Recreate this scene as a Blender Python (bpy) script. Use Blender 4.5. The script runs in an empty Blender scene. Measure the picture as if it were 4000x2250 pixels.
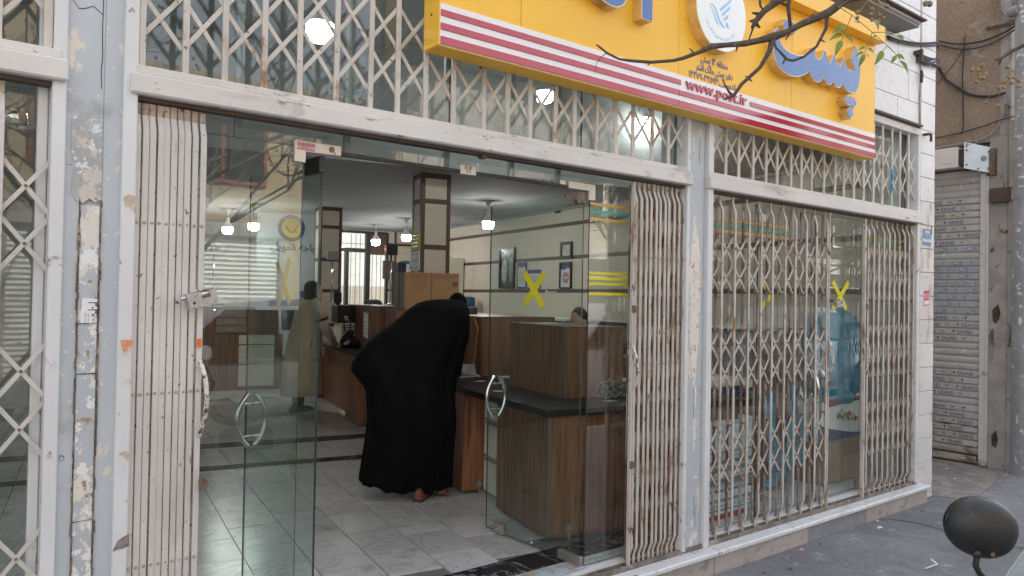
import bpy, math, random
import numpy as np
from mathutils import Vector, Matrix
random.seed(7)
RN = random.Random(11)
scene = bpy.context.scene
COL = scene.collection
pi = math.pi

# ------------------------------------------------------------------ camera
cam_d = bpy.data.cameras.new('camera')
cam = bpy.data.objects.new('camera', cam_d)
COL.objects.link(cam)
cam_d.sensor_width = 36.0
cam_d.lens = 36.0 * 2950 / 4000
cam_d.clip_start = 0.02
cam_d.clip_end = 600
yaw, pitch, roll = [math.radians(a) for a in (51.87, 0.80, 1.0075)]
vv = Vector((math.cos(pitch) * math.cos(yaw), math.cos(pitch) * math.sin(yaw), math.sin(pitch)))
r0 = Vector((math.sin(yaw), -math.cos(yaw), 0))
u0 = r0.cross(vv)
rr = r0 * math.cos(roll) + u0 * math.sin(roll)
uu = -r0 * math.sin(roll) + u0 * math.cos(roll)
cam.matrix_world = Matrix(((rr.x, uu.x, -vv.x, 0.0), (rr.y, uu.y, -vv.y, -3.2), (rr.z, uu.z, -vv.z, 1.55), (0, 0, 0, 1)))
scene.camera = cam

# ------------------------------------------------------------------ light
SUN_TO = Vector((0.42, 0.62, 0.80)).normalized()
world = bpy.data.worlds.new('World')
scene.world = world
world.use_nodes = True
wn = world.node_tree
wn.nodes.clear()
w_out = wn.nodes.new('ShaderNodeOutputWorld')
w_bg = wn.nodes.new('ShaderNodeBackground')
w_sky = wn.nodes.new('ShaderNodeTexSky')
w_sky.sky_type = 'NISHITA'
w_sky.sun_disc = False
w_sky.sun_elevation = math.asin(SUN_TO.z)
w_sky.sun_rotation = math.atan2(SUN_TO.x, SUN_TO.y)
w_sky.air_density = 1.0
w_sky.dust_density = 3.0
w_sky.ozone_density = 1.0
w_hs = wn.nodes.new('ShaderNodeHueSaturation')
w_hs.inputs['Saturation'].default_value = 0.36
w_bg.inputs['Strength'].default_value = 0.15
wn.links.new(w_sky.outputs[0], w_hs.inputs['Color'])
wn.links.new(w_hs.outputs[0], w_bg.inputs['Color'])
wn.links.new(w_bg.outputs[0], w_out.inputs['Surface'])
sun_d = bpy.data.lights.new('sun', 'SUN')
sun_d.energy = 2.8
sun_d.angle = math.radians(0.6)
sun_d.color = (1.0, 0.93, 0.83)
sun = bpy.data.objects.new('sun', sun_d)
COL.objects.link(sun)
sun.location = (0, 10, 30)
sun.rotation_euler = (-SUN_TO).to_track_quat('-Z', 'Y').to_euler()
scene.view_settings.view_transform = 'Standard'
scene.view_settings.look = 'None'
scene.view_settings.gamma = 1.0
scene.view_settings.use_curve_mapping = False
scene.view_settings.exposure = 1.85
scene.cycles.transparent_max_bounces = 24
scene.cycles.max_bounces = 8
scene.cycles.diffuse_bounces = 5
scene.cycles.sample_clamp_indirect = 6.0
BULB = 29.0

# ------------------------------------------------------------------ frames
def frame(ox, oy, ang, oz=0.0):
    c, s = math.cos(ang), math.sin(ang)
    return np.array([[c, -s, 0, ox], [s, c, 0, oy], [0, 0, 1, oz], [0, 0, 0, 1.0]])
FW = None
AR = math.radians(-12.0)
FU = frame(0, 0, AR)                                   # interior grid of the hall
def uw(u, w, z=0.0):
    return (u * math.cos(AR) - w * math.sin(AR), u * math.sin(AR) + w * math.cos(AR), z)
# right hand hall wall: local x = along the wall to the back, local y = out into the room
FR = np.array([[0.133, -0.991, 0, 6.821], [0.991, 0.133, 0, 0.0], [0, 0, 1, 0], [0, 0, 0, 1.0]])
def fr(t, n, z=0.0):
    return tuple((FR @ np.array([t, n, z, 1.0]))[:3])
FS = np.array([[0, -1, 0, 9.2], [1, 0, 0, 0], [0, 0, 1, 0], [0, 0, 0, 1.0]])  # neighbour's side wall, local x = +Y, local y = towards -X

# ------------------------------------------------------------------ mesh builder
class MB:
    def __init__(s, F=None):
        s.v = []; s.f = []; s.m = []; s.F = F
    def add(s, V, Fc, mi=0, F=None):
        n = len(s.v)
        F = s.F if F is None else F
        A = np.asarray(V, float).reshape(-1, 3)
        if F is not None:
            A = A @ F[:3, :3].T + F[:3, 3]
        s.v.extend(map(tuple, A))
        s.f.extend([tuple(i + n for i in f) for f in Fc])
        s.m.extend([mi] * len(Fc) if isinstance(mi, int) else mi)
        return s
    def box(s, x0, x1, y0, y1, z0, z1, mi=0, b=0.0):
        if b <= 0:
            V = [(x, y, z) for x in (x0, x1) for y in (y0, y1) for z in (z0, z1)]
            return s.add(V, [(0, 1, 3, 2), (4, 6, 7, 5), (0, 4, 5, 1), (2, 3, 7, 6), (0, 2, 6, 4), (1, 5, 7, 3)], mi)
        V = []; ix = {}
        for i, x in enumerate((x0, x1)):
            for j, y in enumerate((y0, y1)):
                for k, z in enumerate((z0, z1)):
                    sx, sy, sz = (b, -b)[i], (b, -b)[j], (b, -b)[k]
                    ix[i, j, k] = len(V)
                    V += [(x, y + sy, z + sz), (x + sx, y, z + sz), (x + sx, y + sy, z)]
        Q = []
        for a in range(3):
            for e in (0, 1):
                o = [q for q in range(3) if q != a]
                c = []
                for p, q in ((0, 0), (1, 0), (1, 1), (0, 1)):
                    t = [0, 0, 0]; t[a] = e; t[o[0]] = p; t[o[1]] = q
                    c.append(ix[tuple(t)] + a)
                flip = (e == 0) ^ (a == 1)
                Q.append(tuple(c[::-1]) if flip else tuple(c))
        for a in range(3):
            o = [q for q in range(3) if q != a]
            for p in (0, 1):
                for q in (0, 1):
                    t0 = [0, 0, 0]; t1 = [0, 0, 0]; t0[o[0]] = t1[o[0]] = p; t0[o[1]] = t1[o[1]] = q; t1[a] = 1
                    A, B = ix[tuple(t0)], ix[tuple(t1)]
                    Q.append((A + o[0], B + o[0], B + o[1], A + o[1]))
        for k in ix.values():
            Q.append((k, k + 1, k + 2))
        return s.add(V, Q, mi)
    def obox(s, p, q, w, h, up=(0, 0, 1), mi=0):
        """bar of section w x h from p to q"""
        p = Vector(p); q = Vector(q); d = (q - p).normalized(); up = Vector(up)
        a = d.cross(up)
        if a.length < 1e-5: a = d.cross(Vector((1, 0, 0)))
        a.normalize(); b = a.cross(d)
        V = []
        for c in (p, q):
            for i, j in ((-1, -1), (1, -1), (1, 1), (-1, 1)):
                V.append(tuple(c + a * (w / 2 * i) + b * (h / 2 * j)))
        return s.add(V, [(0, 3, 2, 1), (4, 5, 6, 7), (0, 1, 5, 4), (1, 2, 6, 5), (2, 3, 7, 6), (3, 0, 4, 7)], mi)
    def tube(s, P, R, n=8, mi=0, cap=True, flat=1.0):
        P = [Vector(p) for p in P]
        if not hasattr(R, '__len__'): R = [R] * len(P)
        V = []; Fc = []; prev = None
        for i, p in enumerate(P):
            d = (P[min(i + 1, len(P) - 1)] - P[max(i - 1, 0)])
            d = d.normalized() if d.length > 1e-9 else Vector((0, 0, 1))
            if prev is None:
                a = d.cross(Vector((0, 0, 1)))
                if a.length < 1e-3: a = d.cross(Vector((1, 0, 0)))
            else:
                a = prev - d * prev.dot(d)
            a.normalize(); prev = a; b = d.cross(a)
            for k in range(n):
                t = 2 * pi * k / n
                V.append(tuple(p + a * (math.cos(t) * R[i]) + b * (math.sin(t) * R[i] * flat)))
        for i in range(len(P) - 1):
            for k in range(n):
                k2 = (k + 1) % n
                Fc.append((i * n + k, i * n + k2, (i + 1) * n + k2, (i + 1) * n + k))
        if cap:
            Fc.append(tuple(range(n))[::-1]); Fc.append(tuple(range((len(P) - 1) * n, len(P) * n)))
        return s.add(V, Fc, mi)
    def lathe(s, prof, c=(0, 0, 0), n=16, mi=0, axis='z'):
        V = []; Fc = []
        for r, h in prof:
            for k in range(n):
                t = 2 * pi * k / n
                q = (r * math.cos(t), r * math.sin(t), h)
                if axis == 'y': q = (q[0], q[2], q[1])
                if axis == 'x': q = (q[2], q[0], q[1])
                V.append((q[0] + c[0], q[1] + c[1], q[2] + c[2]))
        for i in range(len(prof) - 1):
            for k in range(n):
                k2 = (k + 1) % n
                Fc.append((i * n + k, i * n + k2, (i + 1) * n + k2, (i + 1) * n + k))
        Fc.append(tuple(range(n))[::-1]); Fc.append(tuple(range((len(prof) - 1) * n, len(prof) * n)))
        return s.add(V, Fc, mi)
    def ring(s, rings, mi=0, cap=True):
        """loft through closed rings (lists of equal length)"""
        n = len(rings[0]); V = [p for r in rings for p in r]; Fc = []
        for i in range(len(rings) - 1):
            for k in range(n):
                k2 = (k + 1) % n
                Fc.append((i * n + k, i * n + k2, (i + 1) * n + k2, (i + 1) * n + k))
        if cap:
            Fc.append(tuple(range(n))[::-1]); Fc.append(tuple(range((len(rings) - 1) * n, len(rings) * n)))
        return s.add(V, Fc, mi)
    def ell(s, c, r, n=14, m=9, mi=0):
        prof = []
        rings = []
        for i in range(m + 1):
            a = -pi / 2 + pi * i / m
            a = max(-pi / 2 + 0.06, min(pi / 2 - 0.06, a))
            rings.append([(c[0] + r[0] * math.cos(a) * math.cos(2 * pi * k / n), c[1] + r[1] * math.cos(a) * math.sin(2 * pi * k / n), c[2] + r[2] * math.sin(a)) for k in range(n)])
        return s.ring(rings, mi)
    def prism(s, poly, y0, y1, mi=0, mside=None):
        """poly in (x,z), extruded between y0 (front) and y1"""
        n = len(poly); mside = mi if mside is None else mside
        ar = sum(poly[i][0] * poly[(i + 1) % n][1] - poly[(i + 1) % n][0] * poly[i][1] for i in range(n))
        if ar < 0: poly = poly[::-1]
        V = [(x, y0, z) for x, z in poly] + [(x, y1, z) for x, z in poly]
        Fc = [tuple(range(n)), tuple(range(2 * n - 1, n - 1, -1))]
        Fc += [((i + 1) % n, i, i + n, (i + 1) % n + n) for i in range(n)]
        return s.add(V, Fc, [mi, mi] + [mside] * n)
    def text(s, t, F, size=1.0, mi=0, align='c', sx=1.0):
        """flat or slightly raised lettering; F maps text x,y -> frame (x right, y up, z out of the face)"""
        V, Fc = TX[t]
        V = V.copy()
        x0, x1 = V[:, 0].min(), V[:, 0].max()
        V[:, 0] -= (x0 + x1) / 2 if align == 'c' else (x0 if align == 'l' else x1)
        V *= size; V[:, 0] *= sx
        return s.add(V, Fc, mi, F)

WL = {}
def setp(o, label=None, cat=None, group=None, kind=None):
    if label: o['label'] = label
    if cat: o['category'] = cat
    if group: o['group'] = group
    if kind: o['kind'] = kind
    return o
def thing(name, label, cat, loc=(0, 0, 0), group=None, kind=None):
    o = bpy.data.objects.new(name, None)
    o.empty_display_size = 0.1
    COL.objects.link(o)
    o.location = loc
    WL[o.name] = tuple(loc)
    return setp(o, label, cat, group, kind)
def mesh_of(name, mb, mats, base=(0, 0, 0), smooth=False):
    me = bpy.data.meshes.new(name)
    A = np.array(mb.v, float) - np.array(base)
    me.from_pydata([tuple(p) for p in A], [], mb.f)
    for m in (mats if isinstance(mats, (list, tuple)) else [mats]):
        me.materials.append(m)
    if any(mb.m):
        me.polygons.foreach_set('material_index', mb.m)
    if smooth:
        me.polygons.foreach_set('use_smooth', [True] * len(mb.f))
        if smooth is not True:
            me.set_sharp_from_angle(angle=smooth)
    me.update()
    return me
SM = math.radians(38)
def part(name, mb, mats, parent=None, label=None, kind=None, smooth=False, cat=None, group=None):
    base = WL[parent.name] if parent is not None else (0, 0, 0)
    me = mesh_of(name, mb, mats, base, smooth)
    o = bpy.data.objects.new(name, me)
    COL.objects.link(o)
    if parent is not None:
        o.parent = parent
    WL[o.name] = base
    return setp(o, label, cat, group, kind)
def solo(name, mb, mats, label, cat, group=None, smooth=False, kind=None):
    A = np.array(mb.v)
    base = (float(A[:, 0].mean()), float(A[:, 1].mean()), float(A[:, 2].min()))
    me = mesh_of(name, mb, mats, base, smooth)
    o = bpy.data.objects.new(name, me)
    COL.objects.link(o); o.location = base
    WL[o.name] = base
    return setp(o, label, cat, group, kind)
def struct(name, mb, mats, smooth=False):
    return part(name, mb, mats, None, kind='structure', smooth=smooth)
def inst(me, name, parent, loc, rot=(0, 0, 0), scale=None):
    o = bpy.data.objects.new(name, me)
    COL.objects.link(o)
    o.parent = parent
    b = WL[parent.name]
    o.location = (loc[0] - b[0], loc[1] - b[1], loc[2] - b[2])
    o.rotation_euler = rot
    if scale: o.scale = scale
    WL[o.name] = tuple(loc)
    return o
def fuse(mb, voxel, smooth_it=4):
    """one continuous skin from overlapping closed shapes"""
    me = mesh_of('fuse', mb, [])
    o = bpy.data.objects.new('fuse', me); COL.objects.link(o)
    m = o.modifiers.new('r', 'REMESH'); m.mode = 'VOXEL'; m.voxel_size = voxel
    k = o.modifiers.new('s', 'SMOOTH'); k.iterations = smooth_it; k.factor = 0.5
    dg = bpy.context.evaluated_depsgraph_get()
    e = o.evaluated_get(dg); em = e.to_mesh()
    out = MB()
    out.v = [tuple(v.co) for v in em.vertices]; out.f = [tuple(p.vertices) for p in em.polygons]; out.m = [0] * len(out.f)
    e.to_mesh_clear()
    bpy.data.objects.remove(o); bpy.data.meshes.remove(me)
    return out

# ------------------------------------------------------------------ lettering
FORMS = {'ا': 'FE8D FE8E', 'ب': 'FE8F FE90 FE91 FE92', 'پ': 'FB56 FB57 FB58 FB59', 'ت': 'FE95 FE96 FE97 FE98', 'ج': 'FE9D FE9E FE9F FEA0',
         'ح': 'FEA1 FEA2 FEA3 FEA4', 'د': 'FEA9 FEAA', 'ر': 'FEAD FEAE', 'ز': 'FEAF FEB0', 'س': 'FEB1 FEB2 FEB3 FEB4', 'ش': 'FEB5 FEB6 FEB7 FEB8',
         'ط': 'FEC1 FEC2 FEC3 FEC4', 'ف': 'FED1 FED2 FED3 FED4', 'ق': 'FED5 FED6 FED7 FED8', 'ک': 'FB8E FB8F FB90 FB91', 'ل': 'FEDD FEDE FEDF FEE0',
         'م': 'FEE1 FEE2 FEE3 FEE4', 'ن': 'FEE5 FEE6 FEE7 FEE8', 'ه': 'FEE9 FEEA FEEB FEEC', 'و': 'FEED FEEE', 'ی': 'FBFC FBFD FBFE FBFF', 'گ': 'FB92 FB93 FB94 FB95'}
FORMS = {k: [chr(int(c, 16)) for c in v.split()] for k, v in FORMS.items()}
def fa(t):
    out = []
    for i, c in enumerate(t):
        if c not in FORMS: out.append(c); continue
        pj = i > 0 and t[i - 1] in FORMS and len(FORMS[t[i - 1]]) == 4
        nj = len(FORMS[c]) == 4 and i + 1 < len(t) and t[i + 1] in FORMS
        out.append(FORMS[c][(1 if pj else 0) if not nj else (3 if pj else 2)])
    res = []; run = []
    for c in reversed(out):
        if c in '۰۱۲۳۴۵۶۷۸۹-': run.insert(0, c)
        else: res += run; run = []; res.append(c)
    return ''.join(res + run)
TX = {}
def prep(*ts):
    for t, ex in ts:
        cu = bpy.data.curves.new('t', 'FONT'); cu.body = t; cu.resolution_u = 2; cu.extrude = ex
        if t.isascii(): cu.offset = 0.012
        else: cu.offset = 0.01
        o = bpy.data.objects.new('t', cu); COL.objects.link(o)
        dg = bpy.context.evaluated_depsgraph_get()
        e = o.evaluated_get(dg); me = e.to_mesh()
        V = np.array([v.co[:] for v in me.vertices]).reshape(-1, 3); V[:, 2] += ex
        TX[t] = (V, [tuple(p.vertices) for p in me.polygons])
        e.to_mesh_clear(); bpy.data.objects.remove(o); bpy.data.curves.remove(cu)
T_L1, T_L2, T_L3 = fa('منطقه ۱۳ پستی'), fa('دفتر پستی مالک اشتر'), fa('کدپستی:۱۳۴۷۹-۳۴۵۹۳')
T_BJ, T_EM = fa('باجه تحویل'), fa('شرکت پست جمهوری اسلامی ایران')
T_94, T_449 = '۹۴', '۴۴۹'
T_30, T_78, T_TEL = '۳۰', '۷۸۷۰۱۵', '۹۱۲۸۸۸۶۶۹۷'
T_BM, T_BR, T_SH, T_PN = fa('باجه معطله'), fa('باجه ۱'), fa('لوله بازکنی'), '۱۳۴۷۹۳۴۵۹۳'
prep(*[(t, 0.05) for t in ('www.post.ir',)], *[(t, 0.02) for t in (T_L1, T_L2, T_L3)],
     *[(t, 0.0) for t in ('GRAND', 'PRO', 'T', T_BJ, T_94, T_449, T_30, T_78, T_TEL, T_BM, T_BR, T_SH, T_PN)], *[(c, 0.0) for c in dict.fromkeys(T_EM)])
def face_y(x, y, z):       # lettering on a face looking to -Y
    return np.array([[1, 0, 0, x], [0, 0, -1, y], [0, 1, 0, z], [0, 0, 0, 1.0]])
def face_mx(x, y, z):      # lettering on a face looking to -X
    return np.array([[0, 0, -1, x], [-1, 0, 0, y], [0, 1, 0, z], [0, 0, 0, 1.0]])

# ------------------------------------------------------------------ materials
def NT(name):
    m = bpy.data.materials.new(name); m.use_nodes = True
    nt = m.node_tree; nt.nodes.clear()
    out = nt.nodes.new('ShaderNodeOutputMaterial')
    return m, nt, out
def node(nt, typ, **kw):
    n = nt.nodes.new(typ)
    for k, v in kw.items():
        if k in ('op',): n.operation = v
        elif k == 'inp':
            for a, b in v.items(): n.inputs[a].default_value = b
        else: setattr(n, k, v)
    return n
def noise(nt, scale, stretch=(1, 1, 1), detail=4, rough=.6, dist=0.0):
    g = nt.nodes.get('geo') or node(nt, 'ShaderNodeNewGeometry', name='geo')
    mp = node(nt, 'ShaderNodeMapping'); mp.inputs['Scale'].default_value = [scale * a for a in stretch]
    mp.inputs['Location'].default_value = (RN.random() * 20, RN.random() * 20, RN.random() * 20)
    nt.links.new(g.outputs['Position'], mp.inputs['Vector'])
    n = node(nt, 'ShaderNodeTexNoise', inp={'Scale': 1.0, 'Detail': detail, 'Roughness': rough, 'Distortion': dist})
    nt.links.new(mp.outputs[0], n.inputs['Vector'])
    return n.outputs['Fac']
def ramp(nt, src, a, b):
    r = node(nt, 'ShaderNodeMapRange', inp={'From Min': a, 'From Max': b}); r.clamp = True
    r.interpolation_type = 'SMOOTHSTEP'
    nt.links.new(src, r.inputs['Value']); return r.outputs[0]
def mix(nt, fac, A, B, mode='MIX'):
    x = node(nt, 'ShaderNodeMix', data_type='RGBA', blend_type=mode)
    for s, i in ((fac, 0), (A, 6), (B, 7)):
        if isinstance(s, (int, float)): x.inputs[i].default_value = s
        elif isinstance(s, tuple): x.inputs[i].default_value = (*s[:3], 1)
        else: nt.links.new(s, x.inputs[i])
    return x.outputs[2]
def sc(c, k): return tuple(min(1, max(0, a * k)) for a in c)
def M(name, col, rough=.6, metal=0.0, var=.12, vs=5, stretch=(1, 1, 1), bump=0.0, bs=60, bstretch=(1, 1, 1), spots=(), spec=.5, coat=0.0, rvar=0.0, fine=0.0, trans=0.0, sheen=0.0):
    """spots: list of (colour, scale, lo, hi, stretch)"""
    m, nt, out = NT(name)
    p = node(nt, 'ShaderNodeBsdfPrincipled')
    nt.links.new(p.outputs[0], out.inputs[0])
    p.inputs['Roughness'].default_value = rough
    p.inputs['Metallic'].default_value = metal
    p.inputs['Specular IOR Level'].default_value = spec
    if coat: p.inputs['Coat Weight'].default_value = coat; p.inputs['Coat Roughness'].default_value = .08
    if sheen: p.inputs['Sheen Weight'].default_value = sheen
    if trans: p.inputs['Transmission Weight'].default_value = trans
    c = mix(nt, ramp(nt, noise(nt, vs, stretch), .3, .7), sc(col, 1 - var), sc(col, 1 + var))
    if fine: c = mix(nt, ramp(nt, noise(nt, vs * 18, detail=2), .35, .65), c, mix(nt, 1.0, c, (1 - fine,) * 3, 'MULTIPLY'))
    for sp in spots:
        c = mix(nt, ramp(nt, noise(nt, sp[1], sp[4] if len(sp) > 4 else (1, 1, 1), 6, .65), .5 + (sp[2] - .5) * .68, .5 + (sp[3] - .5) * .68), c, sp[0])
    nt.links.new(c, p.inputs['Base Color'])
    if rvar:
        r = node(nt, 'ShaderNodeMapRange', inp={'From Min': .3, 'From Max': .7, 'To Min': rough - rvar, 'To Max': rough + rvar})
        nt.links.new(noise(nt, vs * 2), r.inputs['Value']); nt.links.new(r.outputs[0], p.inputs['Roughness'])
    if bump:
        b = node(nt, 'ShaderNodeBump', inp={'Strength': min(1, bump), 'Distance': .02 * bump})
        nt.links.new(noise(nt, bs, bstretch, 5), b.inputs['Height']); nt.links.new(b.outputs[0], p.inputs['Normal'])
    return m
def marble(name, base, vein, scale=3.0, rough=.35, lo=.47, hi=.53, dirt=None, amt=.6):
    m, nt, out = NT(name)
    p = node(nt, 'ShaderNodeBsdfPrincipled'); nt.links.new(p.outputs[0], out.inputs[0])
    p.inputs['Roughness'].default_value = rough
    a = noise(nt, scale, (1, 1, .8), 6, .6, .9)
    sub = node(nt, 'ShaderNodeMath', op='SUBTRACT'); nt.links.new(a, sub.inputs[0]); sub.inputs[1].default_value = .5
    ab = node(nt, 'ShaderNodeMath', op='ABSOLUTE'); nt.links.new(sub.outputs[0], ab.inputs[0])
    v = ramp(nt, ab.outputs[0], .022, 0.0)
    ml = node(nt, 'ShaderNodeMath', op='MULTIPLY'); nt.links.new(v, ml.inputs[0]); ml.inputs[1].default_value = amt
    c = mix(nt, ramp(nt, noise(nt, scale * .7), .3, .7), sc(base, .9), sc(base, 1.05))
    c = mix(nt, ml.outputs[0], c, vein)
    if dirt:
        for d in dirt: c = mix(nt, ramp(nt, noise(nt, d[1], d[4] if len(d) > 4 else (1, 1, 1), 6, .65), .5 + (d[2] - .5) * .68, .5 + (d[3] - .5) * .68), c, d[0])
    nt.links.new(c, p.inputs['Base Color'])
    return m
def glass(name, tint=(.90, .96, .94), refl=1.0, dust=0.02, dscale=6):
    m, nt, out = NT(name)
    g = node(nt, 'ShaderNodeNewGeometry', name='geo')
    ior = node(nt, 'ShaderNodeMapRange', inp={'To Min': 1.52, 'To Max': 1 / 1.52})
    nt.links.new(g.outputs['Backfacing'], ior.inputs['Value'])
    fr_ = node(nt, 'ShaderNodeFresnel'); nt.links.new(ior.outputs[0], fr_.inputs['IOR'])
    k = node(nt, 'ShaderNodeMath', op='MULTIPLY'); nt.links.new(fr_.outputs[0], k.inputs[0]); k.inputs[1].default_value = refl; k.use_clamp = True
    t = node(nt, 'ShaderNodeBsdfTransparent', inp={'Color': (*tint, 1)})
    gl = node(nt, 'ShaderNodeBsdfGlossy', inp={'Roughness': 0.0, 'Color': (1, 1, 1, 1)})
    mx = node(nt, 'ShaderNodeMixShader'); nt.links.new(k.outputs[0], mx.inputs[0]); nt.links.new(t.outputs[0], mx.inputs[1]); nt.links.new(gl.outputs[0], mx.inputs[2])
    df = node(nt, 'ShaderNodeBsdfDiffuse', inp={'Color': (.45, .47, .45, 1)})
    dm = node(nt, 'ShaderNodeMapRange', inp={'From Min': .4, 'From Max': .75, 'To Min': dust * .4, 'To Max': dust * 2})
    nt.links.new(noise(nt, dscale, (1, 1, .35), 5), dm.inputs['Value'])
    m2 = node(nt, 'ShaderNodeMixShader'); nt.links.new(dm.outputs[0], m2.inputs[0]); nt.links.new(mx.outputs[0], m2.inputs[1]); nt.links.new(df.outputs[0], m2.inputs[2])
    nt.links.new(m2.outputs[0], out.inputs[0])
    return m
def emit(name, col, st):
    m, nt, out = NT(name)
    e = node(nt, 'ShaderNodeEmission', inp={'Color': (*col, 1), 'Strength': st}); nt.links.new(e.outputs[0], out.inputs[0])
    return m
RUST = (.16, .065, .025)
RUST2 = (.30, .17, .085)
DIRT = (.16, .12, .09)
m_gate = M('gate_paint', (.61, .58, .54), .55, var=.08, vs=3, spots=(((.50, .44, .38), 5, .54, .84, (1, 1, .25)), (RUST2, 11, .70, .80, (1, 1, .3)), (RUST, 18, .74, .80, (1, 1, .5)), (DIRT, 34, .72, .77)), bump=.12, bs=90)
m_gate2 = M('weathered_gate_paint', (.55, .50, .445), .6, var=.10, vs=4, spots=(((.42, .35, .29), 6, .50, .74, (1, 1, .3)), (RUST2, 10, .60, .74, (1, 1, .35)), (RUST, 20, .66, .74, (1, 1, .5))), bump=.12, bs=90)
m_grille = M('grille_paint', (.58, .535, .475), .55, var=.09, vs=3, spots=(((.46, .39, .33), 5, .52, .8, (1, 1, .4)), (RUST2, 9, .61, .76, (1, 1, .5)), (RUST, 24, .70, .76)), bump=.1, bs=80)
m_rear = M('rusty_channel', (.30, .24, .20), .7, var=.2, vs=9, spots=((RUST, 11, .48, .66, (1, 1, .3)), ((.45, .42, .4), 6, .58, .7)))
m_beam = M('beam_paint', (.66, .63, .60), .5, var=.06, vs=2, spots=(((.50, .44, .40), 3, .55, .85, (.4, 1, 2.5)), (DIRT, 9, .66, .82, (.5, 1, 1.6)), (RUST, 38, .72, .77, (.3, 1, 1)), ((.5, .45, .42), 4, .62, .8)), bump=.12, bs=14)
m_rustcap = M('rust_joint', (.25, .15, .095), .8, var=.35, vs=60, bump=.3, bs=200)
m_gatetop = M('bare_gate_end', (.46, .37, .29), .7, var=.15, vs=20, spots=((RUST, 22, .55, .7),))
m_post = M('post_paint', (.69, .69, .69), .5, var=.05, vs=2, spots=((DIRT, 9, .68, .8), ((.55, .42, .33), 14, .70, .78)), bump=.06, bs=30)
m_pillar = M('blue_grey_pillar_paint', (.50, .535, .565), .55, var=.06, vs=1.5, spots=(((.36, .37, .38), 3, .60, .80), ((.70, .64, .56), 8, .665, .685, (1, 1, .5)), ((.70, .68, .66), 23, .69, .70)), bump=.15, bs=12)
m_peel = M('peeled_pillar_strip', (.47, .50, .525), .65, var=.06, vs=2, spots=(((.72, .67, .60), 9, .55, .56, (1.4, 1, .8)), ((.80, .78, .75), 13, .59, .60), ((.36, .26, .17), 15, .665, .69)), bump=.3, bs=18)
m_plast = M('rough_grey_plaster', (.42, .43, .43), .8, var=.12, vs=7, spots=(((.74, .73, .72), 24, .585, .60), ((.60, .54, .48), 14, .58, .60), ((.30, .27, .24), 22, .69, .70)), bump=.35, bs=30)
m_seam = M('rusted_seam', (.16, .125, .10), .85, var=.45, vs=30, spots=(((.36, .28, .2), 22, .55, .65), ((.06, .05, .05), 35, .58, .66)), bump=.4, bs=80)
m_crack = M('crack_dark', (.05, .05, .05), .9, var=.3, vs=30)
m_marble = marble('wall_marble', (.74, .715, .69), (.56, .54, .52), 1.6, .35, dirt=(((.52, .47, .42), 3, .62, .82), ((.50, .46, .42), 19, .70, .73)), amt=.35)
m_marble_d = marble('stained_marble', (.68, .64, .60), (.52, .49, .46), 1.6, .4, dirt=(((.44, .36, .29), 5, .54, .75, (1.5, 1, .45)), ((.66, .62, .58), 11, .60, .63), ((.30, .26, .23), 24, .69, .72)), amt=.4)
m_sill = marble('sill_marble', (.80, .80, .81), (.62, .63, .66), 2.0, .3, dirt=(((.50, .48, .45), 4, .60, .85), ((.25, .23, .21), 17, .70, .715, (1, .6, 1)), ((.62, .60, .57), 9, .58, .75)), amt=.35)
m_riser1 = M('travertine_riser', (.46, .41, .37), .6, var=.1, vs=4, stretch=(.6, 1, 5), spots=(((.30, .27, .25), 9, .58, .75, (1, 1, 2)),), bump=.15, bs=25)
m_riser2 = M('grey_stone_riser', (.27, .275, .29), .55, var=.08, vs=6, stretch=(2, 1, 1), spots=(((.34, .34, .35), 12, .62, .8, (3, 1, .7)),), bump=.08, bs=25)
m_riser3 = M('plastered_riser', (.42, .38, .345), .75, var=.08, vs=5, spots=(((.29, .26, .24), 8, .62, .72),), bump=.2, bs=20)
m_pave = M('worn_asphalt_pavement', (.212, .212, .226), .85, var=.20, vs=1.3, spots=(((.165, .16, .163), 2.2, .52, .72), ((.34, .335, .33), 5, .62, .82), ((.40, .39, .38), 60, .70, .74), ((.10, .095, .09), 45, .70, .75)), bump=.3, bs=70, fine=.10)
m_dirtpave = M('dusty_ground', (.235, .212, .195), .95, var=.25, vs=7, spots=(((.15, .13, .12), 16, .56, .7), ((.17, .17, .18), 3, .52, .6)), bump=.4, bs=60)
m_road = M('asphalt', (.07, .07, .072), .85, var=.15, vs=3, bump=.3, bs=120)
m_kerb = M('kerb_concrete', (.33, .32, .31), .8, var=.1, vs=4, bump=.2, bs=50)
m_litter = M('litter_paper', (.75, .75, .76), .7, var=.06, vs=20)
m_litter_b = M('litter_dark', (.13, .10, .08), .8, var=.3, vs=30)
m_litter_r = M('litter_pink', (.70, .35, .40), .6, var=.2, vs=60)
m_yel = M('sign_yellow', (.95, .54, .052), .38, var=.03, vs=.8, spots=(((.84, .49, .09), 2.2, .58, .95, (2.5, 1, .35)), ((.66, .40, .10), 9, .76, .9, (2, 1, .3))), spec=.4)
m_gold = M('letter_side_gold', (.78, .54, .20), .36, metal=.2, var=.14, vs=9, spots=(((.42, .30, .14), 8, .60, .8),))
m_trim = M('letter_trim', (.80, .78, .76), .25, metal=.3, var=.05)
m_blue = M('letter_blue_acrylic', (.085, .17, .40), .08, var=.05, vs=2, coat=.25, spec=.4)
m_navy = M('small_letter_navy', (.10, .085, .22), .25, var=.15, vs=9, coat=.4)
m_red = M('stripe_red_acrylic', (.47, .016, .035), .06, var=.06, vs=2, coat=.7)
m_wht = M('white_acrylic', (.84, .81, .82), .16, var=.02, vs=1.5, coat=.3)
m_disc = M('white_light_disc', (.86, .87, .86), .2, var=.02, vs=2, coat=.3)
m_lblue = M('emblem_blue', (.30, .57, .82), .3, var=.03)
m_seamy = M('panel_joint', (.45, .25, .04), .6)
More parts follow.
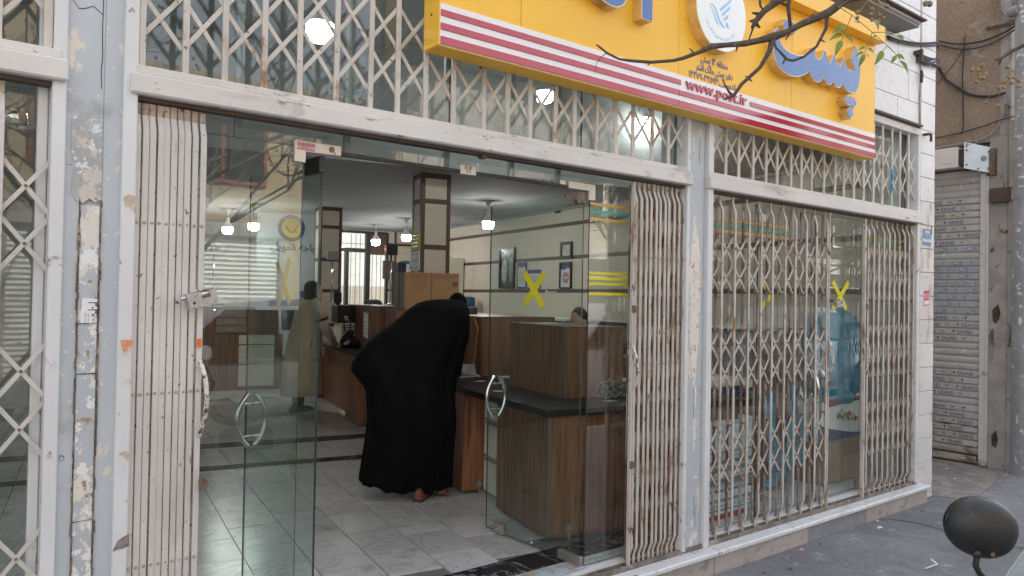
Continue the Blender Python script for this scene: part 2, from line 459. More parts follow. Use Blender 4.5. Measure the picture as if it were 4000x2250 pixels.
m_stucco = M('brown_stucco', (.35, .275, .215), .95, var=.10, vs=2, spots=(((.26, .20, .16), 1.2, .55, .8), ((.46, .38, .31), 3.5, .64, .8)), bump=1.6, bs=22, bstretch=(1, 1.5, .8), fine=.12)
m_dimfac = M('dimmed_facade', (.10, .095, .08), .9, var=.2, vs=4)  # walls and shutters coloured dark to dim their reflection in the right bay
m_conc = M('weathered_concrete', (.39, .36, .335), .9, var=.14, vs=5, spots=(((.14, .11, .09), 5, .60, .74, (1, 1, .4)), ((.44, .40, .37), 9, .62, .74), ((.08, .06, .05), 7, .68, .78)), bump=.45, bs=30)
m_pipe = M('grey_white_pipe', (.25, .25, .255), .6, var=.12, vs=4, spots=(((.28, .27, .26), 7, .58, .75), ((.62, .61, .60), 14, .62, .68)), bump=.2, bs=30)
m_shut = M('shutter_slat', (.47, .46, .45), .5, var=.06, vs=4, spots=(((.30, .24, .19), 8, .60, .85, (1, .6, 1.2)), ((.66, .65, .64), 12, .66, .72)))
m_shutd = M('shutter_slat_dirty', (.42, .36, .31), .7, var=.16, vs=8, spots=(((.18, .13, .10), 8, .52, .72, (1, .6, 1)), ((.50, .48, .46), 14, .62, .68)))
m_film = M('printed_film', (.52, .51, .50), .4, var=.08, vs=10, spots=(((.52, .51, .50), 16, .60, .66),))
m_filmb = M('printed_film_bluish', (.37, .415, .46), .4, var=.1, vs=10)
m_ink = M('blue_print', (.035, .085, .17), .45, var=.25, vs=30)
m_ink2 = M('grey_print', (.22, .21, .20), .5, var=.2, vs=60)
m_rail = M('shutter_rail', (.62, .60, .56), .45, var=.06, vs=5, spots=(((.35, .30, .26), 8, .66, .8),))
m_boxw = M('white_metal_box', (.76, .73, .71), .4, var=.03, vs=2)
m_plate = M('galvanised_plate', (.52, .57, .59), .35, metal=.35, var=.08, vs=8, spots=(((.33, .33, .30), 11, .66, .8),))
m_brown = M('brown_painted_metal', (.085, .055, .045), .6, var=.15, vs=8, spots=((RUST, 12, .62, .8),))
m_rustm = M('rusty_metal', (.17, .115, .085), .8, var=.3, vs=20, bump=.3, bs=90)
m_black = M('black_rubber', (.018, .018, .018), .6, var=.2, vs=9)
m_cable = M('black_cable', (.035, .035, .037), .55, var=.2, vs=20)
m_cableg = M('grey_conduit', (.30, .29, .27), .6, var=.1, vs=20)
m_bark = M('bark', (.105, .078, .062), .85, var=.25, vs=40, stretch=(1, 1, 1), bump=.5, bs=160, spots=(((.20, .17, .15), 60, .60, .75),))
m_leaf = M('fresh_leaf', (.17, .24, .035), .5, var=.22, vs=30, spec=.4)
m_leafp = M('pale_leaf', (.25, .29, .17), .5, var=.15, vs=40)
m_stem = M('leaf_stem', (.22, .20, .09), .6, var=.2, vs=60)
m_berry = M('dry_berry', (.36, .22, .105), .65, var=.25, vs=70, bump=.5, bs=150)
m_berryg = M('dull_berry', (.22, .19, .12), .65, var=.2, vs=70)
m_glass = glass('clear_glass', (.925, .962, .945), 1.7, .004)
m_glassd = glass('dusty_glass', (.91, .95, .93), 1.1, .010, 9)
m_gdoor = glass('door_glass', (.915, .968, .948), .8, .002)
m_gedge = M('glass_edge', (.02, .05, .045), .1, var=.1, coat=.5)
m_gedgel = M('glass_edge_light', (.30, .40, .38), .15, var=.1, coat=.5)
m_chrome = M('chrome', (.72, .72, .72), .14, metal=1.0, var=.05)
m_steel = M('brushed_steel', (.36, .335, .31), .38, metal=.55, var=.06, vs=9, spots=(((.40, .36, .31), 14, .64, .75),))
m_beige = M('cream_metal_plate', (.76, .68, .59), .45, metal=.1, var=.04, vs=9, spots=(((.50, .40, .30), 20, .68, .75),))
m_dkmet = M('dark_metal', (.05, .048, .045), .5, metal=.5, var=.2, vs=20)
m_pink = M('faded_pink_label', (.56, .24, .27), .6, var=.15, vs=30)
m_tape = M('yellow_tape', (.72, .64, .03), .4, var=.05, vs=9)
m_tapeg = M('green_tape', (.06, .42, .29), .4, var=.06, vs=9)
m_tapeb = M('ochre_tape', (.58, .40, .09), .4, var=.10, vs=14)
m_white = M('white_paper', (.80, .80, .80), .6, var=.03)
m_whitelet = M('white_lettering', (.85, .85, .85), .5, var=.02)
m_blk = M('black_print', (.02, .02, .022), .5, var=.1)
m_plblue = M('plate_blue', (.03, .17, .36), .35, var=.06, coat=.3)
m_orange = M('orange_sticker', (.80, .16, .02), .5, var=.15, vs=90)
m_oranget = M('torn_orange_sticker', (.70, .30, .14), .6, var=.2, vs=60, spots=(((.72, .69, .66), 45, .52, .56),))
m_redst = M('red_sticker', (.62, .05, .10), .5, var=.12, vs=60)
# interior
m_ceil = M('ceiling_paint', (.40, .415, .425), .9, var=.05, vs=1.5, spots=(((.28, .28, .27), 1.3, .6, .8),))
m_panel = M('cream_wall_panel', (.60, .545, .445), .55, var=.05, vs=3, stretch=(1, 1, 14), bump=.06, bs=60, bstretch=(.3, .3, 6))
m_batten = M('brown_batten', (.105, .058, .040), .5, var=.15, vs=9)
m_wallp = M('plain_wall_paint', (.55, .55, .53), .9, var=.04, vs=2)
m_granite = M('grey_granite_wall', (.26, .27, .27), .6, var=.1, vs=5, spots=(((.12, .12, .12), 70, .55, .62), ((.45, .45, .45), 90, .60, .66)))
m_tile = [marble('floor_tile_%d' % i, b, (.26, .25, .25), 2.6, .22, dirt=(((.36, .345, .33), 3, .58, .85), ((.30, .28, .27), 40, .70, .74)), amt=.42) for i, b in enumerate(((.60, .59, .58), (.55, .54, .53), (.64, .63, .62)))]
m_grout = M('grout', (.15, .145, .14), .9, var=.2, vs=20)
m_bmarb = marble('black_marble', (.022, .022, .026), (.42, .41, .42), 5.0, .16, amt=.6)
m_wood = M('walnut_laminate', (.185, .088, .046), .38, var=.42, vs=3.2, stretch=(9, 9, .55), spots=(((.080, .040, .025), 5.5, .52, .70, (7, 7, .4)), ((.27, .145, .082), 15, .58, .72, (9, 9, .35))), rvar=.06)
m_wood2 = M('reddish_laminate', (.25, .105, .05), .35, var=.36, vs=3.0, stretch=(9, 9, .55), spots=(((.10, .04, .024), 5.5, .54, .70, (7, 7, .4)), ((.27, .14, .08), 15, .58, .72, (9, 9, .35))))
m_top = M('black_worktop', (.016, .013, .013), .42, var=.2, vs=14, stretch=(1, 1, 1), rvar=.05)
m_edgeband = M('edge_band', (.15, .115, .09), .4, var=.05)
m_draw = M('cream_drawer', (.66, .62, .52), .45, var=.03)
m_chador = M('black_cloth', (.0052, .0052, .006), .85, var=.25, vs=6, spec=.12)
m_coat = M('khaki_coat', (.55, .46, .31), .85, var=.08, vs=6, bump=.15, bs=25)
m_coatsl = M('pale_sleeve', (.55, .49, .42), .85, var=.06, vs=6)
m_scarf = M('black_scarf', (.012, .013, .014), .85, var=.2)
m_skin = M('skin', (.56, .34, .25), .5, var=.06, vs=20)
m_hair = M('dark_hair', (.03, .027, .025), .55, var=.5, vs=60, stretch=(1, 1, 3))
m_jack = M('dark_jacket', (.022, .024, .028), .8, var=.2)
m_shoe = M('brown_leather', (.22, .07, .035), .4, var=.15)
m_sole = M('shoe_sole', (.05, .025, .018), .7)
m_trainer = M('grey_trainer', (.10, .11, .13), .6, var=.3, vs=30)
m_card = M('cardboard', (.43, .245, .125), .75, var=.06, vs=4)
m_cardd = M('cardboard_print', (.20, .11, .055), .8, var=.1)
m_cardg = M('grey_cardboard_end', (.27, .22, .185), .8, var=.06)
m_tapeb2 = M('brown_parcel_tape', (.22, .15, .10), .25, var=.1)
m_bluep = M('blue_bottle', (.035, .17, .30), .12, var=.08, trans=.35)
m_bag = M('shiny_black_leather', (.010, .010, .011), .16, var=.3, vs=8, coat=.4, bump=.3, bs=14)
m_plas = M('black_plastic', (.016, .016, .017), .4, var=.15)
m_cream = M('cream_enamel', (.70, .66, .55), .45, var=.04)
m_frame = M('black_frame', (.012, .013, .012), .3, var=.1)
m_portrait = M('dark_portrait_print', (.055, .065, .07), .25, var=.5, vs=7, coat=.5)
m_pale = M('pale_portrait_tone', (.46, .47, .46), .3, var=.35, vs=22)
m_paleg = M('mid_portrait_tone', (.20, .21, .21), .3, var=.35, vs=22)
m_navyp = M('navy_print', (.035, .055, .17), .5, var=.1)
m_paper = M('paper_tone', (.62, .62, .60), .6, var=.05, vs=30)
m_ypap = M('yellow_paper', (.55, .56, .13), .7, var=.06)
m_pinkp = M('pale_red_print', (.50, .20, .20), .5, var=.1)
m_tarp = M('blue_plastic_sack', (.05, .30, .50), .3, var=.25, vs=6, bump=.9, bs=16, coat=.2)
m_bin = M('navy_plastic', (.018, .035, .13), .4, var=.15)
m_carton = M('brown_carton', (.33, .215, .125), .8, var=.07, vs=3, stretch=(5, 5, .3))
m_kraft = M('kraft_sack', (.30, .18, .10), .85, var=.12, vs=6, bump=.6, bs=20)
m_mag = M('dark_red_print', (.22, .02, .05), .5, var=.1)
m_fruit = [M('print_%s' % n, c, .5, var=.25, vs=40) for n, c in (('green', (.12, .24, .07)), ('lime', (.30, .38, .12)), ('orange', (.45, .15, .04)), ('redb', (.36, .06, .04)), ('white', (.62, .60, .58)))]
m_bundle = M('newsprint', (.74, .78, .84), .7, var=.12, vs=9, stretch=(1, 1, 30), bump=.25, bs=22, bstretch=(.4, .4, 8))
m_bundled = M('dark_newsprint', (.24, .28, .35), .7, var=.4, vs=12, stretch=(1, 1, 30))
m_redmat = M('red_plastic', (.42, .03, .03), .5, var=.1)
m_bulbw = emit('bulb_diffuser_glow', (1.0, .985, .95), BULB)
m_bulbh = M('bulb_housing', (.70, .72, .72), .4, var=.03)
m_led = emit('red_digits', (1.0, .08, .05), 1.2)
m_banner = M('banner_cloth', (.52, .56, .58), .6, var=.04, vs=2)
m_bring = M('banner_ring', (.035, .075, .20), .5, var=.1)
m_byel = M('banner_yellow', (.60, .50, .09), .5, var=.08)
m_frost = M('frosted_pane', (.80, .84, .86), .6, var=.03, trans=.0)
m_yard = M('yard_wall', (.86, .86, .86), .9, var=.04, vs=1)
m_yard2 = M('yard_screen', (.62, .56, .50), .9, var=.1, vs=9, stretch=(6, 6, .4))
m_bike = M('black_bike_plastic', (.020, .021, .022), .42, var=.15, vs=8, spots=(((.05, .05, .05), 40, .66, .74), ((.035, .036, .036), 9, .56, .75)), bump=.08, bs=260, rvar=.08)
m_bolt = M('brass_bolt', (.30, .20, .08), .4, metal=.8)
m_mirror = M('mirror_glass', (.85, .87, .88), .02, metal=1.0, var=.01)
m_tyre = M('tyre', (.02, .02, .02), .8, var=.2)
m_shield = glass('clear_windshield', (.93, .95, .93), 1.3, .03)
m_car = M('silver_car_paint', (.66, .68, .71), .3, metal=.0, var=.02, coat=.7)
m_brick = M('yellow_brick', (.52, .41, .25), .85, var=.12, vs=6, stretch=(2, 2, 16), bump=.3, bs=30, bstretch=(.5, .5, 4))
m_bst = M('beige_render', (.56, .49, .40), .9, var=.08, vs=2)
m_oshut = M('pale_roller_shutter', (.66, .66, .63), .5, var=.05, vs=4)
m_redfr = M('red_window_frame', (.36, .10, .06), .5, var=.1)
m_dwin = M('dark_window', (.03, .035, .04), .08, var=.1, coat=.5)
m_sepmat = M('separator_grey', (.30, .30, .31), .5, var=.1)
m_greyf = M('dark_window_frame', (.020, .020, .021), .5, var=.1)
m_screenp = M('pale_card_print', (.45, .50, .58), .4, var=.15, vs=40)
m_cord = M('orange_cord', (.60, .17, .06), .5, var=.1)
m_teal = M('teal_binder', (.02, .20, .28), .5, var=.1)
m_link = M('chain_steel', (.42, .43, .42), .28, metal=.9, var=.2, vs=30)

# ================================================================== SETTING
mb = MB(); mb.box(-120, 160, -140, 120, -0.62, -0.46); struct('ground', mb, m_road)
mb = MB(); mb.box(-30, 60, -11.2, -4.35, -0.60, -0.33); struct('road', mb, m_road)
g = struct('pavement', MB().box(-30, 60, -4.2, 0.06, -0.60, -0.2), m_pave)
part('dusty_patch', MB().add([(7.5, -.42, -.196), (8.2, -.30, -.196), (8.9, -.16, -.196), (9.19, -.1, -.196), (9.19, 3, -.196), (7.38, 3, -.196), (7.38, -.1, -.196)], [tuple(range(7))]), m_dirtpave, g)
mb = MB()
for k in range(40):
    x = 5.9 + .02 * k
for cr in ([(5.2, -2.4), (5.28, -1.9), (5.22, -1.5), (5.33, -1.25), (5.3, -1.0)], [(8.9, -1.9), (8.5, -1.5), (8.1, -1.42), (7.7, -1.2), (7.4, -1.22), (7.0, -1.0)], [(7.2, -.26), (7.6, -.5), (7.75, -.8), (8.1, -1.0)]):
    for (x0, y0), (x1, y1) in zip(cr, cr[1:]):
        w = .0022
        mb.add([(x0 - w, y0, -.1975), (x0 + w, y0, -.1975), (x1 + w, y1, -.1975), (x1 - w, y1, -.1975)], [(0, 1, 2, 3)])
cr = [(6.18, -.21), (6.30, -.27), (6.36, -.45), (6.33, -.65), (6.37, -.9), (6.35, -1.2), (6.42, -1.6), (6.5, -2.4)]
for (x0, y0), (x1, y1) in zip(cr, cr[1:]):
    w = .006
    mb.add([(x0 - w, y0, -.197), (x0 + w, y0, -.197), (x1 + w, y1, -.197), (x1 - w, y1, -.197)], [(0, 1, 2, 3)])
part('crack', mb, m_crack, g)
gr = MB(); rgr = random.Random(2)
for k in range(1100):
    x = rgr.uniform(3.5, 9.1); y = -.2 - abs(rgr.gauss(0, .55)) if rgr.random() < .8 else rgr.uniform(-2.2, -.2)
    if x > 7.5: y += rgr.uniform(0, .6)
    r = rgr.uniform(.0015, .0055)
    gr.add([(x - r, y, -.2), (x + r * .8, y - r, -.2), (x + r * .6, y + r, -.2), (x, y, -.2 + r * 1.1)], [(0, 1, 3), (1, 2, 3), (2, 0, 3)])
part('grit', gr, m_litter_b, g, kind='stuff')
k_ = thing('kerb', 'concrete kerb between the pavement and the road', 'kerb', (0, -4.28, -.33), kind='structure')
for i in range(-10, 24):
    part('kerb_stone', MB().box(i * 1.2 + .004, i * 1.2 + 1.194, -4.35, -4.2, -.5, -.19, b=.012), m_kerb, k_)
struct('far_pavement', MB().box(-30, 60, -13.2, -11.2, -.60, -.2), m_pave)

# hall floor
fl = struct('floor', MB().box(-4, 7.6, .02, 13.5, -.25, -.012), m_grout)
TW, TL = .33, .42
tiles = []
cent = frame(0, 0, math.radians(-9.0))
cnt = 0
for i in range(-8, 20):
    for j in range(0, 30):
        a0, b0 = i * TW, j * TL + (TL / 2 if i % 2 else 0)
        c = cent @ np.array([a0 + .165, b0 + .21, 0, 1])
        u = c[0] * math.cos(AR) + c[1] * math.sin(AR); w = -c[0] * math.sin(AR) + c[1] * math.cos(AR)
        if c[1] < .36 or w > 8.6: continue
        if -.9 < u < 3.3 and w < 8.6 or (c[0] > 4 and c[1] < 2.2 and c[0] < 6.9):
            mbt = MB(cent).box(a0 + .003, a0 + TW - .003, b0 + .003, b0 + TL - .003, -.03, RN.uniform(-.0012, .0005))
            cnt += 1
            if cnt <= 298: part('tile', mbt, m_tile[RN.randrange(3)], fl)
part('rear_floor_slab', MB(FU).box(-2.5, 6.0, 8.7, 12.1, -.03, -.001), m_tile[1], fl)
part('side_floor_slab', MB(FU).box(-4.0, -.9, .6, 8.7, -.03, -.001), m_tile[1], fl)
for a, b in ((3.97, 4.13), (4.98, 5.22)):
    part('dark_stone_band', MB(FU).box(-3, 3.0, a, b, -.02, .004), m_bmarb, fl)
part('threshold_slab', MB().box(.6, 3.83, .125, .335, -.02, .0045), m_bmarb, fl, label='black white-veined marble threshold strip')
part('threshold_edge', MB().box(.6, 3.83, -.055, .121, -.05, -.004), m_sill, fl)
part('bay_ledge', MB().box(4.03, 7.03, -.055, .55, -.06, -.004), m_sill, fl)
part('floor_cover_plate', MB().add([(2.62, .105, .0), (3.03, .105, .0), (3.09, -.03, .0), (2.72, -.046, .0), (2.62, .105, .006), (3.03, .105, .006), (3.09, -.03, .006), (2.72, -.046, .006)], [(4, 7, 6, 5), (0, 4, 5, 1), (1, 5, 6, 2), (2, 6, 7, 3), (3, 7, 4, 0)]), M('peeling_plate', (.40, .36, .31), .6, var=.1, spots=(((.42, .50, .54), 9, .50, .52), ((.25, .17, .10), 22, .64, .7))), fl)

# stone step under the shopfront
st = thing('stone_step', 'long white marble step with stone risers below the folding gates', 'step', (3.5, -.2, -.2))
cuts = [-3, -.3, 1.1, 2.62, 4.07, 5.33, 6.58, 7.13]
for a, b in zip(cuts, cuts[1:]):
    part('slab', MB().box(a + .002, b - .002, -.215 + RN.uniform(-.002, .002), -.056, -.078, -.046, b=.006), m_sill, st)
rc = [-3, -.6, 1.4, 2.9, 4.06, 5.16, 6.02, 7.11]
for i, (a, b) in enumerate(zip(rc, rc[1:])):
    part('riser', MB().box(a + .0015, b - .0015, -.188 + (i % 2) * .003, -.10, -.24, -.079), [m_riser1, m_riser3, m_riser1, m_riser3, m_riser1, m_riser2, m_riser3][i], st)
part('gate_track', MB().box(-2, 7.05, -.115, -.098, -.06, -.018).box(-2, 7.05, -.066, -.057, -.06, -.018).box(-2, 7.05, -.098, -.066, -.06, -.044), M('dirty_track', (.20, .17, .145), .8, var=.3, vs=9, spots=(((.36, .33, .30), 9, .55, .7),)), st)

# ------------------------------------------------------------------ pillars, frames, building
def pillar(x0, x1, label, strip=None):
    t = thing('pillar', label, 'pillar', ((x0 + x1) / 2, -.1, -.05))
    part('shaft', MB().box(x0, x1, -.092, .12, -.2, 3.2), m_pillar, t)
    return t
pl = pillar(.395, .58, 'blue-grey pillar with peeling paint and an old bill at the left doorway')
sx0, sx1 = .449, .513
part('face_plate', MB().box(.395, sx0 - .002, -.104, -.092, -.05, 2.0, b=.002), m_pillar, pl)
part('face_plate', MB().box(sx1 + .0035, .58, -.104, -.092, -.05, 3.2, b=.002), m_pillar, pl)
part('peeled_strip', MB().box(sx0, sx1, -.106, -.092, -.05, 1.86, b=.002), m_peel, pl)
part('upper_strip', MB().box(.395, sx1 + .0025, -.1045, -.092, 2.001, 3.2), m_pillar, pl)
part('plaster_patch', MB().prism([(.416, 2.17), (.44, 2.19), (.47, 2.172), (sx1 + .002, 2.18), (sx1 + .003, 1.885), (.495, 1.872), (.478, 1.885), (.456, 1.868), (.432, 1.876), (.419, 1.905), (.424, 1.99), (.415, 2.07)], -.1085, -.092), m_plast, pl)
rs = random.Random(3)
for x in (sx0 - .003, sx1 + .003):
    mb = MB(); z = -.05
    while z < 1.86:
        h = rs.uniform(.02, .09); w = rs.uniform(.0014, .0036) * (1.7 if rs.random() < .2 else 1)
        o = rs.uniform(-.003, .003)
        mb.prism([(x - w + o, z), (x + w + o, z + .004), (x + w * rs.uniform(.5, 1.1) + o, z + h), (x - w * rs.uniform(.5, 1.1) + o, z + h)], -.1085 - rs.uniform(0, .002), -.1)
        z += h
    part('rust_seam', mb, m_seam, pl)
mb = MB()
for zz in (.35, .72, 1.25, 1.43): mb.prism([(sx0, zz), (sx1, zz + rs.uniform(-.006, .008)), (sx1, zz + .003), (sx0, zz + .003)], -.1075, -.1)
zc = 2.62; xx = .507
pts = [(.508, 2.65), (.506, 2.5), (.509, 2.4), (.505, 2.36), (.508, 2.29)]
for (x0, z0), (x1, z1) in zip(pts, pts[1:]): mb.prism([(x0 - .0012, z0), (x0 + .0012, z0), (x1 + .0012, z1), (x1 - .0012, z1)], -.1062, -.1)
pts = [(.405, 2.60), (.43, 2.565), (.45, 2.57), (.475, 2.585), (.507, 2.56)]
for (x0, z0), (x1, z1) in zip(pts, pts[1:]): mb.prism([(x0, z0 - .0012), (x0, z0 + .0015), (x1, z1 + .0015), (x1, z1 - .0012)], -.1062, -.1)
part('paint_crack', mb, m_crack, pl)
# middle pillar
pm = pillar(3.843, 4.03, 'grey pillar with a flaking cream patch between the two gate bays')
part('face_plate', MB().box(3.87, 4.005, -.103, -.092, -.03, 3.1, b=.002), m_pillar, pm)
rs = random.Random(5)
def blob(cx, cz, w, h, n=22, j=.25):
    return [(cx + w * math.cos(2 * pi * i / n) * (1 + rs.uniform(-j, j)), cz + h * math.sin(2 * pi * i / n) * (1 + rs.uniform(-j * .6, j * .4))) for i in range(n)]
m_flake = M('flaked_cream_coat', (.78, .715, .65), .85, var=.08, vs=9, spots=(((.78, .75, .73), 26, .58, .62), ((.52, .38, .26), 13, .62, .68), ((.40, .34, .30), 33, .68, .71)), bump=.7, bs=34)
part('flaked_patch', MB().prism(blob(3.925, 1.58, .056, .47, 44, .16), -.1050, -.1), m_flake, pm)
for cx, cz, w, h in ((3.915, 2.02, .014, .12), (3.94, .70, .013, .12), (3.945, .93, .011, .08), (3.93, 1.10, .02, .10), (3.93, .13, .018, .03), (3.955, .045, .028, .03), (3.92, .01, .02, .03), (3.955, 1.86, .012, .02), (3.96, .42, .02, .013)):
    part('flake', MB().prism(blob(cx, cz, w, h, 14, .35), -.1042, -.1), m_flake, pm)
mb = MB()
for x, z0, z1 in ((3.955, 2.45, 2.6), (3.93, .8, 1.0), (3.958, .10, .24), (3.945, .18, .30)):
    mb.prism([(x, z0), (x + .002, z0), (x + .004, z1), (x + .0025, z1)], -.1043, -.1)
part('paint_crack', mb, m_crack, pm)

def rustspots(name, par, boxes): pass
def bay_frame(x0, x1, ztop, label, xl, xr, flip=False):
    t = thing('steel_frame', label, 'frame', ((x0 + x1) / 2, -.1, 0))
    if xl: part('post', MB().box(xl[0], xl[1], -.128, -.03, -.045, ztop, b=.004), m_post, t)
    if xr: part('post', MB().box(xr[0], xr[1], -.124, -.03, -.03, ztop, b=.004), m_post, t)
    part('crossbeam', MB().box(x0, x1, -.150, -.035, 2.287, 2.364, b=.007), m_beam, t)
    part('upper_rail', MB().box(x0 + .02, x1 - .02, -.132, -.04, 2.366, 2.398, b=.003), m_beam, t)
    part('head_rail', MB().box(x0 + .02, x1 - .02, -.128, -.04, ztop - .06, ztop, b=.004), m_rustm if False else m_beam, t)
    part('track_rail', MB().box(x0 + .03, x1 - .03, -.105, -.055, 2.272, 2.285), m_brown, t)
    return t
f1 = bay_frame(.598, 3.842, 3.14, 'white painted steel frame with heavy crossbeam over the open doorway', (.578, .626), (3.815, 3.847))
part('beam_latch', MB().box(2.213, 2.245, -.12, -.08, 2.255, 2.2715, b=.003), m_brown, f1)
f2 = bay_frame(4.018, 7.075, 3.14, 'white painted steel frame around the closed bay on the right', (4.026, 4.078), (7.028, 7.07))
f3 = bay_frame(-2.2, .397, 3.14, 'white painted steel frame of the bay at the left edge', None, (.352, .396))
part('inner_stile', MB().box(.318, .350, -.05, -.012, -.04, 3.08, b=.004), m_post, f3)

bd = thing('post_office_building', 'pale marble-faced building that holds the yellow-signed shop', 'building', (3, 0, 3.1))
part('wall', MB().box(-8, 7.36, -.085, .2, 3.145, 11), m_marble, bd)
part('upper_storey', MB().box(-8, 7.36, .2, 8.0, 4.05, 11), m_bst, bd)
part('wall_core', MB().box(7.072, 7.36, -.08, .25, -.3, 3.145), m_marble, bd)
part('side_wall', MB().add([(7.20, .25, -.3), (7.36, .25, -.3), (8.72, 11, -.3), (8.56, 11, -.3), (7.20, .25, 4.05), (7.36, .25, 4.05), (8.72, 11, 4.05), (8.56, 11, 4.05)], [(3, 2, 1, 0), (4, 5, 6, 7), (0, 1, 5, 4), (1, 2, 6, 5), (2, 3, 7, 6), (3, 0, 4, 7)]), m_bst, bd)
mm = m_marble
def slab(x0, x1, z0, z1, m): part('slab', MB().box(x0 + .002, x1 - .002, -.122 + RN.uniform(-.002, .001), -.085, z0 + .002, z1 - .002, b=.003), m, bd)
z = 3.147; i = 0
zs = [2.284 - .2155 * k for k in range(-4, 12)]
for k, z in enumerate(zs):
    slab(7.074, 7.362 - (.0), max(z - .2155, -.2), z, m_marble_d if 2 < k < 9 else m_marble)
zu = zs[0]; 
slab(7.074, 7.362, zu, 3.395, m_marble)
lz = 3.395
rows = [3.147, 3.36, 3.63, 3.90, 4.2, 4.55, 4.95]
for r, (a, b) in enumerate(zip(rows, rows[1:])):
    xs = [4.4, 5.2, 6.05 + .18 * (r % 2), 6.62 + .2 * (r % 2), 7.04]
    for x0, x1 in zip(xs, xs[1:]): slab(x0, x1, a, b, m_marble)
    if r: slab(7.074, 7.362, max(a, 3.395), b, m_marble)
part('joint_strip', MB().box(7.040, 7.073, -.12, -.085, 3.147, 4.95), m_conc, bd)
part('facade_infill', MB().box(-8, 4.4, -.12, -.085, 3.147, 11), m_bst, bd)
part('facade_top', MB().box(4.4, 7.362, -.12, -.085, 4.952, 11), m_marble, bd)
# canopy
cp = thing('canopy', 'grey flat canopy slab jutting from the marble wall above the sign', 'canopy', (6, -.2, 3.88))
part('soffit', MB().box(3.0, 6.55, -.325, -.123, 3.884, 3.905), M('canopy_grey', (.25, .245, .24), .8, var=.08, vs=4), cp)
part('fascia', MB().box(3.0, 6.56, -.335, -.123, 3.907, 3.935, b=.004), m_conc, cp)
part('top_flashing', MB().box(3.0, 6.60, -.37, -.123, 3.937, 3.95), m_brown, cp)
lip = thing('upper_sill', 'dark weathered ledge above the grille at the right end', 'ledge', (6.5, -.14, 3.15))
part('ledge_board', MB().box(5.7, 7.03, -.16, -.123, 3.148, 3.165), m_brown, lip)

# ------------------------------------------------------------------ hall shell
hw = thing('hall', 'post office hall with cream panelled walls behind the glass', 'room', uw(2, 6, 0), kind='structure')
part('ceiling', MB(FU).box(-4, 6.6, 4.4, 12.15, 2.9, 2.95), m_ceil, hw)
part('bulkhead', MB(FU).box(-4, 6.5, 4.34, 4.40, 2.9, 4.0), m_ceil, hw)
part('front_ceiling', MB().box(-5, 7.1, .13, 6.5, 3.95, 4.0), m_ceil, hw)
part('left_wall', MB(FU).box(-4.1, -4, -.6, 12.2, -.1, 4), m_wallp, hw)
part('right_end_wall', MB().box(6.86, 7.06, .04, .25, -.1, 3.95), m_wallp, hw)
part('head_wall', MB().box(-5, 7.3, .02, .12, 3.07, 3.95), m_wallp, hw)
# back wall with a window opening (u 4.10..5.24, z 1.34..2.86)
bw = MB(FU)
bw.box(-4, 3.98, 12.1, 12.25, -.1, 2.95).box(5.24, 6.4, 12.1, 12.25, -.1, 2.95).box(3.98, 5.24, 12.1, 12.25, -.1, 1.34).box(3.98, 5.24, 12.1, 12.25, 2.87, 2.95)
part('rear_wall', bw, m_wallp, hw)
rw = thing('panelled_wall', 'long cream panelled side wall with brown battens and framed notices', 'wall', fr(5, 0, 0), kind='structure')
part('backing', MB(FR).box(.25, 12.0, -.08, -.012, -.05, 4.0), m_batten, rw)
ZB = [2.66, 2.17, 1.675]
zz = [(2.69, 2.91), (2.197, 2.633), (1.702, 2.143), (1.29, 1.648)]
ts = [.26, 1.9, 3.6, 5.9, 8.1, 10.3, 11.2]
for a, b in zz:
    for t0, t1 in zip(ts, ts[1:]):
        part('panel', MB(FR).box(t0 + .002, t1 - .002, -.012, .0, a, b), m_panel, rw)
for z in ZB: part('batten', MB(FR).box(.26, 11.2, -.012, .003, z - .026, z + .026), m_batten, rw)
part('cornice', MB(FR).box(.26, 11.2, -.012, .03, 2.87, 2.9), m_sepmat, rw)
part('granite_dado', MB(FR).box(.26, 11.2, -.012, .004, .0, 1.255), m_granite, rw)
part('white_ledge', MB(FR).box(.26, 8.3, -.012, .06, 1.257, 1.287, b=.004), m_white, rw)
# panelled rear wall piece
for (u0, u1) in ((5.43, 5.80), (5.26, 5.38)):
    for a, b in ((2.66, 2.86), (2.19, 2.6), (1.70, 2.13), (1.2, 1.65)): part('panel', MB(FU).box(u0, u1, 12.085, 12.1, a, b), m_panel, hw)
for z in (2.63, 2.16, 1.675): part('batten', MB(FU).box(5.25, 6.0, 12.08, 12.1, z - .025, z + .025), m_batten, hw)
part('batten', MB(FU).box(5.385, 5.425, 12.078, 12.1, 1.2, 2.9), m_batten, hw)
# yard behind the window
part('yard_wall', MB(FU).box(-2, 12, 16.2, 16.4, -.3, 3.6), m_yard, hw)
part('yard_floor', MB(FU).box(-2, 12, 12.25, 16.2, -.3, -.2), m_yard, hw)
mb = MB(FU)
for k in range(34): mb.box(3.6 + k * .09, 3.67 + k * .09, 14.2, 14.24, .6, 1.78)
part('yard_railing', mb, m_yard2, hw, kind='stuff')

